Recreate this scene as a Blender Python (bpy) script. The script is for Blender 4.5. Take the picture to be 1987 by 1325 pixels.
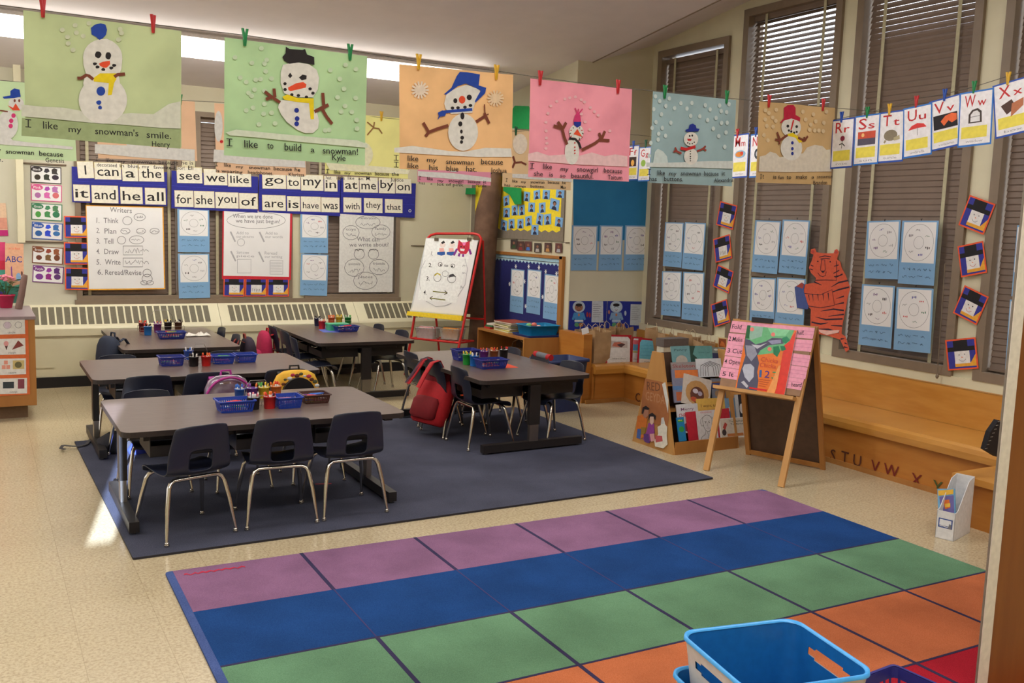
import bpy, math, random
from mathutils import Matrix, Vector
random.seed(7)
for o in list(bpy.data.objects): bpy.data.objects.remove(o)
SC = bpy.context.scene
COL = SC.collection
PI = math.pi

# ------------------------------------------------------------ camera
CF, CX, CY, CH = 1833.86, 993.5, 662.5, 1.65954
YAW, PITCH, ROLL = 0.51778434, 0.1212888, -0.03351996
_fw = Vector((math.sin(YAW)*math.cos(PITCH), math.cos(YAW)*math.cos(PITCH), -math.sin(PITCH)))
_r = Vector((math.cos(YAW), -math.sin(YAW), 0)); _d = _fw.cross(_r)
RR = _r*math.cos(ROLL) + _d*math.sin(ROLL)
DD = -_r*math.sin(ROLL) + _d*math.cos(ROLL)
CAMP = Vector((0, 0, CH))
cd = bpy.data.cameras.new('camera'); cam = bpy.data.objects.new('camera', cd); COL.objects.link(cam)
cd.sensor_width = 36; cd.lens = CF*36/1987; cd.clip_start = .05; cd.clip_end = 200
m = Matrix.Identity(4)
for i in range(3):
    m[i][0] = RR[i]; m[i][1] = -DD[i]; m[i][2] = -_fw[i]; m[i][3] = CAMP[i]
cam.matrix_world = m
SC.camera = cam

# ------------------------------------------------------------ world, lights, exposure
w = bpy.data.worlds.new('sky'); SC.world = w; w.use_nodes = True
bg = w.node_tree.nodes['Background']; bg.inputs[0].default_value = (.80, .88, 1, 1); bg.inputs[1].default_value = 4.5
vs = SC.view_settings
vs.view_transform = 'Standard'; vs.look = 'None'; vs.gamma = 1; vs.use_curve_mapping = False
vs.exposure = 0.0

def area(name, loc, sx, sy, power, col, rot=(0, 0, 0)):
    l = bpy.data.lights.new(name, 'AREA'); l.shape = 'RECTANGLE'; l.size = sx; l.size_y = sy; l.energy = power; l.color = col
    o = bpy.data.objects.new(name, l); COL.objects.link(o); o.location = loc; o.rotation_euler = rot
    return o
def ceil_z(y): return 2.95 + .143*(10.05-y)
WARM = (1, .985, .975)
TILT = -math.atan(.143)
area('fluorescent_light', (1.6, 4.9, ceil_z(4.9)-.13), 6.2, .30, 58, WARM, (TILT, 0, 0))
area('fluorescent_light', (1.6, 1.2, ceil_z(1.2)-.13), 6.2, .30, 165, WARM, (TILT, 0, 0))
area('daylight_left_lamp', (-2.42, 6.2, 1.35), 1.5, 4.0, 26, (.72, .80, 1), (0, -PI/2, 0))  # added lamp before the solid left wall, standing in for daylight from that side
# each row of fixtures also throws light up on the ceiling
area('fluorescent_uplight', (1.6, 4.9, ceil_z(4.9)-.34), 6.2, .30, 34, WARM, (PI+TILT, 0, 0))
area('fluorescent_uplight', (1.6, 1.2, ceil_z(1.2)-.34), 6.2, .30, 34, WARM, (PI+TILT, 0, 0))
# low sun through a narrow slit added to the wall behind the viewer
sl = bpy.data.lights.new('sun', 'SUN'); sl.energy = 58; sl.angle = .006; sl.color = (.60, .74, 1)
so = bpy.data.objects.new('sun', sl); COL.objects.link(so); so.rotation_euler = Vector((.21, 1, -.22)).to_track_quat('-Z', 'Y').to_euler()

# ------------------------------------------------------------ pixel -> place helpers
def ray(px, py): return (RR*((px-CX)/CF) + DD*((py-CY)/CF) + _fw)
def onplane(px, py, q, n):
    d = ray(px, py); n = Vector(n); t = (Vector(q)-CAMP).dot(n)/d.dot(n); return CAMP + d*t
def PX(px, py, x): return onplane(px, py, (x, 0, 0), (1, 0, 0))
def PY(px, py, y): return onplane(px, py, (0, y, 0), (0, 1, 0))
def PZ(px, py, z=0): return onplane(px, py, (0, 0, z), (0, 0, 1))

# ------------------------------------------------------------ materials
def lin(c):
    return tuple(((v/255)/12.92 if v/255 <= .04045 else ((v/255+.055)/1.055)**2.4) for v in c)
MATS = {}
def mat(name, rgb, rough=.6, metal=0, noise=.06, scale=40, spec=.4, emit=0, alpha=1, rgb2=None, bump=0, stretch=None, coat=0):
    if name in MATS: return MATS[name]
    m = bpy.data.materials.new(name); m.use_nodes = True; nt = m.node_tree; b = nt.nodes['Principled BSDF']
    b.inputs['Roughness'].default_value = rough; b.inputs['Metallic'].default_value = metal
    b.inputs['Specular IOR Level'].default_value = spec
    c = lin(rgb)
    tc = nt.nodes.new('ShaderNodeTexCoord'); mp = nt.nodes.new('ShaderNodeMapping'); nz = nt.nodes.new('ShaderNodeTexNoise')
    nt.links.new(tc.outputs['Object'], mp.inputs[0]); nt.links.new(mp.outputs[0], nz.inputs['Vector'])
    if stretch: mp.inputs['Scale'].default_value = stretch
    nz.inputs['Scale'].default_value = scale; nz.inputs['Detail'].default_value = 4
    cr = nt.nodes.new('ShaderNodeValToRGB'); nt.links.new(nz.outputs['Fac'], cr.inputs[0])
    if rgb2: a = c; d = lin(rgb2)
    else: a = tuple(v*(1-noise) for v in c); d = tuple(min(1, v*(1+noise)) for v in c)
    cr.color_ramp.elements[0].position = .35; cr.color_ramp.elements[1].position = .65
    cr.color_ramp.elements[0].color = (*a, 1); cr.color_ramp.elements[1].color = (*d, 1)
    nt.links.new(cr.outputs[0], b.inputs['Base Color'])
    if bump:
        bp = nt.nodes.new('ShaderNodeBump'); bp.inputs['Strength'].default_value = bump; bp.inputs['Distance'].default_value = .01
        nt.links.new(nz.outputs['Fac'], bp.inputs['Height']); nt.links.new(bp.outputs[0], b.inputs['Normal'])
    if emit:
        b.inputs['Emission Color'].default_value = (*lin(rgb), 1); b.inputs['Emission Strength'].default_value = emit
    if alpha < 1: b.inputs['Alpha'].default_value = alpha
    if coat: b.inputs['Coat Weight'].default_value = coat
    MATS[name] = m; return m
def C(r, g, b, rough=.65, **k): return mat('paint_%d_%d_%d' % (r, g, b), (r, g, b), rough, **k)

M_wall = mat('wall_paint', (208, 202, 176), .55, noise=.03, scale=3)
M_wallg = mat('wall_paint_grey', (202, 199, 180), .55, noise=.03, scale=3)
M_ceil = mat('ceiling_paint', (226, 219, 220), .7, noise=.02, scale=5)
M_taupe = mat('taupe_frame', (132, 116, 98), .45, noise=.05, scale=12)
M_slat = mat('blind_slat', (122, 104, 90), .45, noise=.05, scale=10)
M_tape = mat('blind_tape', (184, 178, 146), .6)
M_cream = mat('cream_trim', (218, 212, 182), .5, noise=.03, scale=6)
M_black = mat('black_rubber', (26, 24, 26), .6)
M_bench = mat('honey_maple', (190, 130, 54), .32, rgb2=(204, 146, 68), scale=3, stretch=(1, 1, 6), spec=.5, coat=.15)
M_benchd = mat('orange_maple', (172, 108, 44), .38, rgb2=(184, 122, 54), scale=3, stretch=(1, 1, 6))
M_wood = mat('pale_wood', (196, 148, 88), .45, rgb2=(182, 132, 74), scale=6, stretch=(1, 1, .2))
M_woodm = mat('mid_wood', (176, 122, 62), .45, rgb2=(158, 104, 50), scale=5, stretch=(1, 1, .25))
M_board = mat('brown_hardboard', (84, 62, 48), .7, noise=.1, scale=20)
M_boardl = mat('brown_felt', (150, 118, 92), .8, noise=.08, scale=20)
M_lam = mat('walnut_laminate', (112, 94, 86), .28, rgb2=(96, 80, 74), scale=8, stretch=(1, 14, 1), spec=.5)
M_edge = mat('table_edge_band', (48, 40, 38), .45)
M_metal = mat('black_metal', (36, 32, 32), .4)
M_chrome = mat('chrome', (205, 200, 190), .18, metal=1, noise=.02)
M_steel = mat('steel', (150, 145, 140), .35, metal=1, noise=.02)
M_shell = mat('navy_plastic', (30, 34, 52), .38, noise=.05, scale=200, spec=.5)
M_paperw = mat('white_paper', (232, 232, 232), .75, noise=.02, scale=5)
M_ink = mat('black_ink', (34, 32, 34), .7)
M_pencil = mat('pencil_grey', (128, 128, 132), .8)
M_lpencil = mat('faint_pencil', (176, 176, 180), .8)
M_bluep = mat('light_blue_paper', (128, 172, 212), .75, noise=.03, scale=5)
M_red = mat('red_enamel', (196, 36, 34), .35)
M_cast = mat('clear_plastic', (215, 220, 225), .25, alpha=.35)
M_string = mat('string_line', (96, 92, 84), .8)

def rugmat():
    m = bpy.data.materials.new('grey_carpet'); return m

# ------------------------------------------------------------ mesh builder
TXT = {}
def glyphs(s):
    if s in TXT: return TXT[s]
    c = bpy.data.curves.new('t', 'FONT'); c.body = s; c.size = 1; c.resolution_u = 2; c.offset = .006
    o = bpy.data.objects.new('t', c); COL.objects.link(o)
    dg = bpy.context.evaluated_depsgraph_get(); dg.update()
    me = bpy.data.meshes.new_from_object(o.evaluated_get(dg))
    v = [(a.co.x, a.co.y) for a in me.vertices]; f = [tuple(p.vertices) for p in me.polygons]
    if s in ('I', 'It'):      # a capital I written with its two bars
        v = []; f = []
        for (x0, x1, y0, y1) in [(0, .42, 0, .08), (0, .42, .64, .72), (.17, .25, .07, .65)]+([(.62, .70, 0, .62), (.52, .84, .40, .48), (.66, .82, 0, .07)] if s == 'It' else []):
            k = len(v); v += [(x0, y0), (x1, y0), (x1, y1), (x0, y1)]; f.append((k, k+1, k+2, k+3))
    bpy.data.objects.remove(o); bpy.data.curves.remove(c); bpy.data.meshes.remove(me)
    xs = [a[0] for a in v] or [0, 1]
    x0, x1 = min(xs), max(xs)
    TXT[s] = ([(a[0]-x0, a[1]) for a in v], f, x1-x0); return TXT[s]

class MB:
    def __init__(s): s.v = []; s.f = []; s.m = []; s.sm = []; s.mats = []
    def mi(s, m):
        if m not in s.mats: s.mats.append(m)
        return s.mats.index(m)
    def add(s, vs_, fs, m, smooth=False, M=None):
        b = len(s.v)
        s.v += [tuple(M @ Vector(a)) if M else tuple(a) for a in vs_]
        k = s.mi(m)
        for f in fs: s.f.append(tuple(b+i for i in f)); s.m.append(k); s.sm.append(smooth)
        return s
    def box(s, x0, x1, y0, y1, z0, z1, m, M=None):
        v = [(x0, y0, z0), (x1, y0, z0), (x1, y1, z0), (x0, y1, z0), (x0, y0, z1), (x1, y0, z1), (x1, y1, z1), (x0, y1, z1)]
        return s.add(v, [(3, 2, 1, 0), (4, 5, 6, 7), (0, 1, 5, 4), (1, 2, 6, 5), (2, 3, 7, 6), (3, 0, 4, 7)], m, M=M)
    def prism(s, poly, z0, z1, m, M=None, m_side=None, smooth_side=False):
        n = len(poly)
        v = [(a[0], a[1], z0) for a in poly] + [(a[0], a[1], z1) for a in poly]
        s.add(v, [tuple(range(n-1, -1, -1)), tuple(range(n, 2*n))], m, M=M)
        s.add(v, [(i, (i+1) % n, n+(i+1) % n, n+i) for i in range(n)], m_side or m, M=M, smooth=smooth_side)
        return s
    def loft(s, rings, m, caps=True, smooth=True, M=None, closed=True):
        n = len(rings[0]); v = [p for r in rings for p in r]; f = []
        for i in range(len(rings)-1):
            for j in range(n if closed else n-1):
                f.append((i*n+j, i*n+(j+1) % n, (i+1)*n+(j+1) % n, (i+1)*n+j))
        s.add(v, f, m, smooth, M)
        if caps and closed:
            s.add(rings[0], [tuple(range(n-1, -1, -1))], m, M=M); s.add(rings[-1], [tuple(range(n))], m, M=M)
        return s
    def tube(s, pts, r, m, n=8, M=None, smooth=True):
        pts = [Vector(p) for p in pts]; k = len(pts)
        rs = r if isinstance(r, (list, tuple)) else [r]*k
        rings = []; up = None
        for i, p in enumerate(pts):
            t = ((pts[min(i+1, k-1)]-p).normalized() + (p-pts[max(i-1, 0)]).normalized())
            if t.length < 1e-6: t = Vector((0, 0, 1))
            t.normalize()
            if up is None: up = Vector((0, 0, 1)) if abs(t.z) < .9 else Vector((1, 0, 0))
            a = t.cross(up).normalized(); b = a.cross(t).normalized(); up = b
            rings.append([tuple(p + a*rs[i]*math.cos(2*PI*j/n) + b*rs[i]*math.sin(2*PI*j/n)) for j in range(n)])
        return s.loft(rings, m, True, smooth, M)
    def cyl(s, c, r, h, m, n=16, r2=None, M=None, smooth=True):
        r2 = r if r2 is None else r2
        a = [(c[0]+r*math.cos(2*PI*i/n), c[1]+r*math.sin(2*PI*i/n), c[2]) for i in range(n)]
        b = [(c[0]+r2*math.cos(2*PI*i/n), c[1]+r2*math.sin(2*PI*i/n), c[2]+h) for i in range(n)]
        return s.loft([a, b], m, True, smooth, M)
    def lathe(s, prof, m, n=20, M=None, caps=True):
        return s.loft([[(r*math.cos(2*PI*i/n), r*math.sin(2*PI*i/n), z) for i in range(n)] for r, z in prof], m, caps, True, M)
    def ball(s, c, r, m, n=10, sx=1, sy=1, sz=1, M=None):
        rings = []
        for i in range(n//2+1):
            t = PI*(i+.02)/(n//2+.04); rings.append([(c[0]+sx*r*math.sin(t)*math.cos(2*PI*j/n), c[1]+sy*r*math.sin(t)*math.sin(2*PI*j/n), c[2]-sz*r*math.cos(t)) for j in range(n)])
        return s.loft(rings, m, True, True, M)
    # flat drawing on z = h
    def flat(s, poly, h, m, M=None):
        return s.add([(a[0], a[1], h) for a in poly], [tuple(range(len(poly)))], m, M=M)
    def text(s, string, x, y, hgt, m, h=.001, width=None, M=None):
        v, f, w0 = glyphs(string)
        if not f: return s
        k = hgt/.72; kx = k if width is None or w0 <= 0 else width/w0
        return s.add([(x+a*kx, y+b*k, h) for a, b in v], f, m, M=M)
    def build(s, name, parent=None, M=None, label=None):
        me = bpy.data.meshes.new(name); me.from_pydata(s.v, [], s.f)
        for mm in s.mats: me.materials.append(mm)
        me.polygons.foreach_set('material_index', s.m); me.polygons.foreach_set('use_smooth', s.sm); me.update()
        o = bpy.data.objects.new(name, me); COL.objects.link(o)
        if parent: o.parent = parent
        if M is not None: o.matrix_local = M
        if label: o['label'] = label
        return o
def tag(o, label, cat, group=None, kind=None):
    if label: o['label'] = label
    if cat: o['category'] = cat
    if group: o['group'] = group
    if kind: o['kind'] = kind
    return o
def thing(name, label, cat, loc=(0, 0, 0), rz=0, group=None, M=None):
    o = bpy.data.objects.new(name, None); COL.objects.link(o); o.empty_display_size = .05
    o.matrix_world = M if M is not None else Matrix.Translation(loc) @ Matrix.Rotation(rz, 4, 'Z')
    return tag(o, label, cat, group)
def struct(o): o['kind'] = 'structure'; return o
def copy_tree(o, parent=None):
    c = o.copy(); COL.objects.link(c)
    if parent: c.parent = parent; c.matrix_parent_inverse = o.matrix_parent_inverse.copy()
    for ch in KIDS.get(o, o.children): copy_tree(ch, c)
    return c
KIDS = {}
def place_copy(o, loc, rz, label=None, group=None):
    c = copy_tree(o); c.matrix_world = Matrix.Translation(loc) @ Matrix.Rotation(rz, 4, 'Z')
    if label: c['label'] = label
    if group: c['group'] = group
    return c
def rrect(w, d, r, n=4, cx=0, cy=0):
    p = []
    for qx, qy, a0 in ((w/2-r, d/2-r, 0), (-w/2+r, d/2-r, 90), (-w/2+r, -d/2+r, 180), (w/2-r, -d/2+r, 270)):
        for i in range(n+1):
            a = math.radians(a0+90*i/n); p.append((cx+qx+r*math.cos(a), cy+qy+r*math.sin(a)))
    return p

# ------------------------------------------------------------ a flat sheet hung in a plane, drawn on in photo coordinates
class Sheet:
    """plane through q with normal n (towards the viewer); corners given as pixels top-left, top-right, bottom-left"""
    def __init__(s, q, n, tl, tr, bl, off=0.0):
        n = Vector(n).normalized(); s.n = n; s.q = Vector(q)+n*off
        A = onplane(*tl, s.q, n); B = onplane(*tr, s.q, n); D = onplane(*bl, s.q, n)
        u = (B-A).normalized(); dn = u.cross(n).normalized()
        if dn.z > 0: dn = -dn
        s.w = (B-A).length; s.h = (D-A).dot(dn)
        s.M = Matrix.Identity(4)
        for i in range(3): s.M[i][0] = u[i]; s.M[i][1] = -dn[i]; s.M[i][2] = n[i]; s.M[i][3] = A[i]
        s.Mi = s.M.inverted(); s.parts = {}; s.lay = 0; s.z0 = .0004; s.k = s.w/max(1, math.hypot(tr[0]-tl[0], tr[1]-tl[1]))
    def L(s, px, py):
        p = s.Mi @ onplane(px, py, s.q, s.n); return (p.x, p.y)
    def mb(s, part='drawing'):
        part = 'paper' if part in ('drawing', 'painting', 'lettering', 'card', 'tiger') else part      # what is drawn on a sheet belongs to its one mesh
        if part not in s.parts: s.parts[part] = MB()
        return s.parts[part]
    def z(s): s.lay += 1; return s.z0 + s.lay*.00008
    def base(s, m, th=.002, inset=0, part='paper', r=None):
        s.mb(part).box(0, s.w, -s.h, 0, 0, th, m)
        s.z0 = th+.0001; return s
    def rect(s, u0, v0, u1, v1, m, part='drawing'):       # fractions of the sheet, v down
        z = s.z(); s.mb(part).flat([(u0*s.w, -v1*s.h), (u1*s.w, -v1*s.h), (u1*s.w, -v0*s.h), (u0*s.w, -v0*s.h)], z, m); return s
    def fpoly(s, pts, m, part='drawing'):
        z = s.z(); s.mb(part).flat([(a*s.w, -b*s.h) for a, b in pts], z, m); return s
    def poly(s, pts, m, part='drawing'):
        z = s.z(); s.mb(part).flat([s.L(*a) for a in pts], z, m); return s
    def ell(s, x, y, rx, ry, m, part='drawing', n=18, wob=0, rot=0):
        c, sn = math.cos(rot), math.sin(rot); p = []
        for i in range(n):
            k = 1+wob*math.sin(i*2.3+x)*.5; a = 2*PI*i/n
            dx, dy = rx*k*math.cos(a), ry*k*math.sin(a); p.append((x+dx*c-dy*sn, y+dx*sn+dy*c))
        return s.poly(p, m, part)
    def line(s, pts, wd, m, part='drawing'):
        z = s.z(); P = [Vector((*s.L(*a), 0)) for a in pts]; k = wd if isinstance(wd, (list, tuple)) else [wd]*len(P)
        sc = s.k
        Lf, Rt = [], []
        for i, p in enumerate(P):
            t = (P[min(i+1, len(P)-1)]-P[max(i-1, 0)])
            if t.length < 1e-9: t = Vector((1, 0, 0))
            t.normalize(); nn = Vector((-t.y, t.x, 0))*k[i]*sc/2
            Lf.append((p+nn)[:2]); Rt.append((p-nn)[:2])
        for i in range(len(P)-1): s.mb(part).flat([Lf[i], Rt[i], Rt[i+1], Lf[i+1]], z, m)
        return s
    def fline(s, pts, wd, m, part='drawing'):              # fractions, width in metres
        z = s.z(); P = [Vector((a*s.w, -b*s.h, 0)) for a, b in pts]
        for i in range(len(P)-1):
            t = P[i+1]-P[i]
            if t.length < 1e-9: continue
            nn = Vector((-t.y, t.x, 0)).normalized()*wd/2
            s.mb(part).flat([(P[i]+nn)[:2], (P[i]-nn)[:2], (P[i+1]-nn)[:2], (P[i+1]+nn)[:2]], z, m)
        return s
    def fring(s, u, v, r, wd, m, part='drawing', n=28, ry=None):
        ru = r/s.w; rv = (ry or r)/s.h
        return s.fline([(u+ru*math.cos(2*PI*i/n), v+rv*math.sin(2*PI*i/n)) for i in range(n+1)], wd, m, part)
    def fell(s, u, v, ru, rv, m, part='drawing', n=14):
        return s.fpoly([(u+ru*math.cos(2*PI*i/n), v+rv*math.sin(2*PI*i/n)) for i in range(n)], m, part)
    def ftext(s, t, u0, v, u1, hv, m, part='lettering'):
        z = s.z(); s.mb(part).text(t, u0*s.w, -v*s.h, hv*s.h, m, z, (u1-u0)*s.w); return s
    def text(s, t, x0, y0, x1, y1, hp, m, part='lettering'):   # baseline from pixel (x0,y0) to (x1,y1), x-height style cap height hp pixels
        z = s.z(); A = Vector(s.L(x0, y0)); B = Vector(s.L(x1, y1)); T = Vector(s.L(x0, y0-hp)); hh = (T-A).length
        d = B-A; M = Matrix.Translation((A.x, A.y, 0)) @ Matrix.Rotation(math.atan2(d.y, d.x), 4, 'Z')
        s.mb(part).text(t, 0, 0, hh, m, z, d.length, M=M); return s
    def scrib(s, u0, v0, u1, v1, m, wd=.002, seed=0, part='drawing', n=14, loops=True):
        R = random.Random(seed); pts = []
        for i in range(n): pts.append((u0+(u1-u0)*(i/(n-1)+(R.random()-.5)*.14), v0+(v1-v0)*R.random()))
        return s.fline(pts, wd, m, part)
    def build(s, name, label, cat, group=None):
        keys = list(s.parts)
        if len(keys) == 1:
            o = s.parts[keys[0]].build(name); o.matrix_world = s.M; return tag(o, label, cat, group)
        t = thing(name, label, cat, M=s.M, group=group)
        for k in keys: s.parts[k].build(k, t)
        return t

# ============================================================ SETTING
def floor_material():
    m = bpy.data.materials.new('speckled_vinyl_tile'); m.use_nodes = True; nt = m.node_tree; b = nt.nodes['Principled BSDF']
    tc = nt.nodes.new('ShaderNodeTexCoord')
    n1 = nt.nodes.new('ShaderNodeTexNoise'); n1.inputs['Scale'].default_value = 75; n1.inputs['Detail'].default_value = 5; n1.inputs['Roughness'].default_value = .7
    n2 = nt.nodes.new('ShaderNodeTexNoise'); n2.inputs['Scale'].default_value = 1.4
    br = nt.nodes.new('ShaderNodeTexBrick'); br.offset = 0; br.inputs['Scale'].default_value = 1; br.inputs['Mortar Size'].default_value = .0012
    br.inputs['Brick Width'].default_value = .305; br.inputs['Row Height'].default_value = .305
    br.inputs['Color1'].default_value = (1, 1, 1, 1); br.inputs['Color2'].default_value = (.96, .96, .96, 1); br.inputs['Mortar'].default_value = (.72, .70, .66, 1)
    for x in (n1, n2, br): nt.links.new(tc.outputs['Object'], x.inputs['Vector'])
    cr = nt.nodes.new('ShaderNodeValToRGB'); nt.links.new(n1.outputs['Fac'], cr.inputs[0])
    e = cr.color_ramp.elements; e[0].position = .36; e[0].color = (*lin((168, 150, 118)), 1); e[1].position = .56; e[1].color = (*lin((200, 184, 150)), 1)
    mx = nt.nodes.new('ShaderNodeMixRGB'); mx.blend_type = 'MULTIPLY'; mx.inputs[0].default_value = 1
    nt.links.new(cr.outputs[0], mx.inputs[1]); nt.links.new(br.outputs['Color'], mx.inputs[2]); nt.links.new(mx.outputs[0], b.inputs['Base Color'])
    mr = nt.nodes.new('ShaderNodeMapRange'); mr.inputs['To Min'].default_value = .12; mr.inputs['To Max'].default_value = .30
    nt.links.new(n2.outputs['Fac'], mr.inputs['Value']); nt.links.new(mr.outputs[0], b.inputs['Roughness'])
    return m
M_floor = floor_material()
XL, XR, YB, YF, YC, XB = -2.5, 6.0, 10.05, -1.6, 7.85, 5.1
struct(MB().box(XL-.2, XR+.2, YF-.2, YB+.2, -.1, 0, M_floor).build('floor'))
# sloping ceiling and the raised strip along the window wall
XS = 5.27
def ceil():
    b = MB(); y0, y1 = YF-.1, YB+.1
    p = [(XL-.1, y0, ceil_z(y0)), (XS, y0, ceil_z(y0)), (XR+.02, y0, ceil_z(y0)+.25)]
    q = [(XL-.1, y1, ceil_z(y1)), (XS, y1, ceil_z(y1)), (XR+.02, y1, ceil_z(y1)+.25)]
    v = p+q+[(a, bb, c+.1) for a, bb, c in p+q]
    b.add(v, [(0, 3, 4, 1), (1, 4, 5, 2), (6, 7, 10, 9), (7, 8, 11, 10), (0, 1, 7, 6), (1, 2, 8, 7), (3, 9, 10, 4), (4, 10, 11, 5), (2, 5, 11, 8), (0, 6, 9, 3)], M_ceil)
    return b.build('ceiling')
struct(ceil())
def beam_along(name, pts_y, x, w_, h_, m):
    b = MB(); y0, y1 = pts_y
    v = []
    for y in (y0, y1):
        z = ceil_z(y); v += [(x-w_/2, y, z-h_), (x+w_/2, y, z-h_), (x+w_/2, y, z+.04), (x-w_/2, y, z+.04)]
    b.add(v, [(0, 1, 2, 3), (7, 6, 5, 4), (0, 4, 5, 1), (1, 5, 6, 2), (2, 6, 7, 3), (3, 7, 4, 0)], m); return struct(b.build(name))
beam_along('trim_1', (YF, YC), XS, .012, .006, M_taupe)
# walls
WA = [(.845, 1.83), (1.965, 2.965), (3.10, 4.20)]      # openings in the back wall
AZ0, AZ1 = .80, 2.70
b = MB()
b.box(XL-.2, WA[0][0], YB, YB+.2, 0, 3.5, M_wallg).box(WA[2][1], XB+.2, YB, YB+.2, 0, 3.5, M_wall)
b.box(WA[0][0], WA[2][1], YB, YB+.2, 0, AZ0, M_wall).box(WA[0][0], WA[2][1], YB, YB+.2, AZ1, 3.5, M_wall)
b.box(WA[0][1], WA[1][0], YB, YB+.2, AZ0, AZ1, M_cream).box(WA[1][1], WA[2][0], YB, YB+.2, AZ0, AZ1, M_cream)
struct(b.build('wall_back'))
struct(MB().box(XB, XB+.15, YC+.15, YB+.05, 0, 3.6, M_wall).build('wall_return'))
struct(MB().box(XB, XR, YC, YC+.15, 0, 3.75, M_wall).build('wall_alcove'))
WR = [(6.715, 7.741, 3.43), (5.433, 6.54, 3.62), (4.21, 5.285, 3.80), (2.98, 4.045, 3.95), (1.75, 2.81, 4.1), (.5, 1.56, 4.25), (-.75, .31, 4.4)]
RZ0 = .71
b = MB(); b.box(XR, XR+.2, YF, YC+.2, 0, RZ0, M_wall)
prev = YC+.2
for (a, c, t) in WR:
    b.box(XR, XR+.2, c, prev, RZ0, 4.95, M_cream); b.box(XR, XR+.2, a, c, t, 4.95, M_cream); prev = a
b.box(XR, XR+.2, YF, prev, RZ0, 4.95, M_cream)
struct(b.build('wall_right'))
b = MB()
b.box(XL-.2, XL, YF, YB, 0, 4.95, M_wall)
struct(b.build('wall_left'))
b = MB()   # unseen front wall, with a slit added to shape the sunbeam
GX0, GX1, GZ0, GZ1 = -.955, -.828, 1.46, 2.20
b.box(XL-.2, GX0, YF-.03, YF, 0, 5, M_wall).box(GX1, XR+.2, YF-.03, YF, 0, 5, M_wall).box(GX0, GX1, YF-.03, YF, 0, GZ0, M_wall).box(GX0, GX1, YF-.03, YF, GZ1, 5, M_wall)
struct(b.build('wall_front'))
# post and conduits on the back wall at far left
p0 = PY(24, 130, YB); p1 = PY(46, 470, YB)
struct(MB().box(p0.x, p1.x+.01, YB-.12, YB+.01, p1.z, 2.99, M_cream).build('trim_2'))
q0 = PY(47, 468, YB); q1 = PY(132, 468, YB)
b = MB(); b.tube([(q0.x, YB-.012, q0.z), (q1.x, YB-.012, q0.z)], .007, M_taupe); z2 = PY(100, 319, YB).z
b.tube([(q0.x, YB-.012, z2), (q1.x, YB-.012, z2)], .007, M_taupe)
struct(b.build('trim_3'))
b = MB(); z3 = PY(830, 477, YB).z; x3 = PY(797, 477, YB).x
b.tube([(x3, YB-.01, z3), (XB, YB-.01, z3)], .006, M_taupe); struct(b.build('trim_4'))
struct(MB().box(.3, XB, YB-.27, YB-.262, 0, .1, M_black).box(XL, .3, YB-.012, YB, 0, .1, M_black).build('baseboard_back'))

# ---- windows
def glass_mat():
    m = bpy.data.materials.new('window_glass'); m.use_nodes = True; nt = m.node_tree; nt.nodes.clear()
    o = nt.nodes.new('ShaderNodeOutputMaterial'); t = nt.nodes.new('ShaderNodeBsdfTransparent'); g = nt.nodes.new('ShaderNodeBsdfGlossy'); mx = nt.nodes.new('ShaderNodeMixShader')
    g.inputs['Roughness'].default_value = .02; mx.inputs[0].default_value = .06
    nz = nt.nodes.new('ShaderNodeTexNoise'); nz.inputs['Scale'].default_value = 2
    mr = nt.nodes.new('ShaderNodeMapRange'); mr.inputs['To Min'].default_value = .92; mr.inputs['To Max'].default_value = .98
    nt.links.new(nz.outputs['Fac'], mr.inputs['Value']); nt.links.new(mr.outputs[0], t.inputs[0])
    nt.links.new(t.outputs[0], mx.inputs[1]); nt.links.new(g.outputs[0], mx.inputs[2]); nt.links.new(mx.outputs[0], o.inputs[0]); return m
M_glass = glass_mat()
def window(i, M, W, z0, z1, fw=.065, opn=None, tapes=(.2, .8), rail=None, tilt0=74, gap=0):
    root = bpy.data.objects.new('window_%d' % i, None); COL.objects.link(root); root.matrix_world = M @ Matrix.Translation((0, 0, z0)); struct(root)
    H = z1-z0
    f = MB()
    for (a, c, d, e) in ((0, fw, 0, H), (W-fw, W, 0, H), (fw, W-fw, 0, fw), (fw, W-fw, H-fw, H)): f.box(a, c, -.028, .13, d, e, M_taupe)
    for (a, c, d, e) in ((fw, fw+.025, fw, H-fw), (W-fw-.025, W-fw, fw, H-fw), (fw, W-fw, fw, fw+.025)): f.box(a, c, .085, .125, d, e, M_taupe)
    f.build('frame', root)
    MB().box(fw, W-fw, .118, .122, fw, H-fw, M_glass).build('pane', root)
    s = MB(); pitch = .043; dep = .05; z = fw+.05
    s.box(fw+.012, W-fw-.012, .03, .075, fw+.012, fw+.03, M_slat)
    top = H-fw-gap
    while z < top-.05:
        zz = z+z0; t = tilt0
        if opn and zz > opn[0]: t = tilt0+(opn[1]-tilt0)*min(1, (zz-opn[0])/opn[2])
        a = math.radians(t); c, sn = math.cos(a)*dep/2, math.sin(a)*dep/2
        rings = []
        for xx in (fw+.012, W-fw-.012):
            rings.append([(xx, .052-c, z-sn), (xx, .052, z+.0025), (xx, .052+c, z+sn), (xx, .0525+c, z+sn-.0015), (xx, .0525, z+.001), (xx, .0525-c, z-sn-.0015)])
        s.loft(rings, M_slat, True, False); z += pitch
    s.box(fw+.008, W-fw-.008, .03, .08, top-.045, top, M_slat)
    s.build('blind', root)
    for k, u in enumerate(tapes):
        MB().box(W*u-.014, W*u+.014, .018, .021, fw-.005, H-fw-gap, M_tape).build('blind_tape', root)
    if rail: MB().box(W*tapes[0]+.014, W*tapes[-1]-.014, .008, .03, rail-z0-.028, rail-z0+.028, M_taupe).build('rail', root)
    return root
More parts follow.
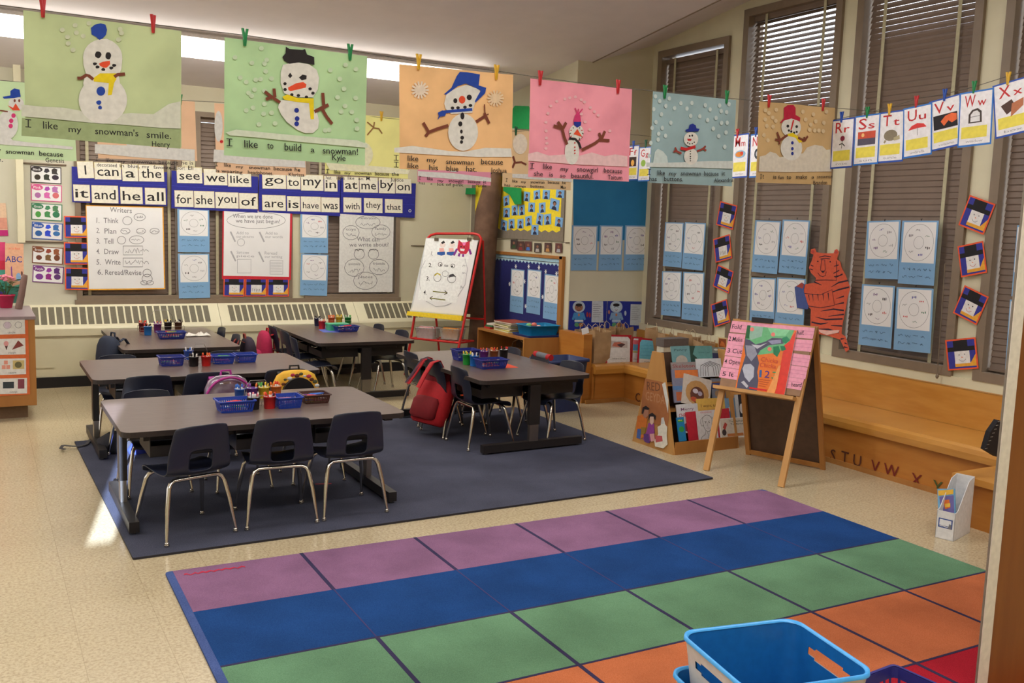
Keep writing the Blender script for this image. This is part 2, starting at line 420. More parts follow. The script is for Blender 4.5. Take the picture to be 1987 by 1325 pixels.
for i, (a, c, t) in enumerate(WR[:4]):
    M = Matrix(((0, 1, 0, XR), (-1, 0, 0, c), (0, 0, 1, 0), (0, 0, 0, 1)))
    window(i+1, M, c-a, RZ0, t, opn={1: (2.35, 47, .9), 2: (2.7, 62, .8)}.get(i), tapes=(.21, .80), rail=1.32 if i < 3 else None, gap=.02 if i == 0 else 0)
for i, (a, c, t) in enumerate(WR[4:]):
    M = Matrix(((0, 1, 0, XR), (-1, 0, 0, c), (0, 0, 1, 0), (0, 0, 0, 1)))
    window(i+8, M, c-a, RZ0, t, tapes=(.21, .80))
for i, (a, c) in enumerate(WA):
    window(i+5, Matrix.Translation((a, YB, 0)), c-a, AZ0, AZ1, fw=.05, tapes=((.12, .88), (.22, .80), (.16, .90))[i])
# continuous sill under the back windows, sill ledge under the right windows
struct(MB().box(WA[0][0]-.02, WA[2][1]+.02, YB-.04, YB, AZ0-.035, AZ0+.01, M_taupe).build('trim_5'))
struct(MB().box(XR-.02, XR, YF, YC, .645, RZ0+.002, M_cream).build('trim_6'))

# ---- fluorescent fixtures
M_tube = mat('lit_diffuser', (255, 250, 240), .4, emit=13, noise=0)
M_fix = mat('fixture_white', (205, 200, 196), .5)
def fixture(y, x0, x1, label, lit=True):
    t = thing('ceiling_light', label, 'ceiling light', M=Matrix.Translation((0, y, ceil_z(y))) @ Matrix.Rotation(TILT, 4, 'X'))
    n = max(1, round((x1-x0)/1.22)); 
    MB().box(x0, x1, -.20, .20, -.035, 0, M_fix).build('housing', t)
    MB().box(x0+.01, x1-.01, -.19, .20, -.10, -.036, M_tube if lit else M_fix).build('diffuser', t)
    MB().box(x0, x1, -.215, -.20, -.05, -.02, M_fix).box(x1, x1+.03, -.21, .21, -.105, 0, M_fix).build('end_cap', t)
    return t
fixture(8.62, -2.2, 4.43, 'long lit white fluorescent light running across the ceiling above the back row of paintings')

# ---- heating units along the back wall
M_rad = mat('radiator_enamel', (214, 208, 178), .38, noise=.03, scale=4, spec=.5)
M_slot = mat('grille_dark', (104, 98, 80), .6)
def radiator(x0, x1, label, panel=False):
    t = thing('radiator', label, 'radiator', loc=((x0+x1)/2, YB-.25, 0)); ox = (x0+x1)/2; w_ = x1-x0
    prof = [(0, .10), (0, .485), (-.012, .49), (-.012, .555), (0, .575), (.20, .765), (.245, .765), (.245, .10)]
    rings = [[(xx, a, z) for a, z in prof] for xx in (-w_/2+.002, w_/2-.002)]
    MB().loft(rings, M_rad, True, False).build('body', t)
    g = MB(); c = Vector((0, .02, .594)); e = Vector((0, .18, .746)); nrm = Vector((0, -.689, .725))
    k = int((w_-.16)/.068); u0 = -k*.068/2
    for i in range(k):
        a = u0+i*.068+.008; bb = u0+(i+1)*.068-.008
        g.add([tuple(Vector((a, 0, 0))+c+nrm*.0015), tuple(Vector((bb, 0, 0))+c+nrm*.0015), tuple(Vector((bb, 0, 0))+e+nrm*.0015), tuple(Vector((a, 0, 0))+e+nrm*.0015)], [(0, 1, 2, 3)], M_slot)
    g.build('grille', t)
    if panel: MB().box(-w_/2+.09, -w_/2+.33, -.006, 0, .19, .46, M_rad).build('access_panel', t)
    return t
xs = [.28, PY(430, 640, YB-.25).x, PY(696, 640, YB-.25).x, XB-.02]
radiator(xs[0], xs[1], 'long cream heating unit with slotted top beside the orange cabinet', True)
radiator(xs[1], xs[2], 'cream heating unit with slotted top behind the two back tables')
radiator(xs[2], xs[3], 'cream heating unit with slotted top behind the red easel')

# ---- bench round the window side
b = MB()
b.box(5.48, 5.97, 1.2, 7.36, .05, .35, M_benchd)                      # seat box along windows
bench = thing('bench', 'built-in honey wood bench running under the windows and round the alcove', 'bench', loc=(5.6, 5.2, 0))
def bb_(name, boxes, parent=bench):
    o = parent.location; q = MB()
    for (x0, x1, y0, y1, z0, z1, m) in boxes: q.box(x0-o.x, x1-o.x, y0-o.y, y1-o.y, z0-o.z, z1-o.z, m)
    return q.build(name, parent)
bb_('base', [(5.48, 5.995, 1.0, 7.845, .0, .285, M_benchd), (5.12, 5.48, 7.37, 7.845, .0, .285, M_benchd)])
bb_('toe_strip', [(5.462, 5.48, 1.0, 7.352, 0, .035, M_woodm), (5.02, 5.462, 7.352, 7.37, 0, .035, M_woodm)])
bb_('backrest', [(5.955, 5.998, 1.0, 7.845, .376, .64, M_bench), (5.955, 5.998, 3.3, 7.845, .638, .645, M_wood)])
def seat():
    o = bench.location; q = MB()
    # bullnose seat: L shape swept as two lofts
    def prof(): return [(0, .285), (-.004, .30), (-.010, .33), (-.004, .36), (.012, .376), (.51, .376), (.51, .285)]
    q.loft([[(5.44+a-o.x, y-o.y, z) for a, z in prof()] for y in (1.0, 7.845)], M_bench, True, False)
    q.loft([[(x-o.x, 7.335+a-o.y, z+.0005) for a, z in prof()] for x in (5.44, 5.1)], M_bench, True, False)
    return q.build('seat', bench)
seat()
bb_('end_panel', [(5.0, 5.095, 7.40, 7.845, 0, .66, M_benchd), (5.095, 5.125, 7.37, 7.845, 0, .35, M_benchd)])
# magnetic-looking alphabet letters stuck low on the bench front
def bench_letter(ch, px, py, col, desc):
    p = PX(px, py, 5.478); s = .085
    M = Matrix(((0, 0, -1, p.x), (-1, 0, 0, p.y), (0, 1, 0, p.z), (0, 0, 0, 1)))
    q = MB(); v, f, w0 = glyphs(ch); k = s/.72
    ring = [(a*k-w0*k/2, bb*k-s/2, .004) for a, bb in v]; q.add(ring, f, col)
    o = q.build('wall_letter'); o.matrix_world = M
    return tag(o, desc, 'letter', 'letters along the bench front')
M_brk = C(84, 40, 26); M_brr = C(110, 30, 22); M_grn = C(70, 80, 36)
for ch, px, py, c in (('S', 1617, 882, M_brk), ('T', 1640, 886, M_brk), ('U', 1664, 893, M_brk), ('V', 1699, 904, M_brr), ('W', 1730, 912, M_brr), ('X', 1779, 930, M_brr), ('Y', 1820, 944, M_grn), ('C', 1238, 770, M_brk)):
    bench_letter(ch, px, py, c, 'dark letter %s stuck low on the wooden bench front' % ch)

# low step at the right end of the bench
stp = thing('step_box', 'low honey wood step box at the right end of the bench', 'step', loc=(5.1, 2.6, 0))
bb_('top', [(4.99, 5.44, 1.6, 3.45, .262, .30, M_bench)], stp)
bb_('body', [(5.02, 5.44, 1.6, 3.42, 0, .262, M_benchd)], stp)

# ============================================================ RUGS
def carpet(name, rgb, rgb2, sc=260):
    m = mat(name, rgb, .95, rgb2=rgb2, scale=sc, spec=.1, bump=.25); nt = m.node_tree; b = nt.nodes['Principled BSDF']
    src = b.inputs['Base Color'].links[0].from_socket; tc = [n for n in nt.nodes if n.type == 'TEX_COORD'][0]
    nz = nt.nodes.new('ShaderNodeTexNoise'); nz.inputs['Scale'].default_value = 3.2; nz.inputs['Detail'].default_value = 5; nt.links.new(tc.outputs['Object'], nz.inputs['Vector'])
    mr = nt.nodes.new('ShaderNodeMapRange'); mr.inputs['From Min'].default_value = .35; mr.inputs['From Max'].default_value = .65; mr.inputs['To Min'].default_value = .84; mr.inputs['To Max'].default_value = 1.08
    mx = nt.nodes.new('ShaderNodeMixRGB'); mx.blend_type = 'MULTIPLY'; mx.inputs[0].default_value = 1
    nt.links.new(nz.outputs['Fac'], mr.inputs['Value']); nt.links.new(src, mx.inputs[1]); nt.links.new(mr.outputs[0], mx.inputs[2]); nt.links.new(mx.outputs[0], b.inputs['Base Color'])
    return m
M_grug = carpet('charcoal_carpet', (58, 60, 76), (84, 86, 100))
M_rp = carpet('rug_purple', (128, 90, 122), (142, 104, 134)); M_rb = carpet('rug_blue', (22, 58, 112), (32, 72, 128))
M_rg = carpet('rug_green', (92, 130, 98), (108, 148, 114)); M_ro = carpet('rug_orange', (188, 104, 64), (204, 120, 80))
M_rr = carpet('rug_red', (164, 28, 44), (186, 40, 56)); M_rl = carpet('rug_line', (52, 48, 78), (66, 60, 90)); M_rbd = carpet('rug_border', (62, 80, 132), (80, 98, 150))
ang = math.radians(.75)
Mg = Matrix.Translation((.616, 4.702, 0)) @ Matrix.Rotation(ang, 4, 'Z')
o = MB().prism(rrect(3.70, 2.66, .01, 2, 1.85, 1.33), .001, .012, M_grug, m_side=C(40, 38, 46)).build('carpet'); o.matrix_world = Mg
tag(o, 'plain charcoal blue carpet lying under the dark tables', 'rug')
W6, RH = .6096, .5457
Mr = Matrix.Translation((.7556, 4.4528, 0)) @ Matrix.Rotation(-.013738, 4, 'Z')
b = MB(); b.prism(rrect(6*W6+.052, 5*RH+.0, .02, 3, 3*W6-.008, -2.5*RH+.002), .001, .010, M_rbd)
rows = [(0, .5157, M_rp), (.5157, 1.0614, M_rb), (1.0614, 1.607, M_rg), (1.607, 2.1527, M_ro), (2.1527, 2.6984, M_rr)]
for (t0, t1, mm) in rows:
    x1 = 6*W6+.016
    if t0 == 0: b.add([(0, -t1, .0105), (x1, -t1, .0105), (x1, -.05, .0105), (x1-.05, .0, .0105), (.0, 0, .0105)], [(0, 1, 2, 3, 4)], mm)
    else: b.add([(0, -t1, .0105), (x1, -t1, .0105), (x1, -t0, .0105), (0, -t0, .0105)], [(0, 1, 2, 3)], mm)
for k, (t0, t1, mm) in enumerate(rows):
    if k in (1,): lm, lw = C(58, 50, 100, .9), .003
    else: lm, lw = M_rl, .009
    for i in range(1, 6): b.box(i*W6-lw, i*W6+lw, -t1, -t0, .0104, .0115, lm)
    if k >= 1: b.box(0, 6*W6+.018, -t1-.006, -t1+.006, .0104, .0116, M_rl)
R = random.Random(2); z = .0118
pts = [(.04+i*.012, -.075+.006*R.random()+.008*math.sin(i*2.1)) for i in range(24)]
for i in range(len(pts)-1):
    a, c = pts[i], pts[i+1]; b.add([(a[0], a[1]-.009, z), (c[0], c[1]-.009, z), (c[0], c[1]+.010*R.random(), z), (a[0], a[1]+.010*R.random(), z)], [(0, 1, 2, 3)], C(190, 44, 70, .9))
o = b.build('rug'); o.matrix_world = Mr; tag(o, 'large rug of purple, blue, green, orange and red squares in the foreground', 'rug')

# ============================================================ TABLES
TH = .55
def make_table(boxes=True):
    t = thing('activity_table', 'x', 'table')
    L, D = 1.55, .96
    MB().prism(rrect(L, D, .06, 5), TH-.028, TH, M_edge).prism(rrect(L-.004, D-.004, .058, 5), TH-.001, TH+.0008, M_lam).build('tabletop', t)
    MB().box(-L/2+.12, L/2-.12, -D/2+.12, -D/2+.15, TH-.075, TH-.029, M_metal).box(-L/2+.12, L/2-.12, D/2-.15, D/2-.12, TH-.075, TH-.029, M_metal).box(-L/2+.05, -L/2+.10, -D/2+.1, D/2-.1, TH-.06, TH-.029, M_metal).box(L/2-.10, L/2-.05, -D/2+.1, D/2-.1, TH-.06, TH-.029, M_metal).build('apron', t)
    for s in (-1, 1):
        x = s*(L/2-.06)
        lg = MB().box(x-.02, x+.02, -.045, .045, .19, TH-.06, M_metal).box(x-.016, x+.016, -.038, .038, .06, .20, M_steel).build('leg', t)
        MB().box(x-.025, x+.025, -.43, .43, .012, .068, M_metal).cyl((x, -.40, 0), .012, .014, M_chrome, 8).cyl((x, .40, 0), .012, .014, M_chrome, 8).build('foot', lg)
    if boxes:
        for i in (-1, 0, 1):
            for s in (-1, 1):
                x = i*.44; y0, y1 = (-.40, -.05) if s < 0 else (.05, .40)
                q = MB(); q.box(x-.19, x+.19, y0, y1, .395, .40, M_metal); yb = y0 if s < 0 else y1
                q.box(x-.19, x-.186, y0, y1, .40, TH-.03, M_metal).box(x+.186, x+.19, y0, y1, .40, TH-.03, M_metal)
                q.box(x-.19, x+.19, yb-.003, yb+.003, .40, .455, M_metal)
                bx = q.build('book_box', t)
                MB().tube([(x-.075, yb+s*.002, .485), (x-.05, yb+s*.02, .475), (x+.05, yb+s*.02, .475), (x+.075, yb+s*.002, .485)], .005, M_chrome, 6).build('handle', bx)
    return t
tab = make_table()
TABS = [(1.385, 5.475, 0, 'dark laminate table nearest the camera, with the brown basket on it'),
        (1.42, 7.15, 0, 'dark laminate table second from the front, between the front table and the back left table'),
        (1.50, 8.97, PI/2, 'dark laminate table at the back left, with a white tissue on it'),
        (3.15, 8.99, PI/2, 'dark laminate table at the back by the wall, with a red folder on it'),
        (3.56, 6.63, PI/2+.02, 'dark laminate table at the right, in front of the red easel')]
bpy.context.view_layer.update()
for i, (x, y, a, lb) in enumerate(TABS):
    if i == 0: first_tab = (tab, Matrix.Translation((x, y, 0)) @ Matrix.Rotation(a, 4, 'Z')); tab['label'] = lb; tab['group'] = 'dark laminate classroom tables'
    else: place_copy(tab, (x, y, .012 if i in (1, 4) else 0), a, lb, 'dark laminate classroom tables')
tab.matrix_world = Matrix.Translation((TABS[0][0], TABS[0][1], .012))

# ============================================================ CHAIRS
def make_chair():
    t = thing('school_chair', 'x', 'chair')
    prof = [(.178, .292, .150), (.176, .315, .155), (.150, .333, .162), (.08, .336, .17), (0, .328, .172), (-.09, .324, .172), (-.145, .332, .172), (-.172, .358, .172),
            (-.183, .395, .170), (-.190, .43, .168), (-.198, .465, .165), (-.208, .52, .155), (-.217, .57, .146), (-.221, .595, .136), (-.222, .604, .120)]
    ss = [-1, -.93, -.72, -.34, -.1, .1, .34, .72, .93, 1]
    v, f = [], []
    for (y, z, hw) in prof:
        for s in ss:
            back = max(0, min(1, (z-.34)/.1))
            v.append((s*hw, y+back*.028*s*s, z+(1-back)*.016*abs(s)**3-(.02*abs(s)**6 if z > .6 else 0)))
    n = len(ss)
    for i in range(len(prof)-1):
        for j in range(n-1):
            if i in (7, 8, 9) and j in (3, 4, 5): continue
            f.append((i*n+j, i*n+j+1, (i+1)*n+j+1, (i+1)*n+j))
    me = MB().add(v, f, M_shell, True).build('seat_shell', t)
    sd = me.modifiers.new('thick', 'SOLIDIFY'); sd.thickness = .007; sd.offset = 0
    sb = me.modifiers.new('smooth', 'SUBSURF'); sb.levels = 1; sb.render_levels = 1
    MB().box(-.085, .085, -.2215, -.2185, .545, .585, M_shell).build('label_plate', t) if False else None
    for s in (-1, 1):
        for e in (-1, 1):
            y0 = -.125 if e < 0 else .115; yf = -.19 if e < 0 else .19
            pts = [(s*.085, y0, .312), (s*.118, y0, .311), (s*.138, y0+e*.006, .300), (s*.150, y0+e*.014, .278), (s*.168, y0+e*.035, .18), (s*.187, yf, .022)]
            l = MB().tube(pts, [.0115, .0115, .0118, .0122, .0115, .0082], M_chrome, 10).build('leg', t)
            MB().cyl((s*.187, yf, 0), .0135, .009, M_chrome, 10).ball((s*.187, yf, .014), .012, M_chrome, 8).build('foot_glide', l)
    for e in (-1, 1):
        y0 = -.125 if e < 0 else .115
        MB().tube([(-.085, y0, .312), (.085, y0, .312)], .0112, M_chrome, 8).build('crossbar', t)
    return t
ch0 = make_chair(); bpy.context.view_layer.update()
H_ = PI/2
CH_ = [(.92, 5.03, .26, .012, 1, 'navy plastic chair pulled out slantwise at the left end of the front table'),
       (1.41, 5.07, -.07, .012, 1, 'navy plastic chair, middle of three along the near side of the front table'),
       (1.81, 5.08, .03, .012, 1, 'navy plastic chair, rightmost of three along the near side of the front table'),
       (.90, 5.90, PI+.05, .012, .95, 'navy chair at the far left of the front table, only its top edge showing'),
       (1.38, 5.80, PI, .012, .88, 'navy chair tucked under the middle of the front table from the far side'),
       (1.85, 5.80, PI-.04, .012, .88, 'navy chair tucked under the right end of the front table from the far side'),
       (.95, 6.67, .05, .012, 1, 'navy chair at the left of the near side of the second table, seen from behind'),
       (1.345, 6.69, 0, .012, 1, 'navy chair on the near side of the second table, with the purple backpack on it'),
       (1.88, 6.69, 0, .012, 1, 'navy chair on the near side of the second table, with the yellow backpack on it'),
       (.93, 7.60, PI, 0, .95, 'navy chair on the far left side of the second table'),
       (1.75, 7.62, PI, 0, .95, 'navy chair on the far right side of the second table'),
       (1.17, 8.75, -H_, 0, 1, 'navy chair on the left side of the back left table, behind the navy backpack'),
       (1.84, 9.20, H_, 0, 1, 'empty navy chair at the far right of the back left table by the heating unit'),
       (1.84, 8.62, H_, 0, 1, 'navy chair on the right side of the back left table, with the striped backpack'),
       (2.74, 9.30, -H_, 0, 1, 'navy chair at the far left of the back table, holding the dark pink bag'),
       (2.74, 8.88, -H_, 0, 1, 'navy chair in the middle of the left side of the back table'),
       (2.68, 8.35, -H_-.1, 0, 1, 'navy chair at the near left corner of the back table'),
       (3.46, 8.60, H_+.06, 0, 1, 'navy chair at the near right of the back table, wall showing through its opening'),
       (3.44, 9.18, H_, 0, 1, 'navy chair at the far right of the back table, its rounded top showing'),
       (3.28, 7.10, -H_, .012, 1, 'navy chair at the far left of the right table, beside the red easel leg'),
       (3.27, 6.64, -H_+.05, .012, 1, 'navy chair on the left side of the right table, with the red backpack on it'),
       (3.29, 6.22, -H_, .012, 1, 'navy chair at the near left of the right table, side on with its seat showing'),
       (3.84, 7.06, H_, .012, 1, 'navy chair at the far right of the right table, its rounded grey-blue top showing'),
       (3.84, 6.60, H_, .012, 1, 'navy chair on the far side of the right table holding the red and grey strap'),
       (3.90, 6.18, H_+.12, .012, 1, 'navy chair at the near right corner of the right table, by the navy bin')]
for i, (x, y, a, z, s, lb) in enumerate(CH_):
    Mx = Matrix.Translation((x, y, z)) @ Matrix.Rotation(a, 4, 'Z') @ Matrix.Scale(s, 4)
    if i == 0: ch_first = Mx; ch0['label'] = lb; ch0['group'] = 'navy school chairs'
    else:
        c = copy_tree(ch0); c.matrix_world = Mx; c['label'] = lb; c['group'] = 'navy school chairs'
ch0.matrix_world = ch_first

# ============================================================ BACKPACKS
def sup(w_, d_, z, n=16, e=2.6, cx=0, cy=0):
    r = []
    for i in range(n):
        a = 2*PI*i/n; c, s = math.cos(a), math.sin(a)
        r.append((cx+w_/2*abs(c)**(2/e)*(1 if c >= 0 else -1), cy+d_/2*abs(s)**(2/e)*(1 if s >= 0 else -1), z))
    return r
def backpack(label, loc, rz, col, col2=None, strapc=None, w_=.30, d_=.15, h_=.38, tiltx=0, pocket=True, group=None, rim=None):
    """front (pocket side) faces -y; straps on +y side"""
    M = Matrix.Translation(loc) @ Matrix.Rotation(rz, 4, 'Z') @ Matrix.Rotation(tiltx, 4, 'X')
    t = thing('backpack', label, 'backpack', M=M, group=group)
    q = MB(); prof = [(0, .80, .75), (.02, .95, .92), (.10, 1, 1), (.22, 1, .95), (.30, .94, .82), (.35, .78, .6), (.375, .5, .35), (.38, .2, .15)]
    q.loft([sup(w_*a, d_*c, z*h_/.38) for z, a, c in prof], col, True, True).build('body', t)
    if rim: MB().tube([(w_*.5*math.cos(a), -d_*.42, h_*.58+h_*.40*math.sin(a)) if a >= 0 else (0, 0, 0) for a in [PI*i/14 for i in range(15)]], .009, rim, 6).build('piping', t)
    if pocket:
        MB().loft([sup(w_*.78*a, d_*.5*c, z, cy=-d_*.42) for z, a, c in ((.03, .8, .7), (.05, 1, 1), (h_*.42, 1, .95), (h_*.5, .85, .5), (h_*.52, .4, .2))], col2 or col, True, True).build('front_pocket', t)
    for s in (-1, 1):
        x = s*w_*.24; P_ = []
        for (y, z) in ((d_*.36, h_*.90), (d_*.60, h_*.95), (d_*.85, h_*.80), (d_*.85, h_*.5), (d_*.6, h_*.2), (d_*.42, h_*.1)): P_.append((x*(1+.15*(1-z/h_)), y, z))
        rings = []
        for p in P_: rings.append([(p[0]-.022, p[1]-.005, p[2]), (p[0]+.022, p[1]-.005, p[2]), (p[0]+.022, p[1]+.005, p[2]), (p[0]-.022, p[1]+.005, p[2])])
        MB().loft(rings, strapc or col, True, False).build('strap', t)
    MB().tube([(-.035, d_*.2, h_*.97), (-.03, d_*.22, h_*1.06), (.03, d_*.22, h_*1.06), (.035, d_*.2, h_*.97)], .008, strapc or col, 6).build('top_handle', t)
    return t
M_redf = C(178, 24, 34, .75); M_dred = C(120, 16, 26, .8); M_nvf = C(36, 44, 64, .8); M_gryf = C(104, 108, 116, .7); M_pinkf = C(176, 34, 78, .8)
backpack('red backpack hanging open on a chair at the left of the right table', (3.02, 6.60, .11), -H_+.30, M_redf, M_dred, M_nvf, .36, .17, .40, tiltx=-.36)
bp0 = [o for o in COL.objects if o.get('label', '').startswith('red backpack hanging')][0]; Mb = bp0.matrix_world.inverted()
for dy, m_ in ((-.075, M_redf), (.085, M_redf), (.105, M_nvf)):
    pts = [Vector((2.90, 6.60+dy*1.2, .42)), Vector((2.97, 6.61+dy, .52)), Vector((3.03, 6.62+dy, .60)), Vector((3.085, 6.62+dy, .615)), Vector((3.12, 6.62+dy, .55))]
    rings = []
    for p in pts: rings.append([tuple(Mb @ (p+Vector((a, b_, 0)))) for a, b_ in ((-.006, -.028), (.006, -.028), (.006, .028), (-.006, .028))])
    MB().loft(rings, m_, True, True).build('strap', bp0)
MB().loft([sup(.30*a, .10*c, z, cy=-.02) for z, a, c in ((.33, .9, .9), (.40, .95, 1), (.44, .8, .8))], M_dred, True, True).build('open_top', bp0)
backpack('navy and grey backpack hanging at the left end of the back left table', (.965, 8.62, .20), -H_+.35, M_nvf, M_gryf, M_nvf, .30, .17, .42)
backpack('dark striped backpack with blue strap on the right side of the back left table', (2.14, 8.62, .16), H_, C(52, 40, 56, .8), C(46, 70, 150, .8), C(140, 60, 50, .8), .28, .15, .42)
backpack('dark pink patterned bag hanging at the far left of the back table', (2.47, 9.30, .17), -H_, M_pinkf, C(190, 44, 92, .8), M_redf, .30, .14, .38)
M_yel = mat('yellow_print_cloth', (222, 160, 40), .7, rgb2=(238, 190, 60), scale=14)
M_pgl = mat('shiny_purple_vinyl', (96, 74, 100), .15, rgb2=(150, 130, 150), scale=9, spec=.8, coat=.6)
backpack('shiny clear purple backpack with pink piping on a chair at the second table', (1.44, 6.36, .20), .04, M_pgl, M_pgl, C(176, 54, 150, .7), .32, .15, .41, rim=C(190, 60, 150, .5))
yb = backpack('yellow printed backpack with a black front opening on a chair at the second table', (1.90, 6.34, .205), .0, M_yel, C(24, 20, 24, .7), M_black, .34, .16, .42, pocket=False)
q = MB()
for r0, m_, yy in ((.112, C(24, 20, 24, .7), -.088),):
    q.loft([[(r0*1.05*math.cos(2*PI*i/24), yy+k, .25+r0*1.15*math.sin(2*PI*i/24)) for i in range(24)] for k in (0, .03)], m_, True, False)
q.build('front_opening', yb)
q = MB(); R = random.Random(5)
for i in range(16):
    a = PI*.05+PI*.9*i/15; rr = .152+.006*math.sin(i*3); s = .008+.006*R.random()
    q.ball((rr*.98*math.cos(a), -.080, .235+rr*1.08*math.sin(a)), s, [C(110, 60, 40), C(200, 60, 90), C(230, 230, 230), C(90, 90, 60)][i % 4], 8, 1.4, .3, 1)
q.build('printed_pattern', yb)
bg_ = thing('schoolbag', 'black and blue schoolbag lying under the left end of the second table, strap trailing out', 'bag', loc=(.88, 6.98, .01), rz=.3)
MB().loft([sup(.40*a, .26*c, z) for z, a, c in ((0, .85, .85), (.03, 1, 1), (.09, .95, .9), (.13, .6, .55))], C(30, 30, 38, .8), True, True).build('body', bg_)
MB().loft([sup(.16*a, .12*c, z, cx=.03, cy=-.14) for z, a, c in ((0, .85, .85), (.03, 1, 1), (.07, .6, .55))], C(44, 56, 150, .8), True, True).build('side_pocket', bg_)
def strip(pts, wd, m):
    q = MB(); V = [Vector(p) for p in pts]
    for i in range(len(V)-1):
        t = (V[i+1]-V[i]).normalized(); s = t.cross(Vector((0, 0, 1))).normalized()*wd/2
        if s.length < 1e-5: s = Vector((wd/2, 0, 0))
        up = Vector((0, 0, .003))
        q.loft([[tuple(p-s), tuple(p+s), tuple(p+s+up), tuple(p-s+up)] for p in (V[i], V[i+1])], m, True, False)
    return q
Mi = (Matrix.Translation((.88, 6.98, .01)) @ Matrix.Rotation(.3, 4, 'Z')).inverted()
pp = [PZ(*a, .02) for a in ((178, 850), (168, 862), (155, 866), (140, 866), (122, 864), (118, 870), (126, 872))]
strip([Mi @ p for p in pp], .022, C(70, 68, 70, .8)).build('strap', bg_)
# red and grey strap over a chair
sr = thing('lunch_bag', 'small bag with red and grey padded strap over a chair at the right table', 'bag', loc=(4.075, 6.60, .33))
MB().loft([sup(.07*a, .20*c, z) for z, a, c in ((0, .8, .85), (.03, 1, 1), (.16, .95, .9), (.2, .6, .55))], M_dred, True, True).build('body', sr)
for yy, m_ in ((-.10, M_redf), (-.05, M_gryf), (0, M_gryf), (.05, M_gryf), (.10, M_redf)):
    MB().tube([(-.015, yy-.025, .275), (-.015, yy+.025, .275)], .026, m_, 10).build('strap_pad', sr)

# ============================================================ BASKETS, CUPS, CRAYONS
M_bb = C(30, 62, 164, .35); M_bn = C(40, 52, 140, .35); M_br = C(72, 40, 34, .4)
def make_basket(name, label, loc, rz, m, w_=.21, d_=.15, h_=.075, group=None, bars=15):
    t = thing(name, label, 'basket', loc=loc, rz=rz, group=group)
    q = MB(); tw, td = w_*.86, d_*.82
    def ring(k, i=0): return rrect((tw+(w_-tw)*k)-2*i, (td+(d_-td)*k)-2*i, .012, 2)
    q.prism(ring(0), 0, .004, m)
    def band(k0, k1):
        a = [(x, y, h_*k0+.001) for x, y in ring(k0)]; c = [(x, y, h_*k1) for x, y in ring(k1)]
        a2 = [(x, y, h_*k0+.001) for x, y in ring(k0, .003)]; c2 = [(x, y, h_*k1) for x, y in ring(k1, .003)]
        q.loft([a2, a, c, c2, a2], m, False, False)
    band(0, .30); band(.78, 1)
    q.loft([[(x, y, h_-.004) for x, y in rrect(w_-.004, d_-.004, .012, 2)], [(x, y, h_-.004) for x, y in rrect(w_+.014, d_+.014, .014, 2)], [(x, y, h_+.002) for x, y in rrect(w_+.014, d_+.014, .014, 2)], [(x, y, h_+.002) for x, y in rrect(w_-.004, d_-.004, .012, 2)]], m, False, False)
    def bars_(n, L0, L1, axis, off0, off1):
        for i in range(n):
            u = -.5+(i+.5)/n
            for s in (-1, 1):
                a, c = u*L0, u*L1; wd = .0035
                p0 = (a, s*off0) if axis == 0 else (s*off0, a); p1 = (c, s*off1) if axis == 0 else (s*off1, c)
                ex = (wd, .0013) if axis == 0 else (.0013, wd)
                q.loft([[(p[0]-ex[0], p[1]-ex[1], z), (p[0]+ex[0], p[1]-ex[1], z), (p[0]+ex[0], p[1]+ex[1], z), (p[0]-ex[0], p[1]+ex[1], z)] for p, z in ((p0, h_*.28), (p1, h_*.80))], m, False, False)
    def at(k, full, top): return top+(full-top)*k
    bars_(bars, at(.28, w_, tw)-.01, at(.8, w_, tw)-.01, 0, at(.28, d_, td)/2-.0015, at(.8, d_, td)/2-.0015)
    bars_(int(bars*.7), at(.28, d_, td)-.01, at(.8, d_, td)-.01, 1, at(.28, w_, tw)/2-.0015, at(.8, w_, tw)/2-.0015)
    q.build('basket_body', t)
    return t
CRC = [((222, 60, 50), 'red'), ((238, 122, 50), 'orange'), ((236, 200, 60), 'yellow'), ((90, 170, 80), 'green'), ((60, 110, 200), 'blue'), ((130, 70, 150), 'purple'), ((240, 236, 230), 'white'), ((220, 130, 140), 'pink')]
CRAY = {}
def crayon(cn, M, label, group, big=False):
    rgb = dict((b_, a_) for a_, b_ in CRC+[((60, 40, 34), 'brown'), ((30, 28, 30), 'black')])[cn]; key = (cn, big)
    if key not in CRAY:
        r, L = (.0065, .125) if big else (.0042, .085); q = MB(); m1 = C(*rgb, .5)
        cap = m1 if not big else m1
        q.lathe([(r*.98, 0), (r, .002), (r, L*.82), (r*.95, L*.86)], m1 if not big else C(232, 230, 222, .5), 8)
        q.lathe([(r*.95, L*.80), (r*1.08, L*.81), (r*1.08, L*.96), (r*.5, L)] if big else [(r*.9, L*.86), (r*.35, L)], cap, 8)
        o = q.build('marker' if big else 'crayon'); CRAY[key] = o
    else: o = CRAY[key].copy(); COL.objects.link(o)
    o.matrix_world = M; tag(o, label, 'marker' if big else 'crayon', group); return o
def fill_basket(loc, rz, w_, d_, n, where, seed, cols=None, long_=False):
    R = random.Random(seed)
    for i in range(int(n*1.6)):
        c = R.choice(cols or [c[1] for c in CRC]); x = (R.random()-.5)*w_*.40; y = (R.random()-.5)*d_*.55; z = .014+.0085*(i % 6)+.002*R.random()
        a = rz+(R.random()-.5)*1.1
        M = Matrix.Translation(loc) @ Matrix.Rotation(rz, 4, 'Z') @ Matrix.Translation((x, y, z)) @ Matrix.Rotation(a, 4, 'Z') @ Matrix.Rotation(H_, 4, 'Y') @ Matrix.Translation((0, 0, -.0425))
        crayon(c, M, '%s crayon lying in the %s' % (c, where), 'crayons in the '+where)
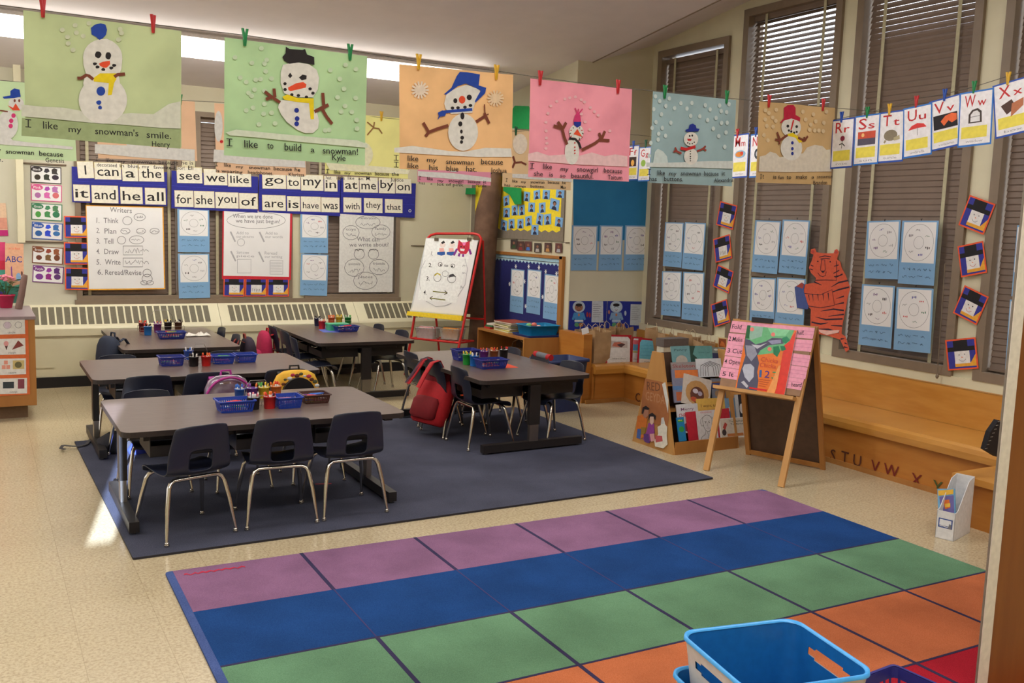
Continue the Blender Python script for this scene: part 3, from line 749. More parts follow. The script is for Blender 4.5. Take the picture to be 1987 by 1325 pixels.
def cup(label, loc, rgb, r=.036, h_=.082, cols=None, n=5, where='', seed=0, group=None, big=True):
    m_ = C(*rgb, .4); q = MB()
    q.lathe([(r*.86, 0), (r, h_), (r*1.04, h_), (r*1.04, h_-.006), (r*.96, h_-.006), (r*.95, h_-.001), (r*.82, .004), (.001, .004)], m_, 16, caps=False)
    q.cyl((0, 0, 0), r*.86, .003, m_, 16)
    o = q.build('pencil_cup'); o.matrix_world = Matrix.Translation(loc); tag(o, label, 'cup', group)
    R = random.Random(seed)
    for i in range(n):
        a = 2*PI*i/n+R.random(); k = r*.45; c = R.choice(cols) if cols else R.choice(CRC)[1]
        M = Matrix.Translation(Vector(loc)+Vector((k*math.cos(a), k*math.sin(a), .006))) @ Matrix.Rotation(a, 4, 'Z') @ Matrix.Rotation(.10+.08*R.random(), 4, 'Y') @ Matrix.Scale(.80, 4)
        crayon(c, M, '%s marker standing in the %s' % (c, where), 'markers in the '+where, big)
    return o
def TP(px, py): p = PZ(px, py, TH+.0012); return p
def mat_paper(label, pts, rgb, name='paper_mat', z=TH+.001):
    P_ = [PZ(*a, z) for a in pts]; c = sum(P_, Vector())/len(P_)
    o = MB().prism([(p.x-c.x, p.y-c.y) for p in P_], 0, .001, C(*rgb, .8)).build(name); o.matrix_world = Matrix.Translation((c.x, c.y, z)); return tag(o, label, 'paper')
D12 = .012
def basket_at(px0, px1, pyb, label, where, m=M_bb, dz=0, dep=.15, h_=.075, n=9, seed=0, rz=0, cols=None, z=TH+.0025, name='plastic_basket'):
    A = PZ(px0, pyb, z); B_ = PZ(px1, pyb, z); w_ = (B_-A).length*1.08; c = (A+B_)/2; loc = (c.x, c.y+dep*.45, z)
    make_basket(name, label, loc, rz, m, w_, dep, h_, 'plastic baskets on the tables')
    fill_basket(loc, rz, w_, dep, n, where, seed, cols)
# --- front table
mat_paper('blue paper under the crayon baskets on the front table', [(408, 783), (432, 807), (470, 803), (585, 793), (640, 776), (590, 763), (440, 769)], (70, 110, 205))
zz = TH+.0025
basket_at(428, 494, 804, 'bright blue basket at the left of the front table with a green strip inside', 'left blue basket on the front table', n=12, seed=1, z=zz)
basket_at(541, 587, 796, 'bright blue basket right of the red cup on the front table', 'blue basket beside the red cup on the front table', n=10, seed=2, z=zz)
basket_at(592, 641, 787, 'brown basket full of markers at the right of the front table', 'brown basket on the front table', M_br, n=16, seed=3, z=TH+.0008, h_=.065)
cup('black cup of white markers on the front table', PZ(492, 797, zz), (34, 32, 34), cols=['white', 'pink', 'white'], n=7, where='black cup on the front table', seed=1)
cup('red cup of orange and red markers on the front table', PZ(523, 795, zz), (196, 40, 42), cols=['orange', 'red', 'brown'], n=7, where='red cup on the front table', seed=2)
for k, (px, py, rgb, nm, cols) in enumerate(((470, 782, (40, 90, 180), 'blue', ['blue', 'purple']), (485, 779, (110, 60, 150), 'purple', ['purple', 'blue']), (500, 777, (96, 60, 40), 'brown', ['brown', 'orange']), (515, 776, (220, 190, 50), 'yellow', ['yellow', 'green']), (530, 775, (70, 150, 80), 'green', ['green', 'yellow']))):
    pass
for k, (px, py, rgb, nm, cols) in enumerate(((466, 779, (40, 90, 180), 'blue', ['blue', 'purple']), (489, 777, (110, 60, 150), 'purple', ['purple', 'orange']), (512, 775, (220, 190, 50), 'yellow', ['yellow', 'green']), (535, 773, (225, 120, 50), 'orange', ['orange', 'red']))):
    cup('%s cup of markers in the back row on the front table' % nm, PZ(px, py, zz), rgb, .034, .08, cols, 5, 'back %s cup on the front table' % nm, 20+k)
def caddy(label, c, w_, d_, hz=.05, hh=.17, rz=0):
    t = thing('wire_caddy', label, 'caddy', loc=c, rz=rz)
    q = MB()
    for z in (.018, hz): q.tube([(x, y, z) for x, y in rrect(w_, d_, .01, 2)]+[(w_/2, 0, z)], .0018, M_steel, 5)
    for x in (-w_/2, 0, w_/2):
        for y in (-d_/2, d_/2): q.tube([(x, y, 0), (x, y, hz)], .0018, M_steel, 5)
    q.build('wire_frame', t)
    MB().tube([(-w_*.28, 0, hz), (-w_*.26, 0, hh*.7), (-w_*.15, 0, hh), (w_*.15, 0, hh), (w_*.26, 0, hh*.7), (w_*.28, 0, hz)], .002, M_steel, 5).build('handle', t)
    return t
c_ = PZ(500, 786, zz); caddy('thin wire caddy around the cups on the front table', (c_.x, c_.y, zz), .29, .185, .04, .15)
# --- second table
mat_paper('green paper under the baskets on the second table', [(330, 712), (375, 715), (455, 711), (462, 703), (340, 704)], (40, 140, 84))
basket_at(313, 357, 713, 'dark blue basket at the left of the second table', 'left basket on the second table', M_bn, n=10, seed=5, z=zz)
basket_at(414, 455, 709, 'blue basket in the middle of the second table beside the red cup', 'middle basket on the second table', n=10, seed=6, z=zz, h_=.07)
basket_at(462, 498, 706, 'blue basket at the right of the second table', 'right basket on the second table', n=10, seed=7, z=zz, h_=.07)
cup('black cup of markers on the second table', PZ(376, 713, zz), (34, 32, 34), cols=['white', 'brown', 'black'], n=7, where='black cup on the second table', seed=8)
cup('red cup of markers on the second table', PZ(400, 712, zz), (206, 40, 36), cols=['orange', 'red'], n=7, where='red cup on the second table', seed=9)
cup('blue cup behind the black cup on the second table', PZ(366, 700, zz), (44, 80, 170), cols=['blue', 'white'], n=3, where='blue cup on the second table', seed=10)
c_ = PZ(388, 706, zz); caddy('thin wire caddy around the cups on the second table', (c_.x, c_.y, zz), .20, .19, .04, .15)
# --- back left table
basket_at(310, 360, 658, 'blue basket with crayons on the back left table', 'basket on the back left table', M_bn, n=12, seed=11, z=zz, h_=.06)
cup('bright blue cup on the back left table', PZ(287, 650, zz), (30, 110, 190), cols=['orange', 'red', 'brown'], n=5, where='blue cup on the back left table', seed=12)
cup('dark red cup left of the blue cup on the back left table', PZ(277, 643, zz), (120, 30, 40), cols=['red', 'orange'], n=5, where='left dark red cup on the back left table', seed=13)
cup('purple cup on the back left table', PZ(306, 645, zz), (110, 44, 120), cols=['orange', 'purple'], n=5, where='purple cup on the back left table', seed=14)
cup('brown cup on the back left table', PZ(346, 641, zz), (90, 56, 40), cols=['black', 'white', 'brown'], n=5, where='brown cup on the back left table', seed=15)
cup('black cup on the back left table', PZ(326, 641, zz), (40, 34, 34), cols=['black', 'yellow'], n=5, where='black cup on the back left table', seed=16)
c_ = PZ(313, 642, zz); caddy('wire caddy with a tall hoop handle on the back left table', (c_.x, c_.y, zz), .40, .17, .05, .20)
q = MB(); p = PZ(382, 652, TH+.001); R = random.Random(4)
g = [[(-.10+.035*i+.01*R.random(), -.05+.03*j+.01*R.random(), .004+.035*R.random()*(1 if 0 < i < 6 and 0 < j < 4 else .2)) for i in range(7)] for j in range(5)]
q.add([a for r in g for a in r], [(j*7+i, j*7+i+1, (j+1)*7+i+1, (j+1)*7+i) for j in range(4) for i in range(6)], C(226, 222, 214, .9), False)
o = q.build('tissue'); o.matrix_world = Matrix.Translation((p.x, p.y, TH+.002)); tag(o, 'crumpled white tissue on the back left table', 'tissue')
# --- back table
rf = thing('folder', 'red folders stacked flat on the far left corner of the back table', 'folder', loc=PZ(560, 627, TH+.001), rz=-.05)
q = MB()
q.box(-.20, .14, -.12, .12, 0, .006, C(200, 34, 44, .5)); q.build('lower_cover', rf)
MB().box(-.16, .22, -.11, .10, .0065, .012, C(214, 40, 46, .5), M=Matrix.Rotation(.1, 4, 'Z')).build('upper_cover', rf)
MB().box(-.12, .02, -.09, -.02, .0125, .0132, C(236, 180, 170)).build('sticker', rf)
mat_paper('blue violet paper under the cups on the back table', [(618, 640), (628, 645), (660, 645), (668, 637), (640, 633)], (96, 110, 190))
cup('red cup with scissors on the back table', PZ(625, 638, zz), (200, 40, 44), cols=['white', 'orange'], n=5, where='red cup on the back table', seed=31)
cup('navy cup at the left of the back table cups', PZ(616, 632, zz), (34, 34, 66), cols=['black', 'white'], n=4, where='navy cup on the back table', seed=32)
cup('orange cup on the back table', PZ(643, 630, zz), (226, 100, 40), cols=['orange'], n=6, where='orange cup on the back table', seed=33)
cup('yellow cup on the back table', PZ(658, 629, zz), (230, 200, 40), cols=['yellow'], n=5, where='yellow cup on the back table', seed=34)
cup('green cup on the back table', PZ(675, 630, zz), (30, 140, 60), cols=['green', 'white'], n=5, where='green cup on the back table', seed=35)
p = PZ(657, 641, zz); tb = thing('storage_box', 'sea green box behind the blue basket on the back table', 'box', loc=(p.x, p.y+.05, zz))
MB().prism(rrect(.20, .13, .012, 2), 0, .06, C(70, 176, 130, .4)).build('body', tb); MB().prism(rrect(.215, .145, .014, 2), .06, .068, C(84, 190, 144, .4)).build('lid', tb)
basket_at(655, 697, 644, 'blue basket at the near edge of the back table', 'basket on the back table', M_bn, n=12, seed=36, z=zz, h_=.055)
c_ = PZ(648, 630, zz); caddy('wire caddy with a bent hoop handle on the back table', (c_.x, c_.y+.02, zz), .34, .18, .05, .20)
# --- right table
mat_paper('orange paper under the basket on the right table', [(928, 712), (946, 717), (1006, 713), (985, 706), (940, 704)], (232, 84, 56), z=TH+.012+.001)
zr = TH+.0145
basket_at(888, 932, 700, 'dark blue empty basket at the back of the right table', 'back basket on the right table', M_bn, n=4, seed=41, z=zr, h_=.085)
basket_at(934, 987, 716, 'dark blue basket with crayons at the front of the right table', 'front basket on the right table', M_bn, n=12, seed=42, z=zr, h_=.07)
cup('green cup of yellow markers on the right table', PZ(906, 707, zr), (34, 160, 60), cols=['yellow', 'green'], n=6, where='green cup on the right table', seed=43)
cup('bright blue cup on the right table', PZ(920, 710, zr), (28, 110, 200), cols=['white', 'black'], n=4, where='blue cup on the right table', seed=44)
cup('purple cup on the right table', PZ(939, 700, zr), (110, 50, 150), cols=['orange', 'red', 'purple'], n=6, where='purple cup on the right table', seed=45)
cup('brown cup of orange markers on the right table', PZ(958, 699, zr), (150, 90, 50), cols=['orange', 'red'], n=6, where='brown cup on the right table', seed=46)
cup('black cup on the right table', PZ(977, 697, zr), (36, 32, 36), cols=['black', 'red', 'white'], n=5, where='black cup on the right table', seed=47)

# ============================================================ STRINGS, CLOTHESPINS, PAINTINGS
K = 3.968
def cc(ox, oy, k=K): return lambda x, y: (ox+x/k, oy+y/k)
def sag(P0, P1, pts, name, label):
    q = MB(); q.tube([P0]+pts+[P1], .0018, M_string, 5, smooth=True)
    return tag(q.build(name), label, 'string')
YS, YS2 = 4.1, 6.8
pz = lambda px, py, y=YS: PY(px, py, y)
def P3(a, y): p = PY(*a, y); return (p.x, p.y+.004, p.z)
sag((XL, YS+.004, 2.62), (XR, YS+.004, 2.50), [P3(a, YS) for a in ((-60, 2), (83, 20), (297, 47), (475, 68), (678, 97), (812, 119), (962, 137), (1048, 150), (1198, 170), (1290, 178), (1408, 190), (1490, 197), (1597, 207), (1720, 218))], 'hanging_string', 'thin string across the room in front, carrying the six nearest snowman paintings')
sag((XL, YS2+.004, 2.62), (XR, YS2+.004, 2.47), [P3(a, YS2) for a in ((-40, 152), (140, 168), (300, 192), (500, 202), (720, 226), (800, 234), (1000, 255), (1240, 262))], 'hanging_string', 'thin string further back, carrying the row of pale snowman paintings')
def pin_mesh():
    q = MB()
    for s in (-1, 1):
        q.loft([[(s*.0015-.003, -.004, -.036), (s*.0015+.003, -.004, -.036), (s*.0015+.003, .004, -.036), (s*.0015-.003, .004, -.036)],
                [(s*.0035-.0042, -.005, 0), (s*.0035+.0042, -.005, 0), (s*.0035+.0042, .005, 0), (s*.0035-.0042, .005, 0)],
                [(s*.010-.0045, -.005, .034), (s*.010+.0045, -.005, .034), (s*.010+.0045, .005, .034), (s*.010-.0045, .005, .034)]], None, True, False)
    return q
PINC = {'red': (196, 48, 54), 'green': (30, 136, 76), 'yellow': (226, 180, 52), 'blue': (44, 84, 176), 'dark green': (24, 88, 56)}
PINM = {}
def clothespin(p, col, label, ang=0, s=1.0, group='coloured clothespins'):
    if col not in PINM:
        q = pin_mesh(); q.mats = [C(*PINC[col], .4)]
        o = q.build('clothespin'); 
        PINM[col] = o
    else: o = PINM[col].copy(); COL.objects.link(o)
    o.matrix_world = Matrix.Translation(p) @ Matrix.Rotation(ang, 4, 'Z') @ Matrix.Scale(s, 4); return tag(o, label, 'clothespin', group)
W_ = C(226, 226, 220, .8); BK = C(40, 36, 38, .8); OR = C(232, 84, 50, .8); BR = C(124, 66, 48, .8); BL = C(36, 72, 170, .8); YE = C(236, 212, 30, .8); DB = C(34, 52, 150, .8)
PK = C(214, 60, 120, .8); RD = C(204, 44, 48, .8)
def paint(y, tl, tr, bl, rgb, hi=.10):
    s = Sheet((0, y, 0), (0, -1, 0), tl, tr, bl)
    base = mat('coloured_paper_%d_%d_%d' % rgb, rgb, .85, rgb2=tuple(min(255, int(v*(1+hi))+4) for v in rgb), scale=3.5, bump=.0)
    # slightly rumpled sheet
    R = random.Random(sum(rgb)); nx, ny = 8, 6
    q = s.mb('paper'); vv = []
    for j in range(ny+1):
        for i in range(nx+1): vv.append((s.w*i/nx, -s.h*j/ny, -.0025*math.sin(i*1.3+R.random())*math.sin(j*1.1+.5)-.003))
    q.add(vv, [(j*(nx+1)+i, (j+1)*(nx+1)+i, (j+1)*(nx+1)+i+1, j*(nx+1)+i+1) for j in range(ny) for i in range(nx)], base, True)
    sol = None
    return s
def snow_ground(s, pts, m=W_): s.poly(pts, m, 'painting')
# ---- painting 1 (green, blue cap, yellow scarf)
s = paint(YS, (45, 19), (352, 60), (41, 263), (182, 198, 152))
c = cc(0, 0); WD = C(206, 214, 186, .85)
for x, y in ((480, 230), (578, 195), (588, 252), (520, 285), (640, 278), (525, 335), (562, 385), (685, 180), (925, 225), (935, 255), (912, 305)): s.ell(*c(x, y), 5, 4.6, WD, 'painting', 10)
snow_ground(s, [c(165, 805), c(330, 822), c(480, 828), c(610, 850), c(700, 890), c(900, 880), c(1010, 870), c(1180, 880), c(1300, 800), c(1390, 780), c(1390, 990), c(1240, 985), c(950, 960), c(700, 945), c(400, 915), c(165, 895)], C(214, 218, 204, .85))
s.ell(*c(792, 770), 47, 46, W_, 'painting', 28); s.poly([c(*a) for a in ((700, 900), (640, 640), (660, 560), (642, 500), (640, 430), (700, 360), (770, 310), (820, 298), (870, 320), (920, 380), (942, 450), (935, 530), (915, 580), (930, 700), (880, 880))], W_, 'painting')
s.ell(*c(790, 440), 38, 35, W_, 'painting', 28)
s.poly([c(*a) for a in ((700, 215), (730, 190), (775, 180), (812, 190), (824, 230), (815, 270), (790, 295), (765, 308), (740, 285), (705, 265))], BL, 'painting')
s.ell(*c(755, 422), 6.2, 6.8, BK, 'painting', 12, .12); s.ell(*c(833, 430), 5.6, 7.2, BK, 'painting', 12, .12)
s.poly([c(*a) for a in ((762, 490), (790, 476), (845, 468), (848, 495), (820, 522), (795, 522), (768, 505))], OR, 'painting')
for x, y in ((730, 492), (750, 516), (795, 535), (856, 524), (878, 504)): s.ell(*c(x, y), 4, 3, BK, 'painting', 9, .2)
s.poly([c(*a) for a in ((720, 600), (770, 565), (895, 565), (895, 610), (878, 640), (860, 730), (830, 735), (838, 640), (722, 628))], YE, 'painting')
s.line([c(*a) for a in ((595, 602), (625, 603), (665, 578), (685, 585), (718, 612))], 6.5, BR, 'painting'); s.line([c(880, 592), c(905, 575), c(962, 570)], 6.5, BR, 'painting')
s.ell(*c(776, 702), 8.5, 9, BL, 'painting', 14); s.ell(*c(760, 790), 5, 4.4, BL, 'painting', 9, .2); s.ell(*c(770, 828), 4, 3.8, BL, 'painting', 9, .2)
s.poly([c(168, 908), c(1392, 1000), c(1388, 1145), c(165, 1045)], C(160, 178, 132, .85), 'painting')
for t, x0, y0, x1, y1, h in (('I', 195, 980, 240, 984, 16), ('like', 332, 990, 445, 998, 15), ('my', 528, 1016, 628, 1020, 12), ("snowman's", 732, 1032, 1065, 1050, 13), ('smile.', 1128, 1060, 1318, 1070, 13), ('Henry', 1170, 1128, 1308, 1134, 11)):
    s.text(t, *c(x0, y0), *c(x1, y1), h, M_ink)
s.build('snowman_painting', 'green snowman painting leftmost on the front string, with blue cap and yellow scarf', 'painting', 'snowman paintings on the front string')
# ---- painting 2 (green, black hat)
s = paint(YS, (436, 72), (713, 109), (433, 301), (170, 206, 158))
c = cc(400, 0)
for x, y in ((425, 372), (222, 442), (352, 484), (465, 462), (450, 490), (262, 598), (308, 632), (382, 614), (418, 610), (458, 550), (503, 605), (325, 715), (350, 738), (372, 690), (450, 700), (448, 800), (360, 830), (308, 850), (442, 876), (503, 868), (405, 958), (530, 950), (955, 540), (1072, 500), (1152, 533), (1028, 608), (1060, 684), (1150, 755), (1068, 816), (1120, 862), (1038, 860), (1158, 924), (915, 1004), (945, 1000), (1160, 990), (1010, 750)):
    s.ell(*c(x, y), 4.8, 4.6, C(200, 222, 190, .85), 'painting', 9)
snow_ground(s, [c(150, 1020), c(230, 998), c(500, 1025), c(900, 1062), c(1160, 1080), c(1240, 1110), c(1240, 1138), c(800, 1100), c(400, 1060), c(180, 1042)], C(214, 226, 206, .85))
s.poly([c(*a) for a in ((560, 790), (575, 770), (800, 790), (850, 860), (868, 930), (860, 990), (820, 1025), (760, 1025), (700, 1000), (620, 940), (575, 880), (553, 830))], W_, 'painting')
s.poly([c(*a) for a in ((590, 500), (680, 478), (790, 495), (850, 540), (868, 600), (858, 690), (820, 750), (700, 750), (600, 720), (572, 640), (572, 560))], W_, 'painting')
s.poly([c(*a) for a in ((612, 360), (640, 378), (740, 385), (760, 378), (775, 420), (830, 440), (832, 500), (800, 495), (720, 480), (640, 492), (600, 470), (585, 440), (610, 410))], BK, 'painting')
s.poly([c(*a) for a in ((645, 560), (662, 585), (645, 602), (628, 585))], BK, 'painting'); s.poly([c(*a) for a in ((712, 598), (740, 575), (772, 582), (770, 610), (735, 620))], BK, 'painting')
s.poly([c(*a) for a in ((628, 675), (690, 642), (745, 632), (770, 650), (765, 675), (650, 702), (632, 695))], OR, 'painting')
for x, y in ((605, 645), (606, 690), (658, 730), (708, 736), (770, 748), (820, 718), (798, 685)): s.ell(*c(x, y), 3.4, 3.0, BK, 'painting', 9)
s.poly([c(*a) for a in ((585, 745), (625, 728), (700, 755), (826, 758), (828, 918), (802, 918), (790, 795), (690, 785), (600, 768))], YE, 'painting')
for pl in (((450, 705), (500, 745), (568, 790)), ((520, 682), (528, 750)), ((458, 765), (510, 745))): s.line([c(*a) for a in pl], 6, BR, 'painting')
for pl in (((832, 860), (890, 830), (940, 808)), ((895, 715), (905, 840)), ((885, 830), (925, 900), (968, 955))): s.line([c(*a) for a in pl], 6.5, BR, 'painting')
for x, y in ((694, 850), (698, 914), (694, 954)): s.ell(*c(x, y), 4.6, 4.8, DB, 'painting', 11)
for t, x0, y0, x1, y1, h in (('I', 155, 1125, 200, 1128, 15), ('like', 292, 1135, 396, 1140, 15), ('to', 468, 1143, 516, 1146, 13), ('build', 602, 1158, 730, 1165, 15), ('a', 802, 1172, 832, 1174, 11), ('snowman!', 895, 1182, 1166, 1192, 13), ('Kyle', 966, 1232, 1070, 1240, 12)):
    s.text(t, *c(x0, y0), *c(x1, y1), h, M_ink)
s.build('snowman_painting', 'green snowman painting second on the front string, snowman with ragged black hat and twig arms', 'painting', 'snowman paintings on the front string')
# ---- painting 3 (tan, blue hat)
s = paint(YS, (775, 124), (996, 145), (762, 327), (228, 184, 132))
c = cc(800, 60)
def burst(cx, cy, r, m):
    for k in range(7):
        a = PI*k/7; s.line([(cx-r*math.cos(a), cy-r*math.sin(a)), (cx+r*math.cos(a), cy+r*math.sin(a))], 3.4, m, 'painting')
    s.ell(cx, cy, r*.6, r*.6, m, 'painting', 10)
burst(*c(60, 455), 17, C(238, 222, 202, .85)); burst(*c(640, 520), 16, C(234, 208, 172, .85))
snow_ground(s, [c(-140, 900), c(0, 885), c(150, 905), c(280, 925), c(400, 930), c(560, 900), c(760, 905), c(765, 970), c(500, 970), c(200, 955), c(-140, 935)])
s.ell(*c(390, 780), 29, 36, W_, 'painting', 24); s.poly([c(*a) for a in ((245, 560), (262, 480), (340, 440), (420, 415), (500, 445), (530, 470), (480, 560), (460, 630), (300, 640), (255, 600))], W_, 'painting')
s.poly([c(*a) for a in ((242, 488), (300, 438), (340, 350), (365, 315), (420, 318), (520, 335), (510, 420), (568, 438), (560, 480), (486, 552), (480, 540), (525, 460), (470, 430), (410, 405), (350, 425), (262, 490))], BL, 'painting')
s.ell(*c(330, 538), 4, 5, BK, 'painting', 10); s.ell(*c(437, 512), 5, 5.5, BK, 'painting', 12); s.ell(*c(382, 530), 6.4, 7.6, OR, 'painting', 14)
for x, y in ((308, 594), (350, 592), (404, 587), (446, 574)): s.ell(*c(x, y), 3.6, 3, BK, 'painting', 9)
s.line([c(*a) for a in ((235, 625), (300, 618), (460, 605))], 5, BL, 'painting'); s.poly([c(*a) for a in ((195, 630), (230, 612), (262, 625), (250, 655), (215, 660), (192, 685), (203, 655))], BL, 'painting')
for (x, y, rx, ry) in ((384, 655, 4, 7), (368, 716, 4, 5), (376, 775, 2.6, 4), (382, 822, 3.6, 4), (377, 855, 3, 3.6)): s.ell(*c(x, y), rx, ry, BK, 'painting', 10)
for pl in (((275, 728), (190, 755), (125, 780), (100, 812)), ((82, 706), (125, 780)), ((490, 700), (560, 655)), ((552, 632), (590, 714)), ((553, 565), (558, 650), (585, 640))): s.line([c(*a) for a in pl], 5.4 if pl[0][0] != 553 else 2.4, BR, 'painting')
c2 = cc(800, 60)
for t, x0, y0, x1, y1, h in (('I', -145, 998, -108, 1000, 11), ('like', -38, 1000, 45, 1004, 11), ('my', 110, 1008, 185, 1012, 9), ('snowman', 258, 1024, 472, 1032, 10), ('because', 528, 1026, 696, 1030, 11), ('I', -145, 1050, -108, 1052, 11), ('like', -38, 1055, 45, 1060, 11), ('his', 128, 1072, 195, 1074, 11), ('blue', 260, 1078, 352, 1082, 11), ('hat.', 412, 1082, 492, 1086, 11), ('Joshua', 600, 1090, 724, 1094, 10)):
    s.text(t, *c2(x0, y0), *c2(x1, y1), h, M_ink)
s.build('snowman_painting', 'tan snowman painting third on the front string, snowman with big blue hat and black buttons', 'painting', 'snowman paintings on the front string')
# ---- painting 4 (pink)
s = paint(YS, (1030, 152), (1227, 173), (1023, 343), (232, 150, 168)); c = cc(800, 60); PW = C(240, 188, 196, .85)
for x, y in ((1066, 578), (1112, 542), (1175, 524), (1212, 515), (1255, 508), (1044, 635), (1028, 703), (1030, 770), (1032, 825), (1028, 905), (1300, 530), (1325, 548), (1402, 622), (1370, 590), (1330, 700), (1365, 760), (1430, 650), (1520, 770), (1035, 865), (1300, 640)): s.ell(*c(x, y), 3.2, 3, PW, 'painting', 8)
snow_ground(s, [c(890, 945), c(960, 930), c(1050, 960), c(1180, 950), c(1290, 960), c(1380, 935), c(1480, 965), c(1560, 950), c(1655, 965), c(1655, 1045), c(1300, 1030), c(890, 1000)], C(236, 200, 204, .85))
s.ell(*c(1228, 930), 14, 25, W_, 'painting', 20); s.ell(*c(1262, 780), 14, 15, W_, 'painting', 18)
for i in range(12):
    a = 2*PI*i/12; p = c(1262+48*math.cos(a), 790+50*math.sin(a)); s.line([(p[0]-1.5*math.cos(a), p[1]-2*math.sin(a)-1), (p[0]+1.5*math.cos(a), p[1]+2*math.sin(a)+1)], 1.4, [BK, RD][i % 2], 'painting')
s.poly([c(*a) for a in ((1240, 690), (1250, 650), (1270, 625), (1292, 650), (1298, 715), (1240, 712))], PK, 'painting'); s.poly([c(*a) for a in ((1240, 700), (1298, 700), (1296, 728), (1268, 745), (1244, 728))], DB, 'painting')
for pl in (((1270, 640), (1250, 592)), ((1272, 640), (1278, 600)), ((1278, 640), (1308, 600))): s.line([c(*a) for a in pl], 2, PK, 'painting')
s.poly([c(*a) for a in ((1268, 755), (1305, 815), (1238, 795))], OR, 'painting')
s.line([c(*a) for a in ((1205, 828), (1250, 832), (1280, 862), (1295, 905))], 4, BK, 'painting')
for pl in (((1190, 875), (1165, 810), (1150, 745)), ((1150, 750), (1085, 730)), ((1150, 745), (1118, 700)), ((1158, 750), (1182, 705)), ((1300, 918), (1400, 868), (1450, 830)), ((1440, 840), (1515, 845)), ((1450, 835), (1435, 785)), ((1455, 832), (1480, 772))): s.line([c(*a) for a in pl], 5, BR, 'painting')
for y in (862, 895, 920, 942): s.ell(*c(1248, y), 1.5, 1.6, RD, 'painting', 7)
for t, x0, y0, x1, y1, h in (('I', 902, 1060, 935, 1062, 11), ('like', 1005, 1062, 1072, 1066, 11), ('my', 1138, 1076, 1198, 1080, 8.5), ('snowgirl', 1265, 1082, 1425, 1090, 10), ('because', 1470, 1090, 1612, 1098, 10), ('she', 932, 1116, 1002, 1120, 10), ('is', 1052, 1122, 1080, 1122, 9), ('so', 1134, 1126, 1175, 1128, 7), ('beautiful.', 1220, 1132, 1390, 1138, 10), ('Taitum', 1500, 1142, 1612, 1146, 9)):
    s.text(t, *c(x0, y0), *c(x1, y1), h, M_ink)
s.build('snowman_painting', 'pink snowgirl painting fourth on the front string, with a pink and purple pointed hat', 'painting', 'snowman paintings on the front string')
# ---- painting 5 (blue-grey)
s = paint(YS, (1268, 177), (1429, 194), (1254, 354), (146, 174, 180)); c = cc(1200, 0); LB = C(204, 222, 222, .85)
for x, y in ((285, 742), (318, 778), (392, 758), (365, 815), (272, 840), (432, 832), (480, 795), (565, 793), (527, 836), (668, 810), (705, 842), (778, 812), (850, 802), (790, 855), (832, 864), (555, 892), (625, 895), (330, 880), (288, 940), (402, 945), (336, 985), (258, 985), (308, 1030), (304, 1075), (248, 1100), (750, 908), (792, 946), (835, 945), (728, 990), (826, 1020), (770, 1048), (816, 1130), (235, 1200), (684, 925), (360, 1045)): s.ell(*c(x, y), 3.4, 4.4, LB, 'painting', 9)
s.poly([c(*a) for a in ((262, 1262), (278, 1170), (300, 1145), (340, 1165), (372, 1205), (380, 1262))], LB, 'painting')
snow_ground(s, [c(212, 1250), c(300, 1255), c(500, 1248), c(700, 1240), c(880, 1240), c(880, 1300), c(600, 1290), c(212, 1285)], C(212, 222, 220, .85))
s.ell(*c(556, 1205), 13.5, 16, W_, 'painting', 20); s.ell(*c(556, 1072), 14, 14, W_, 'painting', 20)
s.poly([c(*a) for a in ((512, 1000), (538, 990), (545, 960), (570, 952), (592, 965), (598, 988), (622, 992), (612, 1012), (520, 1015))], DB, 'painting')
s.ell(*c(545, 1047), 1.6, 2, BK, 'painting', 8); s.ell(*c(565, 1044), 1.6, 2.2, BK, 'painting', 8); s.poly([c(526, 1068), c(560, 1070), c(555, 1085), c(532, 1085)], RD, 'painting')
for x, y in ((530, 1100), (545, 1108), (565, 1106), (580, 1095)): s.ell(*c(x, y), 1.4, 1.4, BK, 'painting', 7)
s.line([c(*a) for a in ((475, 1140), (520, 1150), (590, 1128))], 4.5, RD, 'painting')
for pl in (((482, 1182), (440, 1162)), ((440, 1162), (420, 1168)), ((445, 1160), (432, 1135)), ((600, 1165), (650, 1145)), ((650, 1145), (672, 1160)), ((645, 1146), (668, 1125))): s.line([c(*a) for a in pl], 3, C(150, 64, 54), 'painting')
for y in (1165, 1185, 1205, 1222, 1238): s.ell(*c(550, y), 1.2, 1.4, BK, 'painting', 7)
c = cc(1150, 320)
for t, x0, y0, x1, y1, h in (('I', 415, 76, 442, 78, 12), ('like', 494, 78, 552, 80, 10), ('my', 585, 80, 640, 82, 8), ('snowman', 675, 80, 828, 82, 8.5), ('because', 852, 82, 965, 84, 9), ('it', 990, 80, 1015, 80, 8), ('has', 430, 122, 488, 124, 8.5), ('buttons.', 545, 124, 690, 126, 9), ('Alexandria', 930, 134, 1078, 130, 8)):
    s.text(t, *c(x0, y0), *c(x1, y1), h, M_ink)
s.build('snowman_painting', 'blue-grey snowman painting fifth on the front string, small snowman with red scarf', 'painting', 'snowman paintings on the front string')
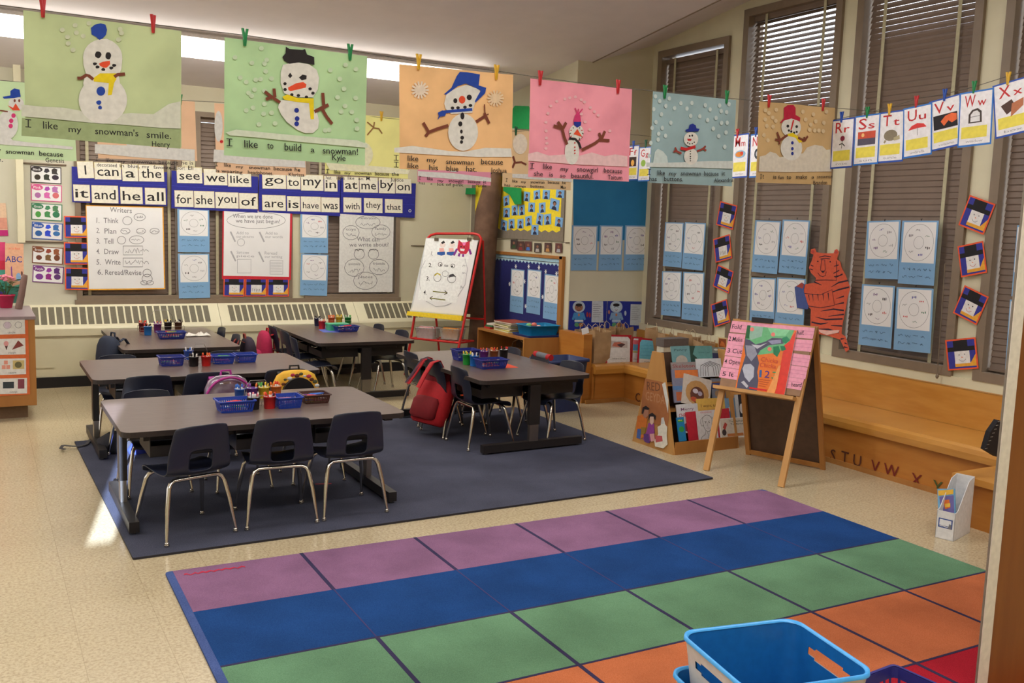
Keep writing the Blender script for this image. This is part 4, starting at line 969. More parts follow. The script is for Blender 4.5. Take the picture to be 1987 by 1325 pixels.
# ---- painting 6 (brown)
s = paint(YS, (1474, 196), (1621, 209), (1466, 354), (196, 166, 118)); c = cc(1200, 0); TN = C(222, 200, 160, .85)
for x, y in ((1130, 920), (1188, 905), (1158, 870), (1215, 845), (1142, 970), (1190, 975), (1120, 1040), (1150, 1080), (1210, 930), (1420, 860), (1500, 880), (1518, 935), (1480, 960), (1542, 1005), (1575, 1010), (1580, 945), (1440, 920), (1600, 860), (1470, 1000), (1510, 1005), (1130, 850)): s.ell(*c(x, y), 3.6, 4.2, TN, 'painting', 9)
s.poly([c(*a) for a in ((1085, 1205), (1130, 1195), (1165, 1168), (1210, 1180), (1240, 1210), (1420, 1180), (1450, 1135), (1510, 1115), (1570, 1125), (1600, 1155), (1628, 1150), (1640, 1320), (1300, 1325), (1078, 1320))], C(220, 214, 200, .85), 'painting')
s.ell(*c(1330, 1140), 21, 24, W_, 'painting', 22); s.ell(*c(1328, 980), 19, 19, W_, 'painting', 22)
s.poly([c(*a) for a in ((1245, 940), (1272, 910), (1272, 830), (1300, 810), (1345, 808), (1362, 830), (1362, 885), (1398, 905), (1395, 935), (1330, 912), (1268, 930), (1250, 950))], C(190, 34, 66, .8), 'painting')
s.poly([c(1340, 925), c(1352, 925), (1535.8, 252), (1533, 252)], RD, 'painting')
for x, y, r in ((1302, 971, 2.8), (1370, 975, 2.6), (1310, 1005, 2.2), (1328, 1012, 2.2), (1350, 1022, 2.2), (1370, 1016, 2)): s.ell(*c(x, y), r, r*1.1, BK, 'painting', 9)
s.poly([c(*a) for a in ((1300, 1030), (1340, 1022), (1380, 1050), (1412, 1090), (1390, 1102), (1360, 1060), (1300, 1045))], YE, 'painting')
for pl in (((1300, 1040), (1240, 1080)), ((1240, 1080), (1205, 1075)), ((1242, 1078), (1218, 1018)), ((1240, 1080), (1235, 1112)), ((1380, 1060), (1430, 1085)), ((1430, 1085), (1455, 1048)), ((1430, 1085), (1428, 1055))): s.line([c(*a) for a in pl], 3.4, BR, 'painting')
for y in (1100, 1145, 1182): s.ell(*c(1336, y), 2.6, 3.4, DB, 'painting', 9)
c = cc(1150, 320)
for t, x0, y0, x1, y1, h in (('It', 1285, 104, 1315, 106, 9), ('is', 1388, 106, 1412, 106, 8), ('fun', 1425, 108, 1468, 108, 7), ('to', 1490, 108, 1525, 108, 8), ('make', 1562, 106, 1648, 106, 8), ('a', 1682, 104, 1702, 104, 6), ('snowman', 1725, 104, 1842, 102, 7), ('Brandon', 1694, 152, 1800, 150, 8)):
    s.text(t, *c(x0, y0), *c(x1, y1), h, M_ink)
s.build('snowman_painting', 'brown paper snowman painting at the right end of the front string, snowman with red hat', 'painting', 'snowman paintings on the front string')
for px, py, col, d in ((83, 15, 'red', 'left corner of the green painting with the blue-capped snowman'), (297, 46, 'red', 'right corner of the green painting with the blue-capped snowman'), (475, 72, 'green', 'left corner of the black-hat snowman painting'), (679, 101, 'green', 'right corner of the black-hat snowman painting'),
                       (812, 120, 'yellow', 'left corner of the tan painting'), (963, 140, 'yellow', 'right corner of the tan painting'), (1048, 151, 'red', 'left corner of the pink painting'), (1199, 168, 'red', 'right corner of the pink painting'),
                       (1290, 178, 'green', 'left corner of the blue-grey painting'), (1410, 188, 'green', 'right corner of the blue-grey painting'), (1492, 196, 'red', 'left corner of the brown painting'), (1597, 203, 'red', 'right corner of the brown painting')):
    p = PY(px, py, YS); clothespin((p.x, p.y-.002, p.z), col, '%s clothespin at the %s' % (col, d), H_*.55 if px < 300 else .2)

# ---- second row
LG = (202, 228, 180); PT = (238, 198, 160); LY = (236, 234, 150); LP = (226, 150, 172); LT = (228, 198, 152)
def back_painting(tl, tr, bl, rgb, label, txt, art):
    s = paint(YS2, tl, tr, bl, rgb, .05)
    art(s)
    for t in txt: s.text(*t, M_ink if len(t) == 6 else t[6])
    return s.build('snowman_painting', label, 'painting', 'pale snowman paintings on the back string')
def art1(s):
    c = cc(0, 0)
    s.poly([(-60, 262), c(0, 990), c(100, 1080), c(250, 1100), c(560, 1130), (141, 290), (-60, 276)], W_, 'painting')
    s.ell(*c(60, 960), 20, 28, W_, 'painting'); s.ell(*c(125, 800), 15, 14, W_, 'painting')
    s.poly([c(*a) for a in ((20, 745), (80, 735), (80, 700), (110, 680), (150, 690), (160, 745), (110, 755), (30, 760))], BL, 'painting')
    s.poly([c(*a) for a in ((58, 810), (100, 830), (120, 795), (155, 850), (100, 850))], OR, 'painting')
    for x, y in ((113, 775), (148, 775)): s.ell(*c(x, y), 2.2, 3, BR, 'painting', 8)
    s.line([c(0, 850), c(60, 860)], 3, BR, 'painting')
    for x, y in ((104, 890), (86, 930), (82, 970)): s.ell(*c(x, y), 4.4, 4.6, PK, 'painting', 9)
back_painting((-70, 152), (141, 166), (-70, 306), LG, 'pale green snowman painting leftmost on the back string, with pink buttons', [('snowman', *cc(0, 0)(45, 1182), *cc(0, 0)(262, 1192), 9), ('because', *cc(0, 0)(302, 1198), *cc(0, 0)(486, 1208), 10), ('Genesis', *cc(0, 0)(350, 1248), *cc(0, 0)(494, 1255), 9), ('I like my', -66, 290, 2, 296, 10), ('smile.', -40, 310, 6, 314, 9)], art1)
def art2(s):
    c = cc(0, 0); s.poly([c(730, 1110), c(1000, 1120), c(1500, 1150), c(1500, 1240), c(1100, 1215), c(730, 1180)], W_, 'painting'); s.ell(270, 262, 30, 34, W_, 'painting'); s.ell(270, 222, 18, 18, BL, 'painting')
k0 = cc(0, 0)
back_painting((184, 186), (378, 197), (182, 307), PT, 'peach snowman painting behind the first green one on the back string', [('I', *k0(735, 1238), *k0(755, 1240), 8), ('like', *k0(815, 1246), *k0(876, 1250), 8), ('my', *k0(908, 1252), *k0(966, 1254), 6), ('snowman', *k0(1012, 1256), *k0(1196, 1262), 7), ('because', *k0(1222, 1262), *k0(1372, 1266), 7.5), ('he is', *k0(1396, 1266), *k0(1488, 1268), 7.5), ('decorated', *k0(746, 1280), *k0(900, 1288), 7.5), ('in', *k0(922, 1288), *k0(955, 1288), 7), ('blue, my', *k0(985, 1290), *k0(1150, 1296), 7), ('favorite', *k0(1182, 1300), *k0(1318, 1304), 7), ('color!', *k0(1340, 1304), *k0(1420, 1308), 7), ('Eli', *k0(1448, 1306), *k0(1488, 1308), 8)], art2)
def art3(s):
    c = cc(400, 0); s.poly([c(60, 1150), c(300, 1170), c(760, 1210), c(765, 1290), c(400, 1275), c(55, 1245)], W_, 'painting'); s.ell(424, 245, 8, 30, W_, 'painting'); s.ell(*c(118, 1090), 3.2, 3, RD, 'painting')
k1 = cc(400, 280)
back_painting((416, 200), (592, 212), (413, 335), PT, 'peach snowman painting behind the black-hat one on the back string, writing about headphones', [('I', *k1(68, 166), *k1(90, 168), 8), ('like', *k1(140, 172), *k1(190, 176), 8), ('my', *k1(230, 182), *k1(286, 184), 6), ('snowman', *k1(330, 190), *k1(492, 196), 7), ('because', *k1(520, 198), *k1(660, 206), 7.5), ('he', *k1(682, 206), *k1(724, 210), 7.5), ('is wearing', *k1(75, 214), *k1(280, 228), 7), ('headphones.', *k1(322, 228), *k1(516, 238), 7.5), ('Klarissa', *k1(636, 246), *k1(756, 250), 7.5)], art3)
def art4(s):
    c = cc(400, 0); s.poly([(632, 315), c(940, 1250), c(1200, 1270), c(1430, 1290), (795, 330), (792, 338), (640, 330)], C(240, 240, 206, .85), 'painting'); s.ell(690, 300, 34, 30, C(238, 238, 200, .85), 'painting')
    for pl in (((1240, 1040), (1290, 980)), ((1290, 980), (1295, 940)), ((1290, 980), (1240, 940)), ((1290, 985), (1330, 990), (1355, 1028))): s.line([c(*a) for a in pl], 2.4, C(150, 110, 60), 'painting')
back_painting((632, 216), (794, 231), (629, 337), LY, 'pale yellow snowman painting on the back string, between the second and third front ones', [('I', *k1(924, 222), *k1(946, 224), 8), ('like', *k1(984, 224), *k1(1034, 228), 7.5), ('my', *k1(1066, 230), *k1(1112, 232), 6), ('snowman', *k1(1142, 232), *k1(1272, 236), 6.5), ('because', *k1(1300, 238), *k1(1408, 242), 7), ('the', *k1(1428, 242), *k1(1484, 244), 7.5), ('hat', *k1(922, 268), *k1(964, 270), 7), ('looks', *k1(1004, 270), *k1(1066, 272), 7), ('like', *k1(1090, 272), *k1(1140, 274), 7), ('an', *k1(1170, 274), *k1(1208, 276), 5.5), ('M.', *k1(1232, 276), *k1(1268, 278), 7.5), ('Justice', *k1(1418, 284), *k1(1518, 288), 7.5)], art4)
def art5(s):
    s.poly([(811, 332), (880, 336), (953, 345), (953, 353), (811, 342)], W_, 'painting'); s.ell(880, 300, 24, 34, W_, 'painting')
k2 = cc(750, 320)
back_painting((812, 236), (955, 248), (808, 353), LP, 'pink snowgirl painting on the back string, mostly hidden behind the tan one', [('I', *k2(248, 112), *k2(264, 114), 7), ('like', *k2(312, 116), *k2(356, 120), 6.5), ('my', *k2(392, 128), *k2(438, 132), 5), ('snowgirl', *k2(478, 132), *k2(590, 138), 6.5), ('because', *k2(628, 138), *k2(722, 142), 6), ('it', *k2(746, 142), *k2(768, 142), 6), ('has', *k2(250, 148), *k2(296, 150), 5.5), ('a', *k2(338, 152), *k2(352, 152), 4.5), ('lot of pink', *k2(390, 160), *k2(592, 166), 6.5), ('Natalie', *k2(692, 170), *k2(768, 172), 6.5)], art5)
def art6(s):
    c = cc(800, 60); s.poly([c(770, 1100), c(1000, 1105), c(1230, 1140), c(1230, 1165), c(900, 1140), c(770, 1130)], W_, 'painting')
    s.ell(*c(830, 870), 14, 20, C(242, 230, 210), 'painting'); s.line([c(*a) for a in ((775, 965), (790, 1010), (770, 1055))], 4, BR, 'painting'); s.line([c(*a) for a in ((785, 1015), (840, 1010), (878, 1030))], 3, BR, 'painting')
back_painting((978, 250), (1112, 262), (973, 362), LT, 'tan snowman painting at the right end of the back string by the photo board', [('I', *k2(916, 130), *k2(930, 132), 7), ('like', *k2(968, 134), *k2(1008, 136), 6), ('my', *k2(1036, 138), *k2(1074, 140), 5), ('snowman', *k2(1108, 142), *k2(1216, 144), 6), ('because', *k2(1242, 144), *k2(1330, 148), 6), ('he', *k2(1352, 148), *k2(1380, 148), 6), ('has', *k2(908, 164), *k2(952, 166), 5.5), ('orange', *k2(984, 170), *k2(1072, 174), 5), ('buttons.', *k2(1108, 174), *k2(1216, 178), 6), ('Max', *k2(1340, 182), *k2(1382, 184), 6.5)], art6)
for px, py, col, d in ((100, 162, 'red', 'pale green painting at far left'), (350, 193, 'green', 'peach painting by the first window'), (440, 200, 'yellow', 'second peach painting'), (740, 225, 'yellow', 'pale yellow painting'), (1001, 254, 'dark green', 'tan painting over the photo board')):
    p = PY(px, py, YS2); clothespin((p.x, p.y-.002, p.z), col, '%s clothespin on the back string holding the %s' % (col, d), .3)

# ============================================================ ALPHABET CARDS
XC = 4.5
sag((XC+.004, YC, 2.36), (XC+.004, 1.0, 2.95), [(XC+.004, *PX(a[0], a[1], XC)[1:]) for a in ((1220, 281), (1425, 257), (1530, 246), (1633, 229), (1682, 218), (1727, 208), (1778, 191), (1833, 182), (1890, 168), (1957, 147), (1990, 138))], 'hanging_string', 'thin string running towards the camera that carries the alphabet cards')
cards = [('Ff', (1219, 283), (1241, 281), (1221, 350)), ('Gg', (1241, 286), (1264, 284), (1240, 352)), ('Mm', (1423, 262), (1454, 258), (1423, 346)), ('Nn', (1457, 261), (1486, 257), (1456, 345)),
         ('Rr', (1616, 233), (1659, 227), (1614, 328)), ('Ss', (1660, 226), (1709, 219), (1655, 322)), ('Tt', (1707, 219), (1758, 212), (1703, 317)), ('Uu', (1753, 211), (1809, 199), (1748, 309)), ('Vv', (1803, 198), (1864, 181), (1800, 296)), ('Ww', (1863, 181), (1929, 170), (1857, 287)), ('Xx', (1926, 167), (1998, 146), (1924, 272)), ('Yy', (1990, 148), (2060, 128), (1984, 268))]
wd_ = {'Rr': 'rose', 'Ss': 'sun', 'Tt': 'turtle', 'Uu': 'umbrella', 'Vv': 'volcano', 'Ww': 'window', 'Xx': 'box', 'Mm': 'mitten', 'Ff': 'fire', 'Gg': 'goat', 'Nn': 'nest', 'Yy': 'yarn'}
M_cb = C(50, 120, 205, .5); M_cw = C(240, 240, 244, .35); M_cy = C(238, 224, 90, .5); M_cr = C(196, 44, 50, .6)
for i, (t, tl, tr, bl) in enumerate(cards):
    s = Sheet((XC-.003*(i % 2), 0, 0), (-1, 0, 0), tl, tr, bl); s.base(M_cb if i % 2 else C(44, 84, 180, .5), .0012, part='card'); s.rect(.04, .03, .96, .965, M_cw)
    s.ftext(t[0], .16, .28, .48, .22, M_cr); s.ftext(t[1], .55, .28, .80, .15, M_cr)
    s.rect(.10, .64, .86, .85, M_cy); s.ftext(wd_[t], .25, .93, .75, .05, M_lpencil)
    if t == 'Ss': s.rect(.15, .33, .85, .60, C(206, 84, 60)); s.rect(.15, .47, .85, .60, C(86, 82, 100)); s.fell(.35, .40, .06, .04, C(250, 200, 130))
    elif t == 'Vv': s.rect(.12, .32, .88, .60, C(30, 26, 32)); s.fpoly([(.35, .45), (.5, .36), (.7, .33), (.86, .36), (.86, .48), (.7, .52), (.6, .46), (.45, .55)], C(236, 110, 60))
    elif t == 'Uu': s.fpoly([(.18, .46), (.3, .38), (.5, .34), (.72, .37), (.82, .44), (.5, .44)], C(226, 66, 66)); s.fline([(.5, .42), (.5, .58)], .003, M_pencil)
    elif t == 'Ww': s.fpoly([(.3, .58), (.3, .42), (.4, .34), (.56, .32), (.68, .38), (.70, .58)], C(70, 60, 56)); s.fpoly([(.36, .56), (.36, .43), (.44, .37), (.55, .36), (.63, .41), (.64, .56)], C(232, 232, 234)); s.fline([(.36, .47), (.64, .46)], .003, M_pencil)
    elif t == 'Tt': s.fell(.48, .47, .26, .11, C(140, 130, 108)); s.fpoly([(.6, .52), (.82, .48), (.84, .56), (.62, .58)], C(186, 176, 140)); s.fline([(.3, .56), (.25, .61)], .012, C(160, 150, 120))
    elif t == 'Xx': s.fpoly([(.2, .42), (.5, .34), (.62, .5), (.35, .6)], C(84, 60, 52)); s.fpoly([(.5, .42), (.82, .36), (.8, .5), (.45, .66)], C(190, 120, 84))
    elif t == 'Rr': s.fell(.5, .40, .10, .055, C(140, 40, 70)); s.fline([(.5, .43), (.47, .6)], .004, C(50, 70, 50)); s.fline([(.36, .52), (.5, .5), (.62, .56)], .006, C(60, 60, 60))
    elif t == 'Ff': s.rect(.15, .33, .8, .60, C(60, 34, 26)); s.fell(.48, .5, .14, .09, C(250, 190, 90))
    elif t == 'Mm': s.fell(.5, .46, .34, .09, C(150, 190, 220)); s.fell(.45, .46, .25, .06, C(226, 140, 60)); s.fell(.6, .44, .1, .04, C(220, 70, 50))
    elif t in ('Nn', 'Yy'): s.fell(.5, .46, .2, .12, C(60, 70, 80)); s.fell(.5, .46, .1, .06, C(200, 200, 200))
    else: s.fell(.4, .47, .2, .1, C(150, 190, 80))
    s.build('alphabet_card', 'white alphabet card reading %s with blue border on the card string' % t, 'card', 'alphabet cards on a string')
for px, py, col, t in ((1230, 281, 'blue', 'Ff'), (1254, 279, 'dark green', 'Gg'), (1432, 259, 'red', 'Mm'), (1468, 256, 'blue', 'Nn'), (1634, 227, 'blue', 'Rr'), (1684, 218, 'green', 'Ss'), (1727, 212, 'yellow', 'Tt'), (1779, 197, 'red', 'Uu'), (1834, 184, 'blue', 'Vv'), (1891, 169, 'green', 'Ww'), (1957, 152, 'yellow', 'Xx')):
    p = PX(px, py, XC); clothespin((p.x-.004, p.y, p.z), col, '%s clothespin holding the %s alphabet card' % (col, t), H_, .9, 'clothespins on the alphabet string')

# ============================================================ BACK WALL
nA = (0, -1, 0)
M_ora = C(232, 92, 52, .7); M_dkb = C(52, 56, 150, .7); M_gold = C(232, 168, 56, .7); M_blk = C(28, 26, 30, .75)
def snow_square(q, n, tl, tr, bl, label, face, off=.004):
    """child's cut-paper snowman square: orange-red border, blue field, black top hat, white face, gold corner"""
    s = Sheet(q, n, tl, tr, bl, off); s.base(M_ora, .0012)
    s.rect(.05, .05, .95, .95, M_dkb)
    s.rect(.25, .05, .72, .30, M_blk); s.rect(.05, .26, .94, .40, M_blk)
    s.fpoly([(.26, .95), (.26, .76), (.78, .78), (.95, .52), (.95, .95)], M_gold); s.rect(.05, .90, .95, .95, M_dkb)
    s.rect(.27, .40, .76, .80, C(228, 226, 224, .75))
    R = random.Random(face)
    if face % 4 == 3:
        for i in range(5): s.fline([(.34+.08*i, .55+.1*R.random()), (.36+.08*i, .75)], .004, M_ink)
    else:
        s.fell(.42, .52, .022, .02, [M_ink, M_pencil][face % 2]); s.fell(.60, .51, .022, .02, [M_ink, M_pencil][face % 2])
        s.fline([(.40, .66), (.46, .72), (.55, .73), (.63, .66)], .003, [C(190, 90, 80), M_pencil][face % 2]); s.fpoly([(.49, .57), (.55, .61), (.48, .62)], C(226, 150, 120))
    return s.build('snowman_craft', label, 'craft', 'cut-paper snowman squares')
def donut(q, n, tl, tr, bl, label, seed, off=.004, split=None, wm=None, bm=None):
    """light blue sheet, white square with two circles and small drawings, writing below"""
    s = Sheet(q, n, tl, tr, bl, off); s.base(bm or M_bluep, .0012); sp_ = split or .66; R = random.Random(seed)
    s.rect(.06, .025, .95, sp_, wm or M_paperw)
    cy = (sp_+.025)/2; rx = .40; ry = (sp_-.05)/2*.94
    def ring(k, m, wd): s.fline([(.505+rx*k*math.cos(2*PI*i/30), cy+ry*k*math.sin(2*PI*i/30)) for i in range(31)], wd, m)
    ring(1, M_pencil, .0024); ring(.34, M_pencil, .0022)
    cols = [M_ink, M_pencil, C(200, 80, 80), C(80, 80, 160), C(60, 120, 90), M_lpencil, C(110, 70, 130)]
    for k in range(6):
        a = 2*PI*k/6+R.random()*.6; u = .505+rx*.68*math.cos(a); v = cy+ry*.68*math.sin(a)
        m_ = R.choice(cols)
        if R.random() < .5: s.scrib(u-.06, v-.022, u+.06, v+.022, m_, .0026, seed*7+k, n=8)
        else:
            for j in range(3): s.fell(u-.045+.045*j, v+.01*(R.random()-.5), .014, .018*(.6+R.random()), m_, n=7)
    for r_ in range(2):
        v = sp_+.10+r_*.12; x = .12
        while x < .85:
            w2 = .06+.12*R.random(); s.scrib(x, v-.022, min(.9, x+w2), v+.022, C(70, 92, 120), .0026, seed+int(x*100)+r_, n=7); x += w2+.07
    return s.build('snowball_sheet', label, 'sheet', 'light blue sheets with circle drawings')
q0 = (0, YB, 0); YW = YB-.03
qw = (0, YW, 0)          # things hung in front of the back window frames
# colour word cards
for i, (nm, y0, rgb, sh) in enumerate((('Black', 321, (54, 48, 50), 0), ('Pink', 356, (216, 96, 150), 1), ('Green', 393, (64, 128, 92), 2), ('Blue', 430, (58, 96, 176), 3), ('Brown', 477, (132, 78, 50), 4), ('Purple', 514, (120, 56, 132), 5))):
    x0 = 59+i*1.0; s = Sheet(q0, nA, (x0, y0), (x0+60, y0+4 if i < 4 else y0+4), (x0+.5, y0+33), .003); m_ = C(*rgb); s.base(m_, .0012); s.rect(.03, .05, .97, .95, M_paperw)
    s.fell(.20, .20, .19, .17, m_); s.ftext(nm, .08, .27, .33, .14, M_paperw)
    R = random.Random(i); 
    spots = [(.22, .66), (.52, .62), (.52, .25), (.80, .62), (.78, .25)]
    for j, (u, v) in enumerate(spots):
        mm = C(*[max(0, min(255, int(c*(.75+.5*R.random())))) for c in rgb])
        if j % 3 == 0: s.fell(u, v, .09+.04*R.random(), .14+.05*R.random(), mm)
        elif j % 3 == 1: s.fpoly([(u-.10, v-.08), (u-.02, v-.18), (u+.09, v-.12), (u+.07, v+.06), (u+.12, v+.20), (u-.09, v+.17)], mm)
        else: s.fpoly([(u-.09, v+.08), (u-.05, v-.12), (u+.05, v-.14), (u+.1, v+.02), (u, v+.14)], mm)
    s.build('colour_card', '%s colour word card with small pictures on the wall left of the windows' % nm.lower(), 'card', 'colour word cards')
# pocket charts and sight words
M_pck = C(36, 40, 140, .6); M_wcard = C(228, 224, 208, .6); M_wedge = C(206, 190, 120, .7)
def pocket(tl, tr, bl, label, dot=False):
    s = Sheet(qw, nA, tl, tr, bl, .004); s.base(M_pck, .002)
    for v in (.40, .62, .93): s.fline([(.0, v), (1, v)], .004, C(48, 54, 166, .5))
    if dot: s.fring(.93, .80, .014, .006, M_paperw)
    return s.build('pocket_chart', label, 'pocket chart', 'blue pocket charts across the windows')
pocket((139, 323), (324, 334), (140, 392), 'leftmost blue pocket chart, with words from I to all')
pocket((333, 331), (501, 343), (334, 404), 'second blue pocket chart from the left, with words from see to of')
pocket((503, 338), (662, 350), (505, 411), 'third blue pocket chart from the left, with words from go to was')
pocket((661, 345), (807, 356), (663, 415), 'rightmost blue pocket chart, with words from at to that', True)
c6 = cc(0, 280); c7 = cc(400, 280)
WORDS = [('I', c6, 590, 715, 130, 262, 0), ('can', c6, 722, 930, 136, 275, 1), ('a', c6, 937, 1060, 150, 286, 1), ('the', c6, 1064, 1260, 155, 290, 1), ('see', c6, 1358, 1555, 172, 303, 2), ('we', c6, 1566, 1748, 188, 318, 2), ('like', c6, 1752, 1932, 192, 330, 2),
         ('go', c7, 430, 614, 222, 345, 3), ('to', c7, 618, 724, 228, 348, 3), ('my', c7, 728, 902, 232, 360, 3), ('in', c7, 908, 1010, 243, 365, 3), ('at', c7, 1056, 1176, 248, 370, 4), ('me', c7, 1180, 1322, 252, 375, 4), ('by', c7, 1328, 1454, 258, 380, 4), ('on', c7, 1458, 1580, 262, 381, 4),
         ('it', c6, 562, 690, 308, 440, 5), ('and', c6, 702, 908, 313, 457, 5), ('he', c6, 924, 1096, 326, 462, 5), ('all', c6, 1114, 1274, 333, 467, 5), ('for', c6, 1342, 1488, 353, 485, 5), ('she', c6, 1492, 1650, 358, 492, 5), ('you', c6, 1656, 1836, 366, 497, 5), ('of', c6, 1840, 1985, 374, 500, 5),
         ('are', c7, 430, 612, 388, 514, 5), ('is', c7, 622, 722, 398, 517, 5), ('have', c7, 728, 882, 400, 522, 5), ('was', c7, 885, 1027, 407, 526, 5), ('with', c7, 1056, 1195, 408, 527, 5), ('they', c7, 1214, 1358, 412, 530, 5), ('that', c7, 1376, 1512, 420, 530, 5)]
for t, c, x0, x1, y0, y1, _ in WORDS:
    dy = 0 if t == 'I' else (x1-x0)*.028
    s = Sheet((0, YW-.0062, 0), nA, c(x0, y0), c(x1, y0+dy), c(x0+3, y1-dy), .001); s.base(M_wedge, .0008); s.rect(.015, .02, .985, .99, M_wcard)
    R = len(t); desc = any(ch in 'gyp' for ch in t); asc = any(ch in 'bdfhklt' for ch in t) or t == 'I'
    capf = .56; s.ftext(t, .20 if R < 2 else .10, .78 if not desc else .66, .80 if R < 2 else .90, capf if R <= 3 else .44, M_ink) if t not in ('I',) else s.ftext('l', .44, .78, .54, .56, M_ink)
    s.build('word_card', 'white sight word card reading %s in the blue pocket chart' % t, 'card', 'sight word cards')
# anchor charts
s = Sheet(qw, nA, (166, 398), (317, 402), (172, 563), .003); s.base(M_gold, .0012); s.rect(.01, .01, .985, .985, M_paperw)
s.text('Writers', *c6(845, 520), *c6(1015, 530), 10, M_pencil)
for t, x0, x1, y in (('1.', 742, 765, 604), ('Think', 798, 912, 605), ('2.', 742, 768, 682), ('Plan', 805, 895, 686), ('3.', 742, 770, 762), ('Tell', 800, 872, 764), ('4.', 742, 768, 842), ('Draw', 803, 915, 844), ('5.', 742, 775, 925), ('Write', 808, 928, 925), ('6.', 750, 790, 1002), ('Reread/Revise', 810, 1088, 1004)):
    s.text(t, *c6(x0, y), *c6(x1, y+2), 10.5, M_pencil)
def pring(s, x, y, rx, ry, m=M_pencil, wd=1.0, n=20): s.line([(x+rx*math.cos(2*PI*i/n), y+ry*math.sin(2*PI*i/n)) for i in range(n+1)], wd, m)
def pbox(s, x0, y0, x1, y1, m=M_pencil, wd=1.0): s.line([(x0, y0), (x1, y0), (x1, y1), (x0, y1), (x0, y0)], wd, m)
def pscrib(s, x0, y0, x1, y1, m=M_pencil, wd=.9, seed=0, n=16):
    R = random.Random(seed); s.line([(x0+(x1-x0)*(i/(n-1)), y0+(y1-y0)*R.random()) for i in range(n)], wd, m)
pring(s, *c6(980, 588), 9, 8); pring(s, *c6(1075, 560), 11, 7); pscrib(s, *c6(1055, 550), *c6(1100, 572), seed=1)
for i, x in enumerate((965, 1085, 1190)): pring(s, *c6(x, 668), 9, 5.5); pscrib(s, *c6(x-30, 660), *c6(x+30, 682), seed=i+4, n=9)
pring(s, *c6(935, 738), 8, 7.5); pring(s, *c6(1052, 735), 14, 8); pscrib(s, *c6(1010, 728), *c6(1080, 742), seed=9, n=10)
for k, y in enumerate((782, 875)):
    pbox(s, *c6(948, y), *c6(1098, y+68)); pscrib(s, *c6(965, y+12), *c6(1080, y+58), seed=20+k); pscrib(s, *c6(1085, y+22), *c6(1145, y+55), seed=30+k, n=8)
pring(s, *c6(1132, 990), 8, 7.5); pring(s, *c6(1132, 1035), 10, 9); pring(s, *c6(1110, 1065), 7, 4); pring(s, *c6(1155, 1065), 7, 4)
s.build('anchor_chart', 'white chart headed Writers with six numbered steps, in the left back window', 'chart')
s = Sheet(qw, nA, (432, 404), (567, 411), (436, 541), .003); s.base(C(200, 40, 56, .7), .0012); s.rect(.02, .01, .97, .955, M_paperw)
s.text('When we are done', *c7(205, 566), *c7(512, 572), 8, M_pencil); s.text('we have just begun!', *c7(228, 602), *c7(568, 608), 8, M_pencil)
pring(s, *c7(385, 585), 57, 16, wd=.8)
for x, y, t1, t2 in ((232, 690, 'Add to', 'our pictures'), (455, 692, 'Add to', 'our words'), (235, 840, 'Start a new', 'piece'), (450, 845, 'Reread', 'our writing')):
    s.text(t1, *c7(x, y+2), *c7(x+95, y+4), 6, M_lpencil); s.text(t2, *c7(x, y+28), *c7(x+135, y+30), 5, M_lpencil)
    s.line([c7(x-45, y-18), c7(x-8, y+60)], 3, M_lpencil)
pring(s, *c7(268, 755), 7, 7, M_lpencil); pbox(s, *c7(240, 885), *c7(345, 990), M_lpencil); pbox(s, *c7(492, 895), *c7(590, 1000), M_lpencil)
for k in range(7): s.line([c7(496, 908+k*12), c7(584, 906+k*12)], .6, M_lpencil)
s.build('anchor_chart', 'red-bordered chart reading When we are done we have just begun', 'chart')
s = Sheet(qw, nA, (659, 411), (764, 415), (661, 567), .003); s.base(C(222, 222, 218, .75), .0012)
s.text('celebration', *c7(1180, 575), *c7(1310, 578), 5, M_pencil); s.text('What can', *c7(1160, 745), *c7(1332, 748), 9, M_pencil); s.text('we write about?', *c7(1102, 788), *c7(1405, 786), 8, M_pencil)
for x, y, rx, ry, t in ((1245, 600, 24, 13, ''), (1115, 680, 16, 14, 'toys'), (1345, 675, 18, 14, 'family'), (1140, 950, 19, 17, 'animals'), (1330, 945, 19, 15, 'friends'), (1225, 1050, 23, 17, 'places')):
    p = c7(x, y); pring(s, *p, rx, ry, n=14); pscrib(s, p[0]-rx*.6, p[1]+1, p[0]+rx*.6, p[1]+ry*.6, seed=x, n=14)
    if t: s.text(t, p[0]-rx*.6, p[1]-ry*.3, p[0]+rx*.6, p[1]-ry*.3, 5, M_pencil)
for x in (1178, 1288): pring(s, *c7(x, 845), 10, 10); pscrib(s, *c7(x-35, 805), *c7(x+35, 822), M_ink, .9, x, 12)
s.build('anchor_chart', 'tall white chart asking What can we write about, in the right back window', 'chart')
# donut sheets on the back window
donut(qw, nA, (344, 405), (406, 407), (346, 489), 'light blue circle sheet left of the red chart, upper of two', 11, .003, .62)
donut(qw, nA, (345, 492), (406, 492), (346, 579), 'light blue circle sheet left of the red chart, lower of two', 12, .003, .64)
donut(qw, nA, (583, 414), (637, 416), (587, 491), 'light blue circle sheet, upper of two right of the red chart', 13, .003, .60)
donut(qw, nA, (584, 492), (637, 494), (585, 573), 'light blue circle sheet, lower of two right of the red chart', 14, .003, .63)
for i, (x0, y0, x1, y1) in enumerate(((124, 419, 170, 461), (124, 470, 171, 513), (126, 519, 172, 562))):
    snow_square(qw, nA, (x0, y0), (x1, y0+1), (x0+1, y1), 'cut-paper snowman square left of the Writers chart, %s of three' % ('topmost', 'middle', 'lowest')[i], i*2, .002)
for i, (x0, x1) in enumerate(((434, 475), (476, 518), (519, 561))):
    snow_square(qw, nA, (x0, 537+i*.2), (x1, 538), (x0+1, 575), 'cut-paper snowman square under the red chart, %s of three' % ('leftmost', 'middle', 'rightmost')[i], i*2+1, .002)
